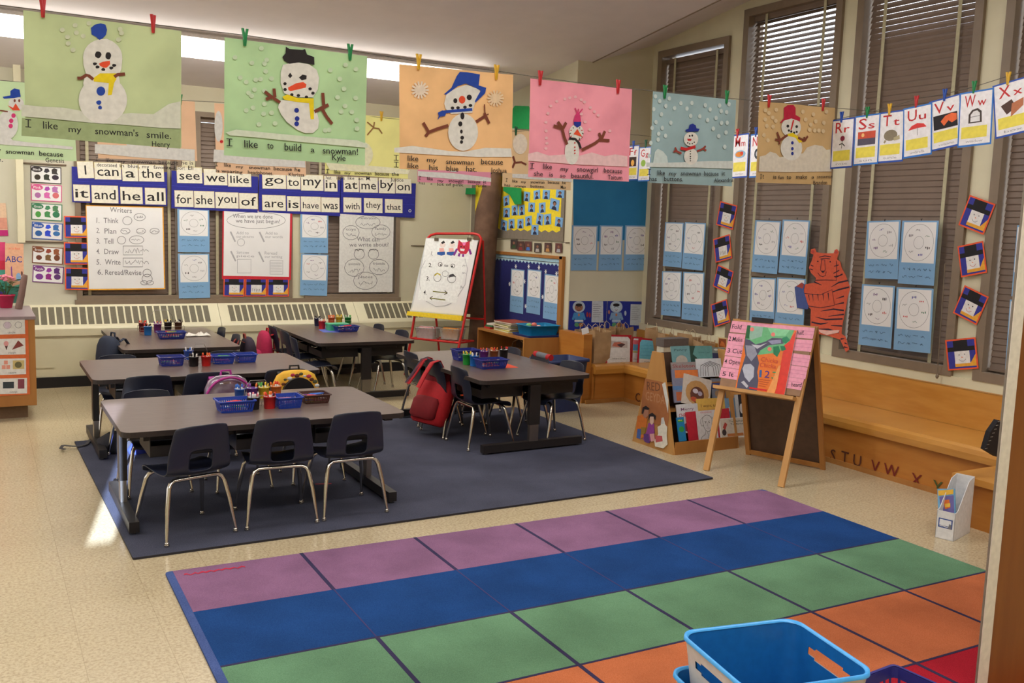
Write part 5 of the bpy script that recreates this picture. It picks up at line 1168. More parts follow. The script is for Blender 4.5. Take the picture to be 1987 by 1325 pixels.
# ============================================================ RETURN WALL: photo board, tree, low board
nB = (-1, 0, 0); qB = (XB, 0, 0)
bd = thing('photo_board', 'yellow bulletin board with scalloped grey border on the wall beside the paper tree', 'bulletin board', M=Matrix.Translation((XB, 9.0, 1.6)))
b = MB(); y0, y1, z0, z1 = 7.975, 10.0, 1.61, 2.20
b.box(-.013, -.002, y0-9.0, y1-9.0, z0-1.6-.085, z1-1.6, C(128, 118, 104, .8)); b.build('border', bd)
b = MB(); n = 26; pts = [(y0+.06, z1)]
for i in range(n+1):
    yy = y0+.06+(y1-.1-y0-.06)*i/n; pts.append((yy, z0+(.0 if i % 2 else .022)))
pts.append((y1-.1, z1)); b.add([(-.0135, a-9.0, c-1.6) for a, c in pts], [tuple(range(len(pts)))], C(236, 212, 44, .8)); b.build('backing', bd)
# twenty photographs
c8 = cc(750, 320); PH = [(932, 272, 22, 36, -.3), (1078, 243, 22, 36, .15), (1164, 228, 24, 34, -.2), (1230, 228, 26, 36, .05), (1336, 222, 30, 30, .08), (925, 366, 24, 36, .02), (992, 348, 22, 38, -.12), (1048, 346, 22, 38, -.18), (1118, 326, 24, 36, .03), (1205, 328, 24, 38, -.15), (1288, 303, 34, 42, .28),
      (898, 462, 24, 38, .25), (967, 452, 22, 36, -.12), (1034, 452, 22, 36, -.05), (1100, 430, 24, 36, -.18), (1172, 414, 24, 42, .3), (1246, 418, 26, 40, -.15), (1324, 438, 28, 36, .2), (1143, 500, 26, 38, .02)]
PL_ = ['top row, far left', 'top row, second from left', 'top row, third from left', 'top row, fourth from left', 'top right corner', 'middle row, far left', 'middle row, second from left', 'middle row, third from left', 'middle row, fourth from left', 'middle row, fifth from left', 'middle row, far right', 'bottom row, far left', 'bottom row, second from left', 'bottom row, third from left', 'bottom row, fourth from left', 'bottom row, fifth from left', 'bottom row, sixth from left', 'bottom row, far right', 'lowest of all, over the border']
M_sky = C(122, 172, 222, .4); M_skin = C(150, 104, 82, .7); M_hair = C(36, 28, 30, .8)
for (x, y, hw, hh, a), lb in zip(PH, PL_):
    hw *= 1.05; px, py = c8(x, y); w_, h_ = hw/K, hh/K; ca, sa = math.cos(a), math.sin(a)
    tl = (px-w_*ca+h_*sa, py-w_*sa-h_*ca); tr = (px+w_*ca+h_*sa, py+w_*sa-h_*ca); bl = (px-w_*ca-h_*sa, py-w_*sa+h_*ca)
    s = Sheet(qB, nB, tl, tr, bl, .016); s.base(M_sky, .001)
    s.fpoly([(.22, .98), (.30, .72), (.5, .62), (.72, .72), (.80, .98)], C(34, 40, 70, .7)); s.fell(.5, .38, .20, .20, M_hair); s.fell(.5, .46, .145, .17, M_skin)
    s.build('portrait_photo', 'small blue portrait photo on the yellow board, '+lb, 'photo', 'portrait photos on the yellow board')
# paper tree in the corner
tr_ = thing('paper_tree', 'brown crumpled paper tree trunk with green paper leaves in the corner behind the red easel', 'tree', loc=(4.93, 9.55, 0))
R = random.Random(3); rings = []; n = 14
prof = [(.0, 4.90, .16), (.35, 4.90, .145), (.75, 4.91, .13), (1.05, 4.91, .125), (1.30, 4.90, .125), (1.55, 4.91, .13), (1.80, 4.935, .13), (2.05, 4.975, .11), (2.30, 4.985, .095), (2.60, 4.98, .09), (2.98, 4.97, .08)]
for z, cx_, r in prof:
    rings.append([(cx_-4.93+r*math.cos(2*PI*i/n)*(1+.22*R.random()-.11), (9.30-9.55)+r*math.sin(2*PI*i/n)*(1+.22*R.random()-.11), z+.02*R.random()) for i in range(n)])
MB().loft(rings, mat('brown_kraft_tree', (94, 70, 56), .9, rgb2=(120, 92, 74), scale=7, bump=.4), True, True).build('trunk', tr_)
def leaf(pts, x, name='leaf'):
    P_ = [PX(*a, x)-Vector((4.93, 9.55, 0)) for a in pts]; k = len(P_)
    b = MB(); b.loft([[tuple(p) for p in P_], [tuple(p+Vector((-.006, 0, 0))) for p in P_]], C(22, 142, 74, .8), True, False); b.build(name, tr_)
leaf([(994, 214), (1000, 205), (1026, 206), (1030, 212), (1028, 251), (994, 249)], 5.03)
leaf([(905, 365), (923, 365), (923, 377), (904, 377)], 5.03)
leaf([(978, 362), (1012, 365), (1012, 396), (1000, 397), (990, 378), (977, 370)], 5.05)
# caption strip and little pegged photos
s = Sheet(qB, nB, (1000, 455), (1085, 459), (1000, 467), .003)
s.text('LOOK WHO', *c8(1002, 572), *c8(1112, 576), 9, C(50, 46, 110, .7)); s.text('IS IN', *c8(1126, 576), *c8(1180, 578), 8, C(120, 116, 106, .7)); s.text('OUR ROOM', *c8(1190, 578), *c8(1320, 582), 9, C(170, 40, 50, .7))
s.build('wall_letters', 'paper letters reading LOOK WHO IS IN OUR ROOM under the yellow board', 'letters')
P0 = PX(*c8(840, 572), XB); P1 = PX(*c8(1408, 600), XB); q = MB(); q.tube([(XB-.02, P0.y, P0.z), (XB-.02, P1.y, P1.z)], .002, M_string, 5); q.tube([(XB, P1.y, P1.z), (XB-.045, P1.y, P1.z)], .007, M_taupe, 8)
tag(q.build('hanging_string'), 'short string on the wall with six pegged snapshots', 'string')
for i, (x, y, a) in enumerate(((982, 608, .1), (1035, 622, .05), (1092, 624, 0), (1164, 636, .05), (1243, 634, 0), (1326, 638, .05))):
    px, py = c8(x, y); w_, h_ = 26/K, 36/K; s = Sheet(qB, nB, (px-w_, py-h_), (px+w_, py-h_+.5), (px-w_+.3, py+h_), .012); s.base(C(70+14*(i % 3), 60, 56, .5), .001)
    s.fell(.5, .38, .16, .15, M_skin); s.fpoly([(.2, .95), (.3, .6), (.7, .6), (.8, .95)], [C(60, 84, 50), C(140, 60, 60), C(70, 120, 200), C(180, 176, 170), C(200, 150, 90), C(170, 170, 176)][i])
    s.build('snapshot', 'snapshot pegged under the caption letters, %s from the left' % ('first', 'second', 'third', 'fourth', 'fifth', 'sixth')[i], 'photo', 'pegged snapshots')
# lower blue board in a wooden frame
lb = thing('display_board', 'dark blue display board with snowflake border and wooden frame above the low shelf', 'bulletin board', M=Matrix.Translation((XB, 8.8, .6)))
y0, y1, z0, z1 = 7.98, 9.45, .60, 1.36
b = MB(); b.box(-.02, 0, y0-8.8, y1-8.8, 0, z1-.6, C(40, 44, 112, .85)); b.build('backing', lb)
b = MB(); b.box(-.035, 0, y0-8.8-.035, y1-8.8, z1-.6-.012, z1-.6+.018, M_woodm).box(-.035, 0, y0-8.8-.045, y0-8.8+.02, 0, z1-.6+.018, M_woodm); b.build('frame', lb)
b = MB(); n = 40; P_ = [(y1-8.8, z1-.615)]+[(y0+.02-8.8, z1-.615)]
for i in range(n+1): P_.append((y0+.02-8.8+(y1-y0-.02)*i/n, z1-.6-(.085 if i % 2 else .062)))
b.add([(-.0215, a, c) for a, c in P_], [tuple(range(len(P_)))], C(168, 206, 224, .8))
b.add([(-.0225, a, c+.015) if i > 1 else (-.0225, a, z1-.6-.055) for i, (a, c) in enumerate(P_)], [tuple(range(len(P_)))], C(214, 232, 238, .8))
P_ = [(y0+.022-8.8, z1-.68), (y0+.022-8.8, .0)]
for i in range(31): P_.append((y0+(.055 if i % 2 else .04)-8.8, (z1-.68)*i/30))
b.add([(-.0215, a, c) for a, c in P_], [tuple(range(len(P_)))], C(190, 200, 222, .8)); b.build('scalloped_border', lb)
donut(qB, nB, (992, 521), (1018, 524), (988, 604), 'circle sheet on the dark blue board, left of three', 41, .024, .62)
donut(qB, nB, (1024, 522), (1051, 525), (1021, 606), 'circle sheet on the dark blue board, middle of three', 42, .024, .62)
donut(qB, nB, (1057, 531), (1087, 535), (1053, 617), 'circle sheet on the dark blue board, right of three', 43, .024, .62)
def flake(px, py, label, r=.028):
    p = PX(px, py, XB-.026); q = MB(); P_ = []
    for i in range(12):
        a = 2*PI*i/12; rr = r if i % 2 == 0 else r*.45; P_.append((0, rr*math.cos(a), rr*math.sin(a)))
    q.loft([P_, [(-.002, b_, c_) for _, b_, c_ in P_]], C(222, 226, 230, .8), True, False); o = q.build('paper_snowflake'); o.matrix_world = Matrix.Translation(p); tag(o, label, 'snowflake', 'paper snowflakes on the dark blue board')
for x, y, t in ((1001, 517, 'white paper snowflake at the top of the left circle sheet'), (1046, 519, 'white paper snowflake at the top right of the middle circle sheet'), (1059, 527, 'white paper snowflake at the top left of the right circle sheet'), (1080, 531, 'white paper snowflake at the top right of the right circle sheet'), (1020, 594, 'white paper snowflake low between the left and middle circle sheets'), (1018, 546, 'white paper snowflake between the left and middle circle sheets, halfway up'), (1026, 517, 'grey paper snowflake at the top left of the middle circle sheet'), (989, 551, 'grey paper snowflake left of the left circle sheet'), (1053, 576, 'grey paper snowflake left of the right circle sheet')):
    flake(x, y, t)

# ============================================================ ALCOVE WALL
qC = (0, YC, 0)
s = Sheet(qC, nA, (1112, 340), (1264, 340), (1108, 470), .002); s.base(mat('teal_paper', (38, 118, 168), .85, rgb2=(46, 128, 178), scale=3), .002); s.build('backing_paper', 'plain bright blue paper covering the upper alcove wall', 'paper')
for i, (x0, x1, x2) in enumerate(((1110, 1160, 1108), (1164, 1209, 1163), (1213, 1260, 1212))):
    donut(qC, nA, (x0, 437), (x1, 438), (x2, 525), 'circle sheet below the bright blue paper, %s of three' % ('leftmost', 'middle', 'rightmost')[i], 50+i, .006+.001*i, .64)
M_nav = C(34, 46, 140, .8)
def parka(tl, tr, bl, label, cx, face, col, trim):
    s = Sheet(qC, nA, tl, tr, bl, .004); s.base(M_nav, .0015)
    c = cc(1090, 330, 3.783)
    s.ell(*c(cx, 1003), 12, 11.5, C(176, 190, 204), n=20); s.ell(*c(cx, 1008), 8, 7.5, face, n=18)
    if face is not trim: s.ell(*c(cx, 990), 6.5, 3.2, M_hair)
    for e in (-1, 1): s.ell(*c(cx+e*12, 1006), .9, .9, M_ink, n=6)
    s.line([c(cx-12, 1024), c(cx, 1030), c(cx+12, 1024)], .8, C(140, 60, 60))
    s.poly([c(cx-36, 1045), c(cx+36, 1045), c(cx+52, 1095), c(cx+38, 1102), c(cx+30, 1085), c(cx+32, 1118), c(cx-32, 1118), c(cx-30, 1085), c(cx-40, 1102), c(cx-52, 1095)], col)
    s.poly([c(cx-32, 1100), c(cx+32, 1100), c(cx+32, 1112), c(cx-32, 1112)], trim); s.ell(*c(cx, 1062), 2, 3, C(190, 120, 80), n=8)
    s.ell(*c(cx-16, 1135), 4.5, 4, C(90, 150, 110)); s.ell(*c(cx+16, 1135), 4.5, 4, C(170, 110, 60) if trim is not face else C(150, 180, 210))
    if cx < 250:
        s.ell(*c(cx+62, 1060), 2, 5, C(160, 50, 60)); s.ell(*c(cx+80, 1064), 2, 5, C(150, 50, 70))
        s.poly([c(222, 960), c(303, 962), c(303, 1118), c(217, 1116)], C(196, 200, 206)); x0, x1, y0 = 228, 296, 985
    else:
        s.ell(*c(cx+66, 1050), 2, 5, C(180, 196, 210)); s.ell(*c(cx-54, 1042), 2, 4, C(180, 120, 100)); s.ell(*c(cx+50, 1145), 3, 5, C(190, 120, 80))
        s.poly([c(505, 984), c(586, 986), c(582, 1140), c(500, 1138)], C(186, 192, 198)); x0, x1, y0 = 512, 576, 1005
    for k in range(7): s.line([c(x0, y0+k*15), c(x0+(x1-x0)*(.6+.4*((k*37) % 10)/10), y0+k*15)], .6, M_pencil)
    return s.build('parka_poster', label, 'poster', 'navy posters with parka figures')
parka((1105, 584), (1178, 584), (1103, 644), 'navy poster with parka figure in bright blue, left of the pair', 125, M_skin, C(70, 138, 196), C(226, 226, 220))
parka((1179, 584), (1251, 585), (1178, 642), 'navy poster with pale blue parka figure, right of the pair', 400, C(190, 204, 214), C(128, 160, 196), C(176, 196, 214))

# ============================================================ WINDOW WALL: sheets, squares, tiger
nR = (-1, 0, 0); qR = (XR-.035, 0, 0)
DR = [((1291, 431), (1327, 432), (1287, 516), 'upper left of four in the window nearest the alcove'), ((1329, 431), (1370, 433), (1326, 521), 'upper right of four in the window nearest the alcove'),
      ((1285, 526), (1323, 527), (1283, 611), 'lower left of four in the window nearest the alcove'), ((1326, 527), (1367, 529), (1322, 619), 'lower right of four in the window nearest the alcove'),
      ((1466, 427), (1516, 429), (1459, 527), 'upper left of four in the window behind the wooden easel'), ((1519, 426), (1572, 428), (1512, 529), 'upper right of four in the window behind the wooden easel'),
      ((1458, 538), (1506, 540), (1452, 634), 'lower left of four in the window behind the wooden easel'), ((1508, 538), (1564, 541), (1503, 640), 'lower right of four in the window, by the tiger book'),
      ((1683, 429), (1748, 427), (1683, 540), 'upper left of four in the window right of the tiger'), ((1751, 428), (1822, 428), (1746, 550), 'upper right of four in the window right of the tiger'),
      ((1673, 551), (1737, 555), (1665, 668), 'lower left of four in the window right of the tiger'), ((1740, 557), (1812, 560), (1735, 678), 'lower right of four in the window right of the tiger'),
      ((1974, 437), (1998, 437), (1968, 575), 'upper one at the right edge beyond the cream post'), ((1960, 581), (1994, 583), (1948, 716), 'lower one at the right edge beyond the cream post')]
for i, (tl, tr, bl, d) in enumerate(DR):
    donut(qR, nR, tl, tr, bl, 'circle sheet, '+d, 60+i, .001*(i % 2), .66)
    p = PX((tl[0]+tr[0])/2+2, tl[1]-1, XR-.035); q = MB(); q.tube([(-.001, -.004, .012), (-.004, 0, -.004)], .002, M_ink, 5); q.tube([(-.004, 0, -.004), (-.006, .003, .010)], .002, M_ink, 5)
    o = q.build('sheet_clip'); o.matrix_world = Matrix.Translation(p); tag(o, 'clip of the circle sheet '+d, 'clip', 'clips above the window sheets')
qP = (XR, 0, 0)
SQ = [((1398, 390), (1431, 399), (1389, 436), 'top of four beside the first window'), ((1384, 464), (1416, 454), (1396, 508), 'second of four beside the first window'), ((1393, 513), (1424, 527), (1379, 553), 'third of four beside the first window'), ((1379, 591), (1410, 580), (1389, 634), 'lowest of four beside the first window'),
      ((1882, 378), (1932, 396), (1861, 437), 'top of four on the right post'), ((1858, 478), (1908, 467), (1867, 538), 'second of four on the right post'), ((1872, 553), (1919, 576), (1851, 608), 'third of four on the right post'), ((1834, 660), (1893, 654), (1841, 719), 'lowest of four on the right post')]
for i, (tl, tr, bl, d) in enumerate(SQ): snow_square(qP, nR, tl, tr, bl, 'tilted cut-paper snowman square, '+d, [1, 3, 2, 0, 1, 0, 2, 1][i], .034)
# tiger
tg = Sheet((XR-.02, 0, 0), nR, (1560, 480), (1652, 480), (1560, 680), .02); tg.mb('tiger'); M_tg = C(214, 92, 62, .6); M_st = C(50, 34, 52, .7)
c = cc(1487, 320)
def thick(s, pts, m, z0, z1): 
    P_ = [s.L(*a) for a in pts]; s.mb('tiger').prism(P_, z0, z1, m)
ol = [(345, 650), (375, 642), (388, 672), (440, 680), (520, 680), (528, 655), (545, 648), (560, 668), (552, 700), (545, 725), (570, 745), (580, 790), (612, 850), (648, 945), (625, 1030), (608, 1130), (585, 1240), (580, 1300), (610, 1320), (640, 1420), (615, 1440), (570, 1345), (480, 1315), (340, 1290), (345, 1110), (300, 1070), (272, 1030), (292, 960), (300, 920), (375, 905), (385, 870), (345, 830), (330, 790), (352, 735), (365, 690), (342, 680)]
thick(tg, [c(*a) for a in ol], M_tg, 0, .003); tg.z0 = .0031
for pl in (((640, 940), (560, 960), (480, 990)), ((630, 890), (560, 905), (500, 940)), ((600, 1010), (540, 1030)), ((600, 1060), (530, 1075)), ((600, 1120), (520, 1110), (420, 1125)), ((600, 1150), (480, 1165)), ((590, 1185), (460, 1190), (380, 1170)), ((350, 1210), (420, 1225), (480, 1215)), ((585, 1240), (500, 1235)), ((560, 1290), (480, 1265), (400, 1262)), ((370, 900), (430, 925)), ((590, 840), (530, 870)), ((605, 1370), (630, 1380)), ((575, 1340), (605, 1335)), ((600, 1400), (630, 1408))):
    P_ = [c(*a) for a in pl]; tg.line(P_, [2.4]*(len(P_)-1)+[.6], M_st)
for pl in (((410, 710), (455, 700), (500, 708)), ((420, 725), (455, 718), (492, 724)), ((345, 770), (365, 780)), ((340, 800), (362, 808)), ((560, 770), (525, 780)), ((565, 810), (520, 835)), ((572, 850), (525, 860))): tg.line([c(*a) for a in pl], 1.3, M_st)
tg.line([c(*a) for a in ((428, 730), (420, 810), (438, 830), (458, 808), (452, 730), (428, 730))], .9, M_st); tg.poly([c(425, 815), c(455, 815), c(440, 832)], M_st)
tg.line([c(*a) for a in ((400, 830), (415, 852), (438, 860), (460, 850), (465, 820))], .9, M_st); tg.line([c(*a) for a in ((380, 888), (460, 885), (545, 888), (542, 740))], 1, M_st)
tg.ell(*c(400, 742), 1.4, 1.4, M_st, n=7); tg.ell(*c(495, 745), 1.4, 1.4, M_st, n=7)
for e, (x, y) in enumerate(((362, 668), (540, 672))): tg.ell(*c(x, y), 3, 3.4, C(190, 70, 60), n=9)
arm = [c(*a) for a in ((282, 1005), (300, 990), (420, 1000), (510, 960), (528, 1080), (420, 1100), (330, 1085), (285, 1050))]; thick(tg, arm, M_tg, .003, .006); tg.z0 = .0061; tg.lay = 0
tg.line(arm+[arm[0]], .9, M_st)
for x in (330, 360, 400, 440, 480): tg.line([c(x, 1000-.1*(x-330)), c(x+6, 1045)], [2, .5], M_st)
tg.poly([c(*a) for a in ((222, 940), (280, 905), (300, 920), (292, 970), (330, 1090), (322, 1112), (240, 1100), (228, 1000))], C(70, 88, 150, .5)); tg.poly([c(235, 935), c(275, 905), (1561, 552), (1559, 560)], C(170, 70, 60))
tg.poly([c(400, 1265), c(470, 1275), c(570, 1270), c(560, 1290), c(470, 1310), c(420, 1290)], C(236, 190, 180, .3))
o = MB; tg.build('paper_tiger', 'orange paper cut-out tiger reading a blue book, fixed over the window post', 'tiger')
# pull cord
P_ = PX(1822, 690, XR-.06); q = MB(); q.tube([(XR-.055, P_.y+.02, 1.5), (XR-.055, P_.y+.01, 1.0), (XR-.06, P_.y, .72)], .004, C(120, 108, 92), 6); q.ball((XR-.06, P_.y, .70), .012, C(120, 108, 92), 8, 1, 1, 1.6)
tag(q.build('blind_cord'), 'blind pull cord hanging at the right side of the window past the tiger', 'cord')

# ============================================================ LOW SHELF BY THE RETURN WALL
sh = thing('low_shelf', 'low open wooden shelf under the dark blue board, with a blue bin on top', 'shelf', loc=(4.83, 8.27, 0))
def lb_(name, root, boxes):
    o = root.matrix_world.translation; q = MB()
    for (x0, x1, y0, y1, z0, z1, m) in boxes: q.box(x0-o.x, x1-o.x, y0-o.y, y1-o.y, z0-o.z, z1-o.z, m)
    return q.build(name, root)
sx0, sx1, sy0, sy1 = 4.60, 5.075, 7.84, 8.82
lb_('top', sh, [(sx0, sx1, sy0, sy1, .565, .585, M_woodm)])
lb_('side_panel', sh, [(sx0, sx1, sy0, sy0+.02, 0, .565, M_woodm)]); lb_('side_panel', sh, [(sx0, sx1, sy1-.02, sy1, 0, .565, M_woodm)])
lb_('shelf', sh, [(sx0+.01, sx1, sy0+.02, sy1-.02, .24, .258, M_woodm)]); lb_('bottom', sh, [(sx0+.01, sx1, sy0+.02, sy1-.02, .04, .058, M_woodm)])
lb_('back', sh, [(sx1-.01, sx1, sy0+.02, sy1-.02, .058, .565, M_board)])
for i, (rgb, dy, dx) in enumerate(((( 190, 190, 60), 0, 0), ((222, 208, 80), .01, .01), ((96, 70, 50), -.01, 0), ((200, 190, 70), .015, .01), ((70, 90, 60), 0, .015), ((150, 60, 40), -.01, .005))):
    bk = thing('picture_book', '%s lying in the stack on the low shelf, %s from the bottom' % (('olive book', 'yellow book', 'brown book', 'pale yellow book', 'dark green book', 'red-brown book')[i], ('first', 'second', 'third', 'fourth', 'fifth', 'sixth')[i]), 'book', loc=(4.79+dx, 8.42+dy, .586+i*.0175), rz=.06*(i % 3-1), group='stack of books on the low shelf')
    MB().box(-.13, .13, -.17, .17, 0, .002, C(*rgb)).box(-.13, .13, -.17, .17, .0145, .0165, C(*rgb)).box(.125, .13, -.17, .17, 0, .0165, C(*rgb)).build('cover', bk); MB().box(-.127, .125, -.167, .167, .002, .0145, C(220, 214, 196)).build('pages', bk)
for i, rgb in enumerate(((190, 50, 44), (60, 110, 70), (210, 200, 190))):
    o = MB().box(-.09, .09, -.06, .06, 0, .018, C(*rgb)).build('picture_book'); o.matrix_world = Matrix.Translation((4.74+.01*i, 8.70, .586+.019*i)) @ Matrix.Rotation(.2*i, 4, 'Z'); tag(o, '%s small book at the far left end of the low shelf top' % ('red', 'green', 'white')[i], 'book', 'small books at the shelf end')
ty = thing('tray', 'dark blue tray under the blue bin on the low shelf', 'tray', loc=(4.86, 8.02, .5865))
b = MB(); b.prism(rrect(.40, .34, .02, 3), 0, .004, C(28, 50, 110, .4)); b.loft([[(x, y, .004) for x, y in rrect(.39, .33, .02, 3)], [(x, y, .020) for x, y in rrect(.41, .35, .02, 3)], [(x, y, .020) for x, y in rrect(.40, .34, .02, 3)], [(x, y, .005) for x, y in rrect(.38, .32, .02, 3)]], C(28, 50, 110, .4), False, True); b.build('body', ty)
bn = thing('plastic_bin', 'translucent bright blue bin of toys on the low shelf', 'bin', loc=(4.86, 8.02, .5915))
b = MB(); mb_ = mat('translucent_blue', (30, 134, 186), .3, alpha=.88)
b.prism(rrect(.30, .24, .02, 3), 0, .003, mb_); b.loft([[(x, y, z) for x, y in rrect(w_, d_, .02, 3)] for w_, d_, z in ((.30, .24, 0), (.34, .28, .10), (.36, .30, .10), (.36, .30, .106), (.335, .275, .106), (.295, .235, .004))], mb_, False, True); b.build('body', bn)
R = random.Random(8)
for i in range(14):
    q = MB(); q.ball((0, 0, 0), .026, C(*[(230, 170, 150), (220, 220, 90), (120, 190, 120), (230, 120, 110), (150, 110, 190)][i % 5], .5), 8, 1, 1.3, .8)
    o = q.build('toy_block'); o.matrix_world = Matrix.Translation((4.86+.22*(R.random()-.5), 8.02+.16*(R.random()-.5), .62+.08*(i/14))); tag(o, '%s toy piece in the blue bin on the low shelf' % ('pink', 'yellow', 'green', 'coral', 'lilac')[i % 5], 'toy', 'toys in the blue bin')
bk = thing('wicker_basket', 'round wicker basket inside the low shelf', 'basket', loc=(4.80, 8.28, .26))
b = MB(); mw = mat('wicker', (168, 128, 84), .8, rgb2=(120, 86, 52), scale=30, stretch=(1, 1, 6), bump=.5)
b.lathe([(.11, 0), (.155, .14), (.165, .15), (.160, .155), (.150, .145), (.105, .006), (.001, .006)], mw, 24, caps=False); b.cyl((0, 0, 0), .11, .004, mw, 24); b.build('body', bk)
MB().tube([(0, -.15, .14), (0, -.12, .22), (0, 0, .26), (0, .12, .22), (0, .15, .14)], .006, mw, 6).build('handle', bk)
o = MB().ball((0, 0, .055), .055, C(110, 50, 130, .35), 16).build('ball'); o.matrix_world = Matrix.Translation((4.68, 7.99, .26)); tag(o, 'purple ball on the inner shelf of the low unit', 'ball')
o = MB().ball((0, 0, .035), .05, C(40, 100, 170, .4), 12, 1, 1.2, .7).build('toy_dish'); o.matrix_world = Matrix.Translation((4.66, 8.62, .26)); tag(o, 'small blue toy dish inside the low shelf near its left end', 'toy')

# ============================================================ RED EASEL
RE = thing('easel', 'red metal chart easel with yellow ledge and a white pad of numbered pictures', 'easel', loc=(4.42, 9.10, 0))
def er(p): return tuple(Vector(p)-Vector((4.42, 9.10, 0)))
TL = PX(828, 462, 4.27); TLp = Vector((4.27, PY(828, 462, 9.4).y, 0))
A = PY(829, 463, 9.42); B_ = PY(934, 463, 8.92)                       # upper corners of the front frame
Fl = Vector((4.02, 9.38, .02)); Fr = Vector((4.30, 8.80, .02))
M_redm = M_red
b = MB(); top = []
dAB = (B_-A); up = ((A-Fl).normalized()+(B_-Fr).normalized()).normalized()
p = [Fl, A, A+up*.04+dAB*.06, A+up*.055+dAB*.16, B_+up*.055-dAB*.16, B_+up*.04-dAB*.06, B_, Fr]
b.tube([er(x) for x in p], .014, M_redm, 10); b.build('front_frame', RE)
rb = Vector((.56, .28, 0)); 
Rl = Fl+rb*1.0; Rr = Fr+rb*1.0
Rl.x = min(Rl.x, 4.95); 
b = MB(); b.tube([er(x) for x in (Rl, A+Vector((.03, .02, -.02)), )], .013, M_redm, 8); b.tube([er(x) for x in (Rr, B_+Vector((.03, .02, -.02)))], .013, M_redm, 8)
b.tube([er(Rl.lerp(A, .42)), er(Rr.lerp(B_, .42))], .011, M_redm, 8); b.build('rear_frame', RE)
nE = (B_-A).cross(Fl-A).normalized()
if nE.dot(CAMP-A) < 0: nE = -nE
b = MB(); P4 = [Rl.lerp(A, .45), Rr.lerp(B_, .45), Rr.lerp(B_, .97), Rl.lerp(A, .97)]
b.loft([[er(x) for x in P4], [er(x+Vector((.008, .004, 0))) for x in P4]], M_board, True, False); b.build('rear_board', RE)
s = Sheet(A, nE, (827, 462), (929, 466), (798, 605), .018)
def epoly(pts, m, th=.0, name=None, z0=0):
    L_ = [s.L(*a) for a in pts]; q = MB(); q.prism([(a[0], a[1]) for a in L_], z0, z0+max(th, .0005), m)
    q.v = [tuple((s.M @ Vector(v))-Vector((4.42, 9.10, 0))) for v in q.v]; return q
eb = epoly([(827, 461), (928, 466), (898, 614), (795, 606)], C(206, 210, 210, .4), .008, z0=-.012); eb.build('board', RE)
epoly([(794, 604), (899, 613), (898, 623), (792, 612)], C(238, 206, 30, .5), .05, z0=-.01).build('ledge', RE)
e1 = Fl.lerp(A, .27); e2 = Fr.lerp(B_, .27); e3 = e1+rb*.40; e4 = e2+rb*.40
b = MB(); b.tube([er(e1), er(e2)], .012, M_redm, 8); b.tube([er(e3), er(e4)], .010, M_redm, 8); b.tube([er(e1), er(e3)], .010, M_redm, 8); b.tube([er(e2), er(e4)], .010, M_redm, 8)
for i in range(1, 8): b.tube([er(e1.lerp(e2, i/8)), er(e3.lerp(e4, i/8))], .004, M_redm, 6)
b.build('shelf', RE)
# pad on the easel
s = Sheet(A, nE, (830, 463), (927, 467), (798, 604), .019); s.mb(); s.poly([(830, 463), (927, 468), (899, 611), (799, 602)], M_paperw); s.z0 = .002
ce = lambda x, y: (780+x/4.567, 430+y/4.567)
s.poly([ce(*a) for a in ((212, 150), (640, 160), (482, 722), (140, 692))], C(238, 240, 238, .75))
for t, x0, x1, y in (('1.', 258, 274, 298), ('2.', 236, 268, 402), ('3.', 215, 245, 520), ('4.', 190, 218, 644)): s.text(t, *ce(x0, y), *ce(x1, y+2), 8, M_ink)
for x in (350, 435):
    s.ell(*ce(x+12, 205), 5.5, 5.5, C(236, 220, 214), n=12); s.poly([ce(x-2, 185), ce(x+20, 168), ce(x+34, 185), ce(x+6, 200)], M_ink)
    s.poly([ce(x-18, 235), ce(x+22, 235), ce(x+26, 272), ce(x-18, 272)], C(234, 176, 170)); s.poly([ce(x-36, 270), ce(x+30, 266), ce(x+34, 292), ce(x, 302), ce(x-38, 290)], C(38, 86, 160))
s.poly([ce(*a) for a in ((504, 160), (530, 185), (570, 185), (602, 165), (600, 245), (570, 288), (520, 285), (490, 245))], C(200, 36, 64)); s.poly([ce(*a) for a in ((530, 178), (545, 190), (572, 178), (560, 210), (545, 212))], C(240, 130, 190))
s.poly([ce(*a) for a in ((515, 238), (558, 242), (552, 262), (520, 258))], M_paperw)
for pl in (((490, 240), (470, 280), (460, 300)), ((598, 245), (612, 290)), ((512, 280), (504, 308)), ((545, 288), (542, 312))): s.line([ce(*a) for a in pl], 4, C(130, 50, 140))
s.ell(*ce(525, 222), 1.4, 1.4, M_ink, n=6); s.ell(*ce(552, 225), 1.4, 1.4, M_ink, n=6)
pring(s, *ce(340, 380), 4, 4, M_ink, .9, 10); s.ell(*ce(345, 385), 1.6, 1.6, M_ink, n=7); s.text('to', *ce(375, 400), *ce(410, 402), 6, M_ink); pring(s, *ce(452, 392), 4, 3.6, M_ink, .9, 10); s.ell(*ce(446, 396), 1.8, 1.8, M_ink, n=7)
pring(s, *ce(315, 495), 7, 8); s.line([ce(290, 478), ce(315, 458), ce(342, 472)], 2.2, C(200, 180, 50)); pring(s, *ce(385, 462), 6, 5.5, wd=.6); pring(s, *ce(442, 505), 8, 8); s.poly([ce(415, 500), ce(425, 470), ce(455, 462), ce(482, 490), ce(462, 486), ce(430, 490)], C(60, 56, 60))
s.line([ce(275, 618), ce(400, 632)], 1.6, C(120, 120, 30)); s.line([ce(380, 612), ce(406, 633), ce(376, 645)], 1.3, M_ink); s.line([ce(386, 694), ce(250, 678)], 1.6, C(120, 120, 30)); s.line([ce(274, 662), ce(248, 678), ce(270, 696)], 1.3, M_ink)
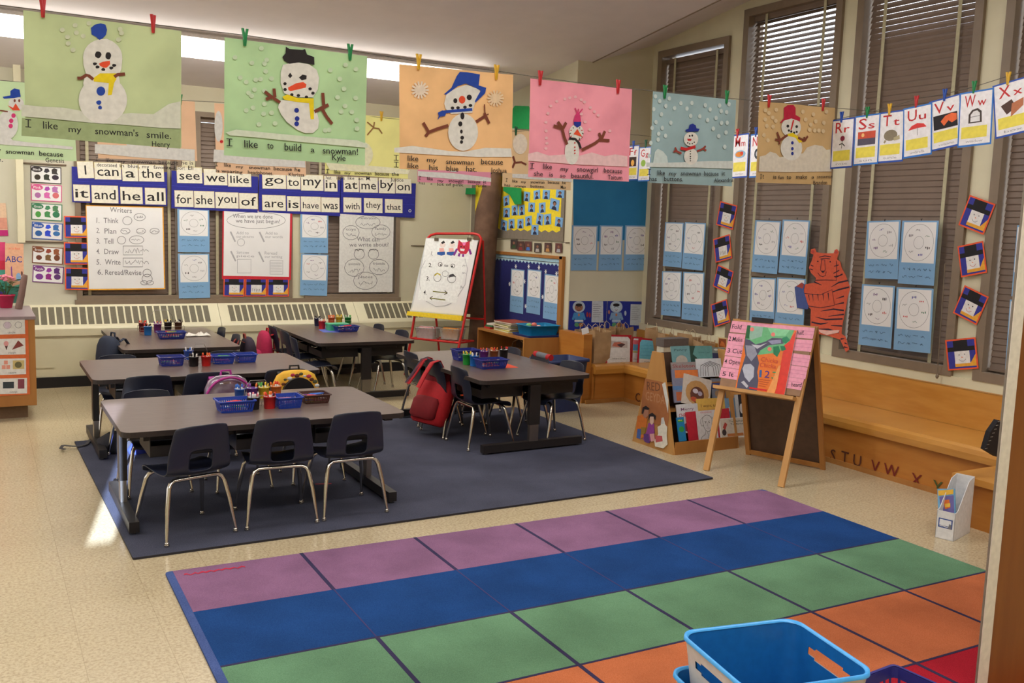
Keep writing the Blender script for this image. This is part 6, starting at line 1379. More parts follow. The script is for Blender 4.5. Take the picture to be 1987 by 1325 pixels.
s.line([ce(210, 345), ce(170, 420), ce(155, 520), ce(165, 600)], .8, M_lpencil); s.line([ce(560, 330), ce(582, 420), ce(560, 560), ce(495, 665)], .9, M_lpencil); s.line([ce(215, 705), ce(300, 752), ce(380, 745), ce(440, 722)], .9, M_lpencil)
for k, (x, y) in enumerate(((550, 390), (552, 455), (530, 580))): pscrib(s, *ce(x-14, y-12), *ce(x+14, y+12), M_lpencil, 1, k, 8)
o = s.build('chart_pad', 'white pad of paper on the red easel with four numbered steps and a red monster', 'chart')
for x, y, t in ((305, 152, 'left'), (596, 150, 'right')):
    p = onplane(*ce(x, y), A+nE*.03, nE); q = MB(); q.box(-.022, .022, -.008, .008, -.022, .010, C(96, 84, 66, .4)).tube([(-.012, 0, .01), (-.012, 0, .035), (.012, 0, .035), (.012, 0, .01)], .002, M_steel, 5)
    o = q.build('binder_clip'); o.matrix_world = Matrix.Translation(p) @ Matrix.Rotation(math.atan2(dAB.y, dAB.x), 4, 'Z'); tag(o, 'binder clip at the top %s of the red easel pad' % t, 'clip', 'binder clips on the red easel')
def clearbin(p, rz, w_, d_, label, cols):
    t = thing('clear_bin', label, 'bin', loc=p, rz=rz); b = MB()
    b.prism(rrect(w_*.85, d_*.85, .01, 2), 0, .003, M_cast); b.loft([[(x, y, z) for x, y in rrect(a, c, .012, 2)] for a, c, z in ((w_*.85, d_*.85, 0), (w_, d_, .11), (w_+.012, d_+.012, .11), (w_+.012, d_+.012, .115), (w_-.006, d_-.006, .115), (w_*.85-.006, d_*.85-.006, .003))], M_cast, False, True); b.build('body', t)
    R = random.Random(len(label))
    for i in range(6):
        o = MB().box(-w_*.33, w_*.33, -.003, .003, .005, .115+.02*R.random(), C(*cols[i % len(cols)])).build('booklet'); o.matrix_world = Matrix.Translation(p) @ Matrix.Rotation(rz, 4, 'Z') @ Matrix.Translation((0, -d_*.3+d_*.6*i/5, 0)) @ Matrix.Rotation(.18, 4, 'X'); tag(o, 'thin booklet standing in the clear bin, '+label[10:60], 'booklet', 'booklets in '+label)
em = (e1+e2+e3+e4)/4; ra = math.atan2(dAB.y, dAB.x)
clearbin(em-dAB.normalized()*.17+Vector((0, 0, .014)), ra, .24, .18, 'clear bin at the left on the red easel shelf', [(226, 190, 190), (210, 70, 90), (230, 230, 230)])
clearbin(em+dAB.normalized()*.12+Vector((0, 0, .014)), ra, .24, .18, 'clear bin at the right on the red easel shelf', [(236, 170, 70), (226, 130, 60), (210, 200, 180)])

# ============================================================ BAGS, FOLDERS ON THE BENCH
M_kraft = mat('kraft_paper', (176, 144, 106), .85, rgb2=(156, 124, 88), scale=8, bump=.2)
BZ = .3775
def bag(loc, rz, label, w_=.19, d_=.13, h_=.30, seed=0):
    t = thing('paper_bag', label, 'bag', loc=loc, rz=rz, group='brown paper bags on the bench'); R = random.Random(seed); rings = []
    for k, z in enumerate((0, h_*.3, h_*.65, h_*.9, h_)):
        rr = rrect(w_*(1+.04*R.random()), d_*(1+.08*R.random()), .008, 2); rings.append([(x+.006*(R.random()-.5), y+.006*(R.random()-.5), z+(.05*(R.random()-.5) if k == 4 else 0)) for x, y in rr])
    inner = [(x*.93, y*.92, z) for x, y, z in rings[-1]]; low = [(x*.9, y*.88, z-.06) for x, y, z in rings[-1]]
    b = MB(); b.loft(rings+[inner, low], M_kraft, True, False); b.build('body', t)
    for s_ in (-1, 1): MB().tube([(-.035, s_*d_*.42, h_-.01), (-.03, s_*d_*.40, h_+.04), (-.005, s_*d_*.35, h_+.055+.02*R.random()), (.03, s_*d_*.40, h_+.04), (.035, s_*d_*.42, h_-.01)], .003, C(196, 176, 146), 5).build('handle', t)
    return t
bag((5.235, 7.50, BZ), .05, 'large plain brown paper bag at the bench end, left of the white frames', .20, .14, .31, 1)
for i, (x, y, rz) in enumerate(((5.22, 7.70, .1), (5.45, 7.71, -.1), (5.68, 7.72, .1), (5.84, 7.45, .9), (5.80, 7.15, 1.3), (5.84, 6.88, 1.7), (5.80, 6.62, 1.4), (5.83, 6.05, 1.6))):
    bag((x, y, BZ), rz, 'brown paper bag with twisted handles, ' + ('behind the large plain bag in the alcove', 'behind the first white folder in the alcove', 'in the alcove corner by the window wall', 'first along the window wall from the alcove', 'second along the window wall from the alcove', 'third along the window wall from the alcove', 'fourth along the window wall, behind the grey binder', 'fifth along the window wall, behind the book rack')[i], .19, .12, .29+.02*(i % 2), i+3)
def folder(tl, tr, bl, y, label, kind):
    s = Sheet((0, y, 0), (0, -1, .12), tl, tr, bl); s.base(C(176, 28, 44, .6), .004)
    a = C(224, 222, 218, .75) if kind != 2 else C(110, 190, 216, .75)
    s.fpoly([(.07, .95), (.07, .12), (.14, .05), (.86, .05), (.95, .12), (.95, .95), (.84, .88), (.18, .90)], a)
    if kind == 0:
        s.rect(.16, .16, .84, .34, C(196, 186, 180)); s.fpoly([(.25, .30), (.32, .20), (.55, .19), (.74, .24), (.6, .32), (.38, .31)], C(196, 112, 90)); s.fpoly([(.42, .26), (.62, .22), (.76, .25), (.6, .33)], C(80, 56, 56))
        s.fline([(.17, .58), (.84, .58), (.84, .65), (.17, .65), (.17, .58)], .001, M_pencil); s.ftext('Tellington Weave', .24, .63, .78, .03, M_ink)
        s.rect(.20, .80, .84, .88, C(176, 172, 168))
    elif kind == 1:
        s.rect(.08, .10, .94, .22, C(216, 110, 120)); s.rect(.08, .22, .94, .40, C(90, 160, 200)); s.rect(.08, .42, .94, .46, C(170, 190, 110)); s.rect(.08, .80, .94, .84, C(190, 200, 110)); s.ftext('m i', .2, .66, .8, .03, M_ink)
    else:
        s.rect(.08, .56, .94, .70, C(226, 226, 224)); s.rect(.08, .76, .94, .88, C(120, 196, 160)); s.ftext('Tellington', .3, .65, .85, .03, M_ink)
        for k in range(4): s.fline([(.12, .2+.09*k), (.5, .18+.09*k), (.9, .21+.09*k)], .006, C(92, 172, 206))
    return s.build('folded_frame', label, 'folder', 'red edged paper frames on the bench')
folder((1175, 649), (1225, 650), (1174, 724), 7.385, 'white arch-topped paper frame edged in red, leftmost of three on the bench', 0)
folder((1227, 653), (1246, 654), (1226, 720), 7.37, 'narrow pink and blue paper frame edged in red, middle of three on the bench', 1)
folder((1239, 655), (1282, 659), (1236, 727), 7.30, 'blue sky paper frame edged in red, rightmost of three on the bench', 2)
p0 = PY(1288, 672, 6.75); p1 = PY(1336, 654, 6.75)
bx_ = thing('magazine_box', 'white box with a dark grey binder on it, behind the book rack', 'box', loc=((p0.x+p1.x)/2, 6.80, BZ))
w2 = (p1.x-p0.x)/2; MB().box(-w2, w2, -.05, .05, 0, p0.z-BZ-.01, C(206, 202, 184)).build('body', bx_); 
MB().box(-w2-.005, w2, -.055, .06, p0.z-BZ-.008, p1.z-BZ-.01, C(104, 96, 92)).build('binder', bx_)
s = Sheet((5.93, 0, 0), (-1, 0, 0), (1394, 654), (1412, 656), (1391, 674)); s.base(C(214, 190, 140), .004); s.rect(.1, .1, .9, .9, C(140, 70, 30)); s.fpoly([(.15, .8), (.4, .3), (.7, .5), (.85, .85)], C(196, 110, 50)); s.build('picture_card', 'small brown and orange picture card propped behind the wooden easel', 'card')
s = Sheet((0, 7.33, 0), (0, -1, 0), (1128, 638), (1141, 634), (1135, 648)); s.base(M_paperw, .002); s.build('note', 'small tilted white note on the bag in the alcove', 'note')

# ============================================================ BOOK RACK
rk = thing('book_rack', 'honey wood sloping book display rack with picture books facing out', 'rack', loc=(4.9, 5.65, 0))
rx0, rx1 = 4.515, 5.13
def rackp(name, polyyz, x0, x1, m):
    q = MB(); q.loft([[(x-4.9, y-5.65, z) for y, z in polyyz] for x in (x0, x1)], m, True, False); return q.build(name, rk)
side = [(5.40, 0), (5.60, .745), (5.715, .745), (5.91, 0)]
rackp('end_panel', side, rx0-.02, rx0, M_wood); rackp('end_panel', side, rx1, rx1+.02, M_wood)
rackp('front_lip', [(5.395, 0), (5.395, .095), (5.41, .095), (5.41, 0)], rx0, rx1, M_woodm)
rackp('back_panel', [(5.69, .02), (5.695, .735), (5.705, .735), (5.70, .02)], rx0, rx1, M_board)
for z in (.31, .50): 
    y_ = 5.40+z*.268; rackp('shelf', [(y_+.05, z-.010), (y_+.05, z), (5.69, z), (5.69, z-.010)], rx0, rx1, M_woodm)
rackp('base', [(5.41, 0), (5.41, .02), (5.90, .02), (5.90, 0)], rx0, rx1, M_woodm)
TN_ = Vector((0, -.966, .259)); ck = cc(1150, 580)
def bk_(tier, tl, tr, bl, rgb, label, art, th=.008, k=0):
    q_ = (0, 5.418+.020*tier, 0.0); s = Sheet(q_, TN_, ck(*tl), ck(*tr), ck(*bl), .0 - .010*k); s.base(C(*rgb, .4), th); art(s); s.build('picture_book', label, 'book', 'picture books on the display rack')
def a1(s): s.fell(.5, .75, .32, .28, C(176, 168, 156)); s.ftext('Penny', .15, .25, .85, .12, C(60, 90, 90))
def a2(s): s.fpoly([(0, 0), (.25, 0), (.12, .4), (.3, .6), (.22, 1), (0, 1)], C(40, 70, 60)); s.ftext('Green Leaf', .35, .35, .9, .08, C(60, 110, 110)); s.fell(.7, .9, .14, .14, C(60, 84, 76))
def a3(s): s.rect(0, .3, 1, .8, C(44, 50, 84)); s.fell(.3, .12, .16, .05, C(200, 200, 190))
def a4(s): s.ftext('Skeleton', .05, .25, .95, .16, C(150, 70, 70)); s.rect(0, .6, 1, 1, C(150, 146, 150))
def a5(s):
    for k in range(4):
        r = .12+.1*k; s.fline([(.55-r, 1-.05), (.55-r*.9, .5-.3*r), (.55, .45-.7*r), (.55+r*.9, .5-.3*r), (.55+r, .95)], .004, M_ink)
def a6(s): s.rect(.12, .02, .98, .26, C(216, 122, 60)); s.rect(0, .5, 1, .62, C(90, 130, 180)); s.rect(.1, .68, .7, .95, C(176, 96, 60))
def a7(s): s.fell(.52, .55, .42, .42, C(186, 142, 88)); s.fell(.52, .62, .25, .28, C(96, 56, 44)); s.fell(.45, .5, .1, .08, C(200, 190, 200)); s.fell(.62, .55, .08, .08, C(170, 160, 180)); s.fell(.42, .78, .12, .08, C(180, 80, 50))
def a8(s): s.rect(0, .2, 1, .5, C(40, 60, 120)); s.fell(.4, .7, .2, .15, C(150, 120, 90))
def a9(s): s.ftext('CHRISTMAS', .08, .45, .92, .14, C(190, 50, 60)); s.ftext('Merry', .2, .22, .8, .1, C(120, 80, 110)); s.fell(.5, .8, .3, .16, C(140, 70, 80))
def a10(s): s.ftext('I want to', .15, .35, .7, .12, C(110, 80, 40)); s.ftext('celebrate', .3, .65, .85, .12, C(110, 80, 40))
def a11(s): s.rect(0, .5, 1, 1, C(90, 140, 180)); s.fell(.5, .4, .3, .1, C(190, 210, 220))
def a12(s): s.rect(.35, 0, 1, 1, C(30, 32, 44)); s.fell(.6, .45, .2, .16, C(214, 210, 206))
def a13(s): s.rect(.28, .05, .72, 1, C(206, 204, 204)) if False else None
def a14(s):
    s.ftext('GEORGE', .22, .09, .8, .05, C(200, 100, 120))
    s.fline([(.30, .42), (.28, .30), (.36, .20), (.52, .16), (.68, .20), (.76, .30), (.74, .45), (.72, .58), (.62, .70), (.50, .73), (.40, .68), (.32, .56), (.30, .42)], .003, M_ink)
    for e in (-1, 1):
        s.fline([(.52+e*.20, .22), (.52+e*.32, .30), (.52+e*.34, .42), (.52+e*.30, .52), (.52+e*.22, .50)], .0026, M_ink); s.fell(.52+e*.09, .42, .035, .014, M_ink); s.fline([(.52+e*.04, .38), (.52+e*.14, .37)], .0024, M_ink)
    s.fline([(.51, .42), (.49, .53), (.55, .54)], .002, M_ink); s.fline([(.44, .61), (.52, .60), (.60, .61)], .0026, M_ink)
    s.fline([(.40, .68), (.36, .80), (.15, .90), (.12, 1)], .0026, M_ink); s.fline([(.64, .70), (.70, .80), (.88, .88), (.92, 1)], .0026, M_ink); s.fline([(.45, .74), (.52, .84), (.46, .92), (.56, .98)], .0026, M_ink)
def a15(s): s.rect(.1, .1, .9, .2, C(60, 150, 70)); s.fell(.5, .5, .35, .12, C(50, 150, 70)); s.ftext('blue', .2, .15, .7, .06, C(230, 220, 90))
def a16(s): s.rect(.03, .04, .97, .96, C(206, 196, 180)); s.ftext('To Market', .36, .22, .9, .10, C(70, 90, 80)); s.ftext('To Market', .40, .36, .92, .09, C(70, 90, 80)); s.fpoly([(.1, .45), (.2, .2), (.28, .3), (.18, .6)], C(180, 70, 60)); s.rect(.25, .78, .85, .92, C(196, 124, 70)); s.fell(.14, .7, .08, .16, C(60, 50, 50))
bk_(4, (597, 366), (738, 360), (600, 520), (110, 156, 160), 'teal picture book in the top row of the rack, far left', a1)
bk_(4, (740, 362), (912, 362), (742, 520), (96, 148, 144), 'green-blue picture book in the top row of the rack, middle', a2, k=.5)
bk_(4, (914, 372), (1010, 376), (916, 520), (120, 130, 124), 'grey and navy picture book at the right of the rack top row', a3, k=.2)
bk_(3, (597, 490), (786, 484), (600, 660), (150, 140, 138), 'grey picture book with dark red title, second row of the rack', a4)
bk_(3, (788, 462), (980, 456), (800, 604), (206, 210, 214), 'white picture book with a black line drawing of a cave', a5, k=-.6)
bk_(2, (600, 545), (806, 540), (606, 800), (126, 128, 150), 'orange and blue picture book left of the bear book', a6)
bk_(2, (700, 572), (912, 628), (644, 790), (200, 190, 178), 'tilted cream picture book with a brown bear face', a7, k=-1)
bk_(2, (905, 612), (1010, 612), (905, 780), (110, 116, 130), 'dark blue picture book right of the bear book', a8, k=.3)
bk_(1, (637, 815), (800, 803), (641, 1040), (204, 204, 206), 'white picture book with a red Christmas title', a9)
bk_(1, (790, 770), (1008, 760), (795, 960), (214, 174, 84), 'yellow picture book behind the red folder', a10, k=.4)
bk_(1, (1012, 765), (1092, 760), (1014, 980), (112, 150, 186), 'pale blue picture book at the right of the rack bottom row', a11)
bk_(1, (1086, 738), (1160, 735), (1088, 980), (190, 196, 200), 'black and white picture book at the far right of the rack', a12, k=-.3)
bk_(0, (712, 872), (1046, 840), (690, 1098), (184, 40, 58), 'wide red folder standing in the bottom row of the rack', lambda s: None, .004, .3)
bk_(0, (792, 864), (944, 852), (786, 1094), (206, 204, 204), 'grey sheet with a line portrait of an old-fashioned man, on the red folder', a14, .002, -.6)
bk_(0, (640, 914), (696, 908), (650, 1100), (34, 122, 176), 'blue and green picture book at the bottom left of the rack', a15)
bk_(0, (968, 922), (1172, 908), (964, 1078), (226, 224, 220), 'white picture book with a market cover, bottom right of the rack', a16, k=-.3)
# cut-outs on the left end panel
s = Sheet((rx0-.021, 0, 0), (-1, 0, 0), ck(400, 610), ck(560, 660), ck(370, 1000), .002); M_bp = mat('brown_poster_paper', (150, 92, 52), .8, rgb2=(166, 104, 60), scale=8)
s.poly([ck(*a) for a in ((405, 612), (540, 640), (580, 760), (588, 900), (575, 985), (480, 960), (372, 880), (378, 760))], M_bp)
s.text('RED', *ck(418, 700), *ck(520, 712), 17, C(110, 66, 40)); s.text('GEYDA', *ck(408, 775), *ck(555, 810), 17, C(176, 124, 84))
s.poly([ck(535, 655), ck(560, 640), ck(585, 780), ck(580, 880)], C(206, 204, 196)); 
s.build('paper_poster', 'brown lettered paper stuck on the left end of the book rack', 'poster')
def cut(polys, label, off):
    s = Sheet((rx0-.021, 0, 0), (-1, 0, 0), ck(330, 820), ck(570, 870), ck(330, 1150), off)
    for pts, m in polys: s.poly([ck(*a) for a in pts], m)
    # give it card thickness
    P_ = [s.L(*ck(*a)) for a in polys[0][0]]; s.mb().prism(P_, -.003, .0003, polys[0][1]); return s.build('paper_cutout', label, 'cut-out', 'paper figures on the book rack end')
cut([(((345, 900), (390, 890), (420, 925), (412, 985), (398, 1010), (400, 1060), (370, 1075), (345, 1075), (335, 1000)), C(208, 116, 48)), (((345, 1000), (375, 1000), (368, 1078), (338, 1070)), C(70, 100, 170)), (((372, 985), (412, 990), (400, 1040), (372, 1045)), C(150, 120, 50)), (((385, 850), (410, 838), (432, 850), (430, 895), (405, 920), (388, 900)), C(170, 120, 96)), (((378, 880), (385, 835), (410, 822), (438, 842), (430, 855), (400, 850), (390, 885)), M_hair)],
    'paper figure in an orange sweater, leftmost on the book rack end', .004)
cut([(((430, 955), (470, 960), (475, 1030), (450, 1090), (420, 1110), (385, 1080), (415, 1020)), C(150, 70, 150)), (((392, 1040), (430, 1040), (440, 1110), (400, 1100)), C(90, 60, 130)), (((440, 900), (470, 905), (472, 950), (455, 970), (440, 950)), C(214, 180, 160)), (((430, 940), (432, 890), (460, 875), (488, 900), (482, 935), (468, 905), (445, 905)), M_hair)],
    'paper figure in a purple dress, middle of the book rack end', .006)
cut([(((500, 985), (525, 970), (530, 915), (545, 912), (556, 965), (572, 985), (568, 1050), (575, 1120), (545, 1150), (480, 1135), (475, 1090), (505, 1040)), C(226, 222, 208)), (((482, 1050), (535, 1055), (540, 1095), (486, 1105)), C(196, 90, 96)), (((532, 915), (545, 912), (554, 960), (525, 962)), C(200, 200, 196)), (((440, 1040), (475, 1035), (480, 1090), (450, 1100)), C(214, 160, 160))],
    'white paper figure with a pointed hat, rightmost on the book rack end', .008)

# ============================================================ WOODEN EASEL
FL, FR, RR_, RL_ = Vector((4.43, 4.955, 0)), Vector((4.61, 4.42, 0)), Vector((5.25, 4.646, 0)), Vector((5.06, 5.20, 0))
AL, AR = Vector((4.745, 5.085, 1.05)), Vector((4.93, 4.53, 1.05))
we = thing('easel', 'wooden A-frame easel with brown boards, holding pink strips and a big picture book', 'easel', loc=(4.85, 4.81, 0)); oE = Vector((4.85, 4.81, 0))
def beam(name, a, c, wd, th, m, side):
    t = (c-a).normalized(); u = side.normalized(); n_ = t.cross(u).normalized(); q = MB(); r = []
    for p in (a, c): r.append([tuple(p-oE+u*sx*wd/2+n_*sy*th/2) for sx, sy in ((-1, -1), (1, -1), (1, 1), (-1, 1))])
    return q.loft(r, m, True, False).build(name, we)
sd_ = (AR-AL).normalized()
beam('leg', FL+Vector((0, 0, 0)), AL, .042, .022, M_wood, sd_); beam('leg', FR, AR, .042, .022, M_wood, sd_)
beam('leg', RL_, AL+Vector((.02, .006, 0)), .035, .022, M_woodm, sd_); beam('leg', RR_, AR+Vector((.02, .006, 0)), .035, .022, M_woodm, sd_)
nF = (FR-FL).cross(AL-FL).normalized()
if nF.dot(CAMP-AL) < 0: nF = -nF
b = MB(); q = [RL_.lerp(AL, .03)+Vector((.03, .01, 0)), RR_.lerp(AR, .03)+Vector((.03, .01, 0)), RR_.lerp(AR, .97)+Vector((.03, .01, 0)), RL_.lerp(AL, .97)+Vector((.03, .01, 0))]
b.loft([[tuple(p-oE) for p in q], [tuple(p-oE+Vector((-.008, -.002, 0))) for p in q]], M_board, True, False); b.build('rear_panel', we)
beam('crossbar', RL_.lerp(AL, .025), RR_.lerp(AR, .025), .03, .018, M_woodm, (AL-RL_))
cw = cc(1390, 610, 6.974)
ss = Sheet(AL+nF*.014, nF, cw(215, 75), cw(1340, 170), cw(30, 960))
def wpoly(pts, m, th, z0, name, root=we, o_=oE):
    L_ = [ss.L(*cw(*a)) for a in pts]; q = MB(); q.prism(L_, z0, z0+th, m); q.v = [tuple((ss.M @ Vector(v))-o_) for v in q.v]; return q.build(name, root)
wpoly([(225, 75), (1345, 172), (1130, 1110), (45, 965)], M_boardl, .008, -.004, 'front_panel')
wpoly([(300, 72), (1345, 165), (1340, 185), (215, 88)], M_wood, .014, -.008, 'top_rail')
wpoly([(0, 968), (1085, 1128), (1075, 1175), (0, 1012)], M_wood, .065, -.01, 'tray')
wpoly([(495, 42), (778, 68), (770, 128), (488, 104)], M_black, .016, .0, 'clip')
strips = [[(215, 85), (1333, 180), (1305, 332), (180, 238)], [(170, 252), (1310, 352), (1282, 508), (147, 405)], [(147, 402), (1276, 556), (1245, 712), (113, 552)], [(118, 560), (1238, 718), (1205, 876), (82, 708)], [(68, 712), (1188, 876), (1147, 1026), (35, 850)]]
tx = [('Fold', 210, 335, 190, 'half.', 1090, 1185, 270), ('2 Make', 165, 350, 355, '', 0, 0, 0), ('3 Cut', 150, 345, 515, '', 0, 0, 0), ('4 Open', 108, 318, 660, '', 0, 0, 0), ('5 It', 80, 230, 830, 'heart!', 1015, 1155, 975)]
for i, (pts, tt) in enumerate(zip(strips, tx)):
    s = Sheet(AL+nF*.0185, nF, cw(*pts[0]), cw(*pts[1]), cw(*pts[3])); s.poly([cw(*a) for a in pts], C(238, 164, 186, .75)); P_ = [s.L(*cw(*a)) for a in pts]; s.mb().prism(P_, -.0002, .0006, C(238, 164, 186, .75)); s.z0 = .0009
    for f in (.35, .65):
        a = Vector(pts[0]).lerp(Vector(pts[3]), f); c_ = Vector(pts[1]).lerp(Vector(pts[2]), f); s.line([cw(*a), cw(*c_)], .5, C(206, 120, 150))
    s.text(tt[0], *cw(tt[1], tt[3]), *cw(tt[2], tt[3]+(tt[2]-tt[1])*.09), 8.5, M_ink)
    if tt[4]: s.text(tt[4], *cw(tt[5], tt[7]), *cw(tt[6], tt[7]+8), 8.5, M_ink)
    s.build('sentence_strip', 'pink sentence strip on the wooden easel starting %s, %s of five' % (tt[0].split()[-1], ('top', 'second', 'third', 'fourth', 'lowest')[i]), 'strip', 'pink sentence strips on the easel')
# the big book
bq = thing('picture_book', 'large orange and green picture book with a tree cover standing on the wooden easel tray', 'book', M=Sheet(AL+nF*.026, nF, cw(425, 150), cw(1092, 222), cw(265, 990)).M)
s = Sheet(AL+nF*.026, nF, cw(425, 150), cw(1092, 222), cw(265, 990)); P_ = [(425, 150), (1092, 222), (925, 1090), (262, 1000)]
q = MB(); q.prism([s.L(*cw(*a)) for a in P_], .0, .006, C(236, 232, 224)); q.build('pages', bq); s.z0 = .0065
q = s.mb('cover'); q.prism([s.L(*cw(*a)) for a in P_], .006, .0066, C(232, 122, 50, .25)); s.z0 = .0070
def bp(pts, rgb): s.poly([cw(*a) for a in pts], C(*rgb, .25), 'cover')
bp([(930, 400), (1010, 330), (1092, 222), (925, 1090), (800, 1070)], (226, 58, 44)); bp([(425, 150), (1060, 218), (1000, 360), (900, 440), (860, 520), (700, 535), (575, 550), (380, 460), (405, 300)], (110, 186, 130))
bp([(425, 150), (640, 172), (620, 300), (470, 350), (440, 260)], (150, 190, 170)); bp([(700, 180), (1000, 215), (940, 290), (760, 300)], (140, 214, 160)); bp([(425, 150), (470, 152), (450, 330), (395, 330)], (40, 100, 60))
bp([(395, 330), (460, 350), (540, 410), (670, 370), (760, 320), (920, 330), (915, 400), (720, 420), (600, 490), (560, 560), (585, 660), (560, 780), (575, 900), (555, 1040), (280, 1005), (300, 880), (350, 720), (400, 560), (385, 440)], (84, 84, 106))
bp([(400, 420), (520, 430), (560, 540), (480, 640), (420, 560)], (150, 152, 168)); bp([(385, 680), (470, 670), (520, 720), (510, 850), (450, 920), (390, 850), (360, 740)], (184, 188, 202)); bp([(480, 410), (600, 420), (700, 385), (560, 470)], (196, 196, 206)); bp([(700, 360), (880, 345), (880, 390), (760, 410)], (150, 150, 180)); bp([(340, 920), (380, 900), (440, 970), (420, 1000)], (190, 190, 200))
bp([(775, 440), (850, 430), (870, 500), (830, 580), (780, 540)], (30, 128, 84)); bp([(900, 320), (960, 300), (1005, 350), (940, 400), (900, 370)], (36, 140, 96)); bp([(870, 430), (930, 430), (950, 480), (890, 500)], (30, 128, 84))
for x, y in ((490, 205), (775, 275), (728, 472)): s.ell(*cw(x, y), 4, 4, C(236, 130, 120, .3), 'cover')
s.text('Chicka', *cw(605, 636), *cw(838, 668), 9, C(206, 74, 40, .3), 'cover'); s.text('Chicka', *cw(590, 712), *cw(810, 738), 9, C(206, 74, 40, .3), 'cover')
s.text('1', *cw(585, 850), *cw(615, 850), 14, C(60, 100, 160, .3), 'cover'); s.text('2', *cw(652, 858), *cw(722, 864), 14, C(84, 44, 130, .3), 'cover'); s.text('3', *cw(752, 870), *cw(830, 876), 14, C(60, 150, 90, .3), 'cover')
bp([(455, 985), (690, 1020), (686, 1042), (450, 1006)], (206, 40, 44)); 
for k in range(4): s.line([cw(585, 880+k*28), cw(740-k*20, 898+k*28)], 1.2, C(200, 90, 40), 'cover')
bp([(690, 1060), (850, 700), (880, 690), (820, 1000), (790, 1075)], (240, 160, 90))
s.parts['cover'].build('cover', bq)

# ============================================================ FILE BOX, NOTEBOOK, DIVIDER
PA, PB_, PC_ = PZ(1814, 1042), PZ(1846, 1050), PZ(1880, 1033)
ux = (PB_-PA); uy = (PC_-PB_); 
fb = thing('file_box', 'white cardboard magazine file on the floor by the step, with a blue label', 'box', loc=(PA.x, PA.y, 0), rz=math.atan2(ux.y, ux.x)); fw_ = .10; fd = .25
zt = .16; zb = .33
b = MB(); th = .003; mw_ = C(222, 222, 222, .6)
b.box(0, fw_, 0, fd, 0, th, mw_).box(0, fw_, 0, th, 0, zt, mw_).box(0, fw_, fd-th, fd, 0, zb, mw_)
pr = [(0, 0), (0, zt), (.03, zt+.005), (.10, .24), (.17, .315), (fd, zb), (fd, 0)]
for x in (0, fw_-th): b.loft([[(xx, y, z) for y, z in pr] for xx in (x, x+th)], mw_, True, False)
b.build('body', fb)
b = MB(); b.box(.012, .088, -.0008, 0, .065, .118, C(50, 78, 150, .5)).box(.018, .082, -.0014, -.0008, .078, .112, C(226, 228, 232, .6)); b.add([(.02+.02*i, -.002, .070+.003*(i % 2)) for i in range(4)]+[(.02+.02*i, -.002, .074+.003*(i % 2)) for i in range(4)], [(0, 1, 5, 4), (1, 2, 6, 5), (2, 3, 7, 6)], M_paperw)
b.add([(.066, -.0022, .066), (.084, -.0022, .066), (.084, -.0022, .09), (.072, -.0022, .094)], [(0, 1, 2, 3)], C(120, 120, 130)); b.build('label', fb)
Mf = fb.matrix_world.copy(); pk = thing('picture_pack', 'blue and yellow illustrated pack sticking out of the white file box', 'pack', M=Mf @ Matrix.Translation((.01, .05, .03)) @ Matrix.Rotation(-.22, 4, 'Y') @ Matrix.Rotation(-.25, 4, 'X'))
MB().box(-.01, .085, 0, .012, 0, .235, C(110, 168, 204, .35)).build('card', pk)
b = MB(); z = -.0008; 
def bq_(pts, m, y=-.0012): b.add([(x, y, zz) for x, zz in pts], [tuple(range(len(pts)))], m)
bq_([(-.006, .225), (.08, .232), (.078, .205), (-.004, .195)], C(226, 176, 60)); bq_([(0, .19), (.08, .2), (.08, .10), (.01, .09)], C(110, 100, 160), -.0014); bq_([(.02, .17), (.055, .175), (.06, .13), (.03, .12)], C(220, 110, 50), -.0018); bq_([(.03, .15), (.06, .155), (.06, .135), (.03, .13)], C(236, 190, 70), -.0022); b.build('picture', pk)
nb = thing('notebook', 'black spiral notebook leaning at the right end of the bench', 'notebook', loc=(5.42, 3.30, .39)); 
P_ = [PY(1917, 870, 3.25), PY(1945, 820, 3.25), PY(1950, 900, 3.25), PY(1945, 886, 3.25), PY(1912, 874, 3.25)]
s1 = [(1912, 872), (1922, 838), (1938, 815), (1955, 822), (1955, 892), (1935, 886)]
b = MB(); o_ = nb.matrix_world.translation; Pn = [PY(*a, 3.2)-o_ for a in s1]; b.loft([[tuple(p) for p in Pn], [tuple(p+Vector((0, .03, 0))) for p in Pn]], M_blk, True, False); b.build('cover', nb)
b = MB()
for i in range(8):
    p = PY(1913+(1938-1913)*i/7, 870-(870-818)*i/7, 3.19)-o_; b.tube([tuple(p+Vector((-.008, 0, 0))), tuple(p+Vector((0, -.008, .004))), tuple(p+Vector((.008, 0, 0)))], .0018, M_steel, 5)
b.build('spiral', nb)
kb = thing('paper_bag', 'crumpled brown paper bag on the step under the black notebook', 'bag', loc=(5.38, 3.12, .3015)); b = MB(); R = random.Random(4)
b.loft([[(x+.01*(R.random()-.5), y+.01*(R.random()-.5), z) for x, y in rrect(.16+.02*R.random(), .20, .01, 2)] for z in (0, .05, .11, .16)], mat('pale_kraft', (176, 150, 122), .85), True, False); b.build('body', kb)
dv = thing('divider_panel', 'tall brown wooden panel with a cream edge at the right side of the view', 'panel', loc=(3.3, 1.9, 0))
M_brw = mat('brown_veneer', (140, 84, 30), .45, rgb2=(128, 74, 24), scale=5, stretch=(3, 1, .4))
MB().box(3.046-3.3, 4.2-3.3, 0, .022, .02, 2.2, M_brw).build('board', dv)
MB().box(2.992-3.3, 3.046-3.3, -.004, .006, 0, 2.2, C(226, 220, 206, .5)).build('edge_strip', dv)
MB().box(2.988-3.3, 2.992-3.3, .0, .006, 0, 2.2, C(124, 116, 104, .5)).build('grey_strip', dv)  # thin grey strip along the left of the cream edge
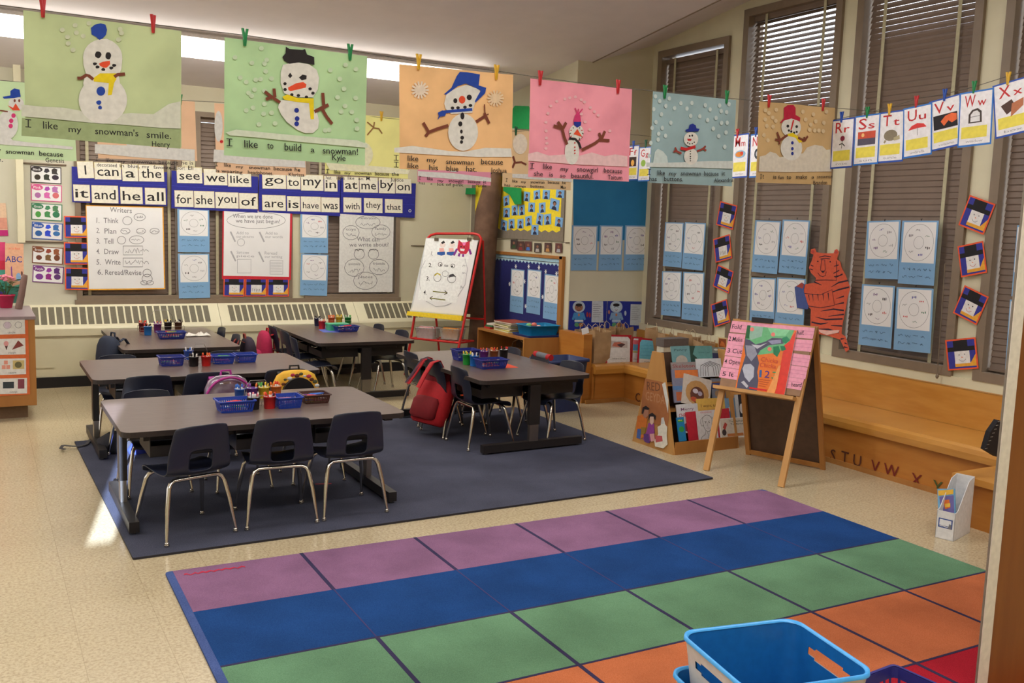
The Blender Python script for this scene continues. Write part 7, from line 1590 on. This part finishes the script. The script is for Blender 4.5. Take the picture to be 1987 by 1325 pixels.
MB().box(3.05-3.3, 4.2-3.3, -.01, .03, 0, .02, M_steel).build('foot', dv)

# ============================================================ BINS AT THE LOWER RIGHT
lt = thing('low_table', 'low wooden table holding the plastic bins at the lower right corner', 'table', loc=(1.95, 1.40, 0)); zt_ = .335
MB().box(-.50, .50, -.30, .30, zt_-.03, zt_, M_woodm).build('tabletop', lt)
for sx in (-1, 1):
    for sy in (-1, 1): MB().box(sx*.46-.02, sx*.46+.02, sy*.26-.02, sy*.26+.02, .012 if sy > 0 else 0, zt_-.03, M_woodm).build('leg', lt)
M_bino = C(208, 206, 204, .35); M_bini = C(26, 104, 176, .3); M_rim = C(70, 160, 226, .3)
def bigbin(label, loc, rz, w_=.355, d_=.335, h_=.235):
    t = thing('storage_bin', label, 'bin', loc=loc, rz=rz, group='white and blue storage bins')
    def per(k, ins):
        W2, D2 = (w_-2*ins)*(.86+.14*k), (d_-2*ins)*(.84+.16*k); return rrect(W2, D2, .045, 6)
    base_n = len(per(0, 0))
    # refine the perimeter so each short side carries a slot
    def dense(k, ins):
        p = per(k, ins); out = []
        for i in range(len(p)):
            a, c = p[i], p[(i+1) % len(p)]; L = math.dist(a, c); m_ = 8 if L > .1 else 1
            for j in range(m_): out.append((a[0]+(c[0]-a[0])*j/m_, a[1]+(c[1]-a[1])*j/m_))
        return out
    ks = [0, .3, .6, .715, .74, .825, .85, .95, 1]
    for ins, m_, nm in ((0, M_bino, 'outer_wall'), (.004, M_bini, 'inner_wall')):
        rings = [[(x, y, h_*k+(.004 if ins else 0)*(k < .5)) for x, y in dense(k, ins)] for k in ks]; n = len(rings[0]); v = [p for r in rings for p in r]; f = []
        top = rings[-1]; L1 = max(abs(p[1]) for p in top if abs(p[0]) > w_*.5-ins-.002)
        for i in range(len(ks)-1):
            for j in range(n):
                a, c = top[j], top[(j+1) % n]; my = (a[1]+c[1])/2
                if abs(a[0]) > w_*.49-ins and abs(c[0]) > w_*.49-ins and 3 <= i <= 5 and abs(my) < L1*(.66 if i == 4 else .42): continue
                f.append((i*n+j, i*n+(j+1) % n, (i+1)*n+(j+1) % n, (i+1)*n+j))
        f.append(tuple(range(n))); MB().add(v, f, m_, True).build(nm, t)
    MB().loft([[(x, y, h_-.002) for x, y in dense(1, .005)], [(x, y, h_+.004) for x, y in dense(1, .002)], [(x, y, h_+.004) for x, y in dense(1, -.003)], [(x, y, h_-.006) for x, y in dense(1, -.004)]], M_rim, False, True).build('rim', t)
    return t
bigbin('white storage bin nested underneath the top one, only its left rim showing', (1.724, 1.644, .338), -.19, .38, .36, .165)
bigbin('white storage bin with bright blue inside and slot handles, holding small packets', (1.734, 1.648, .372), -.19)
R = random.Random(6)
for i in range(30):
    c_ = [(30, 110, 70), (214, 216, 214), (60, 70, 66), (190, 196, 196)][i % 4]; q = MB(); w_ = .035+.02*R.random()
    q.loft([sup(w_*a, .03*c2, z) for z, a, c2 in ((0, .9, .4), (.006, 1, 1), (.012, .9, .4))], C(*c_, .25), True, True)
    o = q.build('packet'); o.matrix_world = Matrix.Translation((1.73+.20*(R.random()-.5), 1.655+.18*(R.random()-.5), .384+.0075*(i//3))) @ Matrix.Rotation(R.random()*3, 4, 'Z') @ Matrix.Rotation((R.random()-.5)*.4, 4, 'X')
    tag(o, '%s foil packet in the blue-lined storage bin' % ('dark green', 'white', 'dark grey', 'silver')[i % 4], 'packet', 'packets in the storage bin')
Z0 = .47; c0, c1, c2 = PZ(1735, 1291, Z0), PZ(1640, 1327, Z0), PZ(1800, 1327, Z0)
a_ = math.atan2((c0-c1).y, (c0-c1).x); u_ = Vector((math.cos(a_), math.sin(a_), 0)); v_ = Vector((-u_.y, u_.x, 0))
ctr = c0-u_*.17-v_*.12
make_basket('plastic_basket', 'dark purple slotted basket at the very bottom right, beside the storage bins', (ctr.x, ctr.y, zt_+.002), a_, C(44, 42, 112, .35), .34, .24, Z0-zt_-.002, 'plastic baskets on the tables', 12)

# ============================================================ ORANGE CABINET AT THE LEFT
cb = thing('cabinet', 'wooden cabinet at far left with orange front carrying shape cards', 'cabinet', loc=(-.3, 8.8, 0)); oc = Vector((-.3, 8.8, 0))
def cbx(name, x0, x1, y0, y1, z0, z1, m): return MB().box(x0-oc.x, x1-oc.x, y0-oc.y, y1-oc.y, z0, z1, m).build(name, cb)
cbx('body', -1.1, .393, 8.35, 9.30, .11, .80, M_woodm); cbx('plinth', -1.08, .33, 8.43, 9.25, 0, .11, C(110, 84, 60)); cbx('top', -1.1, .40, 8.34, 9.31, .80, .825, C(150, 134, 140, .3))  # the top's purplish colour has a reflection painted into it
cbx('orange_panel', -1.08, .345, 8.344, 8.35, .20, .795, C(214, 106, 56, .7))
for i, (y0, y1, x1, nm) in enumerate(((285, 435, 235, 'circle'), (472, 628, 240, 'triangle'), (662, 818, 246, 'square'), (850, 1000, 258, 'rectangle'))):
    c5 = cc(0, 560, 4.907); s = Sheet((0, 8.342, 0), (0, -1, 0), c5(x1-262, y0+6), c5(x1, y0), c5(x1-255, y1+4)); s.base(C(222, 220, 216, .6), .001)
    s.ftext(nm, .36, .93, .64, .12, M_pencil)
    if i == 0: s.fring(.36, .40, .026, .003, C(150, 130, 150)); s.fell(.36, .40, .11, .22, C(206, 190, 206)); s.fring(.76, .40, .024, .003, M_pencil)
    elif i == 1: s.fpoly([(.24, .42), (.36, .42), (.31, .72)], C(80, 50, 50)); s.fell(.30, .30, .09, .16, C(214, 150, 150)); s.fpoly([(.5, .70), (.74, .12), (.94, .45)], C(130, 60, 56))
    elif i == 2:
        for (a, c) in ((.2, .3), (.12, .58), (.28, .58)): s.rect(a, c-.18, a+.14, c+.06, C(224, 150, 130))
        s.rect(.52, .12, .94, .66, C(200, 180, 120)); s.fell(.72, .40, .13, .2, C(110, 104, 70))
    else: s.rect(.12, .22, .52, .64, C(52, 60, 66)); s.rect(.66, .06, .90, .68, C(130, 64, 78))
    s.build('shape_card', 'white %s card with two pictures on the orange cabinet' % nm, 'card', 'shape cards on the orange cabinet')
pp = PZ(12, 597, .827); pt = thing('potted_plant', 'pink flowering plant in a magenta pot on the cabinet at far left', 'plant', loc=pp)
MB().lathe([(.045, 0), (.065, .095), (.072, .10), (.072, .115), (.060, .115), (.055, .09), (.001, .09)], C(176, 28, 70, .4), 20, caps=False).cyl((0, 0, 0), .045, .003, C(176, 28, 70, .4)).build('pot', pt)
R = random.Random(12); lf = MB()
for i in range(34):
    a = R.random()*2*PI; r = .02+.09*R.random(); z = .13+.10*R.random(); p0 = Vector((r*math.cos(a), r*math.sin(a), z)); d = Vector((math.cos(a), math.sin(a), .3)).normalized(); sdd = d.cross(Vector((0, 0, 1))).normalized()*.02
    lf.add([tuple(p0), tuple(p0+d*.025+sdd+Vector((0, 0, .006))), tuple(p0+d*.055), tuple(p0+d*.025-sdd+Vector((0, 0, .006)))], [(0, 1, 2, 3)], C(52, 96, 56, .5), True)
for i in range(8): a = i*.8; lf.tube([(0, 0, .09), (.03*math.cos(a), .03*math.sin(a), .15), (.06*math.cos(a), .06*math.sin(a), .22)], .003, C(70, 110, 60), 5)
lf.build('foliage', pt); fl = MB()
for i in range(26): a = R.random()*2*PI; r = .075*R.random(); fl.ball((r*math.cos(a), r*math.sin(a), .235+.04*R.random()), .016, C(232, 140, 158, .7), 6, 1, 1, .6)
fl.build('blossom', pt)
sb_ = cc(0, 300, 4.1375)
s = Sheet((0, 9.05, 0), (0, -1, .12), sb_(40, 712), sb_(188, 718), sb_(-10, 1190)); s.base(C(214, 164, 132, .5), .02)
s.fpoly([(.0, .62), (.4, .72), (1, .66), (1, 1), (0, 1)], C(90, 170, 150)); s.text('ABC', *sb_(42, 862), *sb_(176, 866), 12, C(44, 60, 140, .5)); s.fpoly([(.3, .4), (.36, .38), (.4, .56), (.32, .58)], C(120, 70, 140)); s.fell(.72, .56, .14, .07, C(130, 170, 210)); s.fell(.9, .5, .05, .04, C(90, 56, 50)); s.ftext('Let us Read', .15, .10, .8, .035, C(226, 110, 80))
s.build('picture_book', 'tall pale orange ABC picture book standing behind the pink plant', 'book')
s = Sheet((0, 9.10, 0), (0, -1, .12), (-40, 470), sb_(42, 705), (-40, 590)); s.base(C(200, 60, 110, .5), .02); s.rect(0, .45, 1, .8, C(70, 160, 140)); s.rect(0, .3, 1, .45, C(196, 40, 70)); s.rect(.2, .8, 1, 1, C(90, 80, 180))
s.build('picture_book', 'pink and green picture book at the left image edge behind the ABC book', 'book')
pe = PY(45, 590, 9.0); o = MB(); o.tube([(-.03, 0, 0), (-.005, .0, .12), (.02, 0, .26), (.03, 0, .29)], [.03, .028, .026, .018], C(124, 96, 88, .6), 10); o = o.build('book_stand'); o.matrix_world = Matrix.Translation((PY(44, 590, 8.9).x, 8.97, .826)); tag(o, 'brown wooden book stand arm at the right end of the cabinet top', 'stand')
s = Sheet((0, YB, 0), (0, -1, 0), (-30, 394), (11, 394), (-30, 458), .006); s.base(C(222, 190, 160, .7), .002); s.rect(0, .45, 1, .8, C(214, 150, 130)); s.rect(0, .82, 1, 1, C(190, 40, 120)); s.build('wall_poster', 'peach and magenta poster on the wall at the left image edge', 'poster')

# ============================================================ NAVY BIN, CRATE
nb2 = thing('waste_bin', 'tall navy plastic bin between the right table and the bench end', 'bin', loc=(4.62, 7.22, 0), rz=.1)
b = MB(); b.loft([[(x, y, z) for x, y in rrect(w_, d_, .04, 3)] for w_, d_, z in ((.34, .24, 0), (.44, .32, .455), (.47, .35, .455), (.47, .35, .48), (.44, .32, .48), (.335, .235, .01))], C(44, 58, 104, .4), True, True); b.build('body', nb2)
cr_ = thing('crate', 'orange plastic crate on the floor behind the left chairs of the right table', 'crate', loc=(3.95, 8.25, 0)); b = MB()
b.prism(rrect(.40, .30, .015, 2), 0, .006, C(216, 84, 34, .4)); b.loft([[(x, y, z) for x, y in rrect(w_, d_, .015, 2)] for w_, d_, z in ((.38, .28, .006), (.40, .30, .25), (.42, .32, .25), (.42, .32, .28), (.39, .29, .28), (.37, .27, .01))], C(216, 84, 34, .4), False, False); b.build('body', cr_)
o = MB().box(-.05, .05, -.006, .006, 0, .0012, C(196, 40, 60, .7)).build('paper_scrap'); o.matrix_world = Matrix.Translation((1.86, 5.60, .0125)) @ Matrix.Rotation(-.3, 4, 'Z'); tag(o, 'small red scrap of paper on the charcoal carpet under the front table', 'scrap')
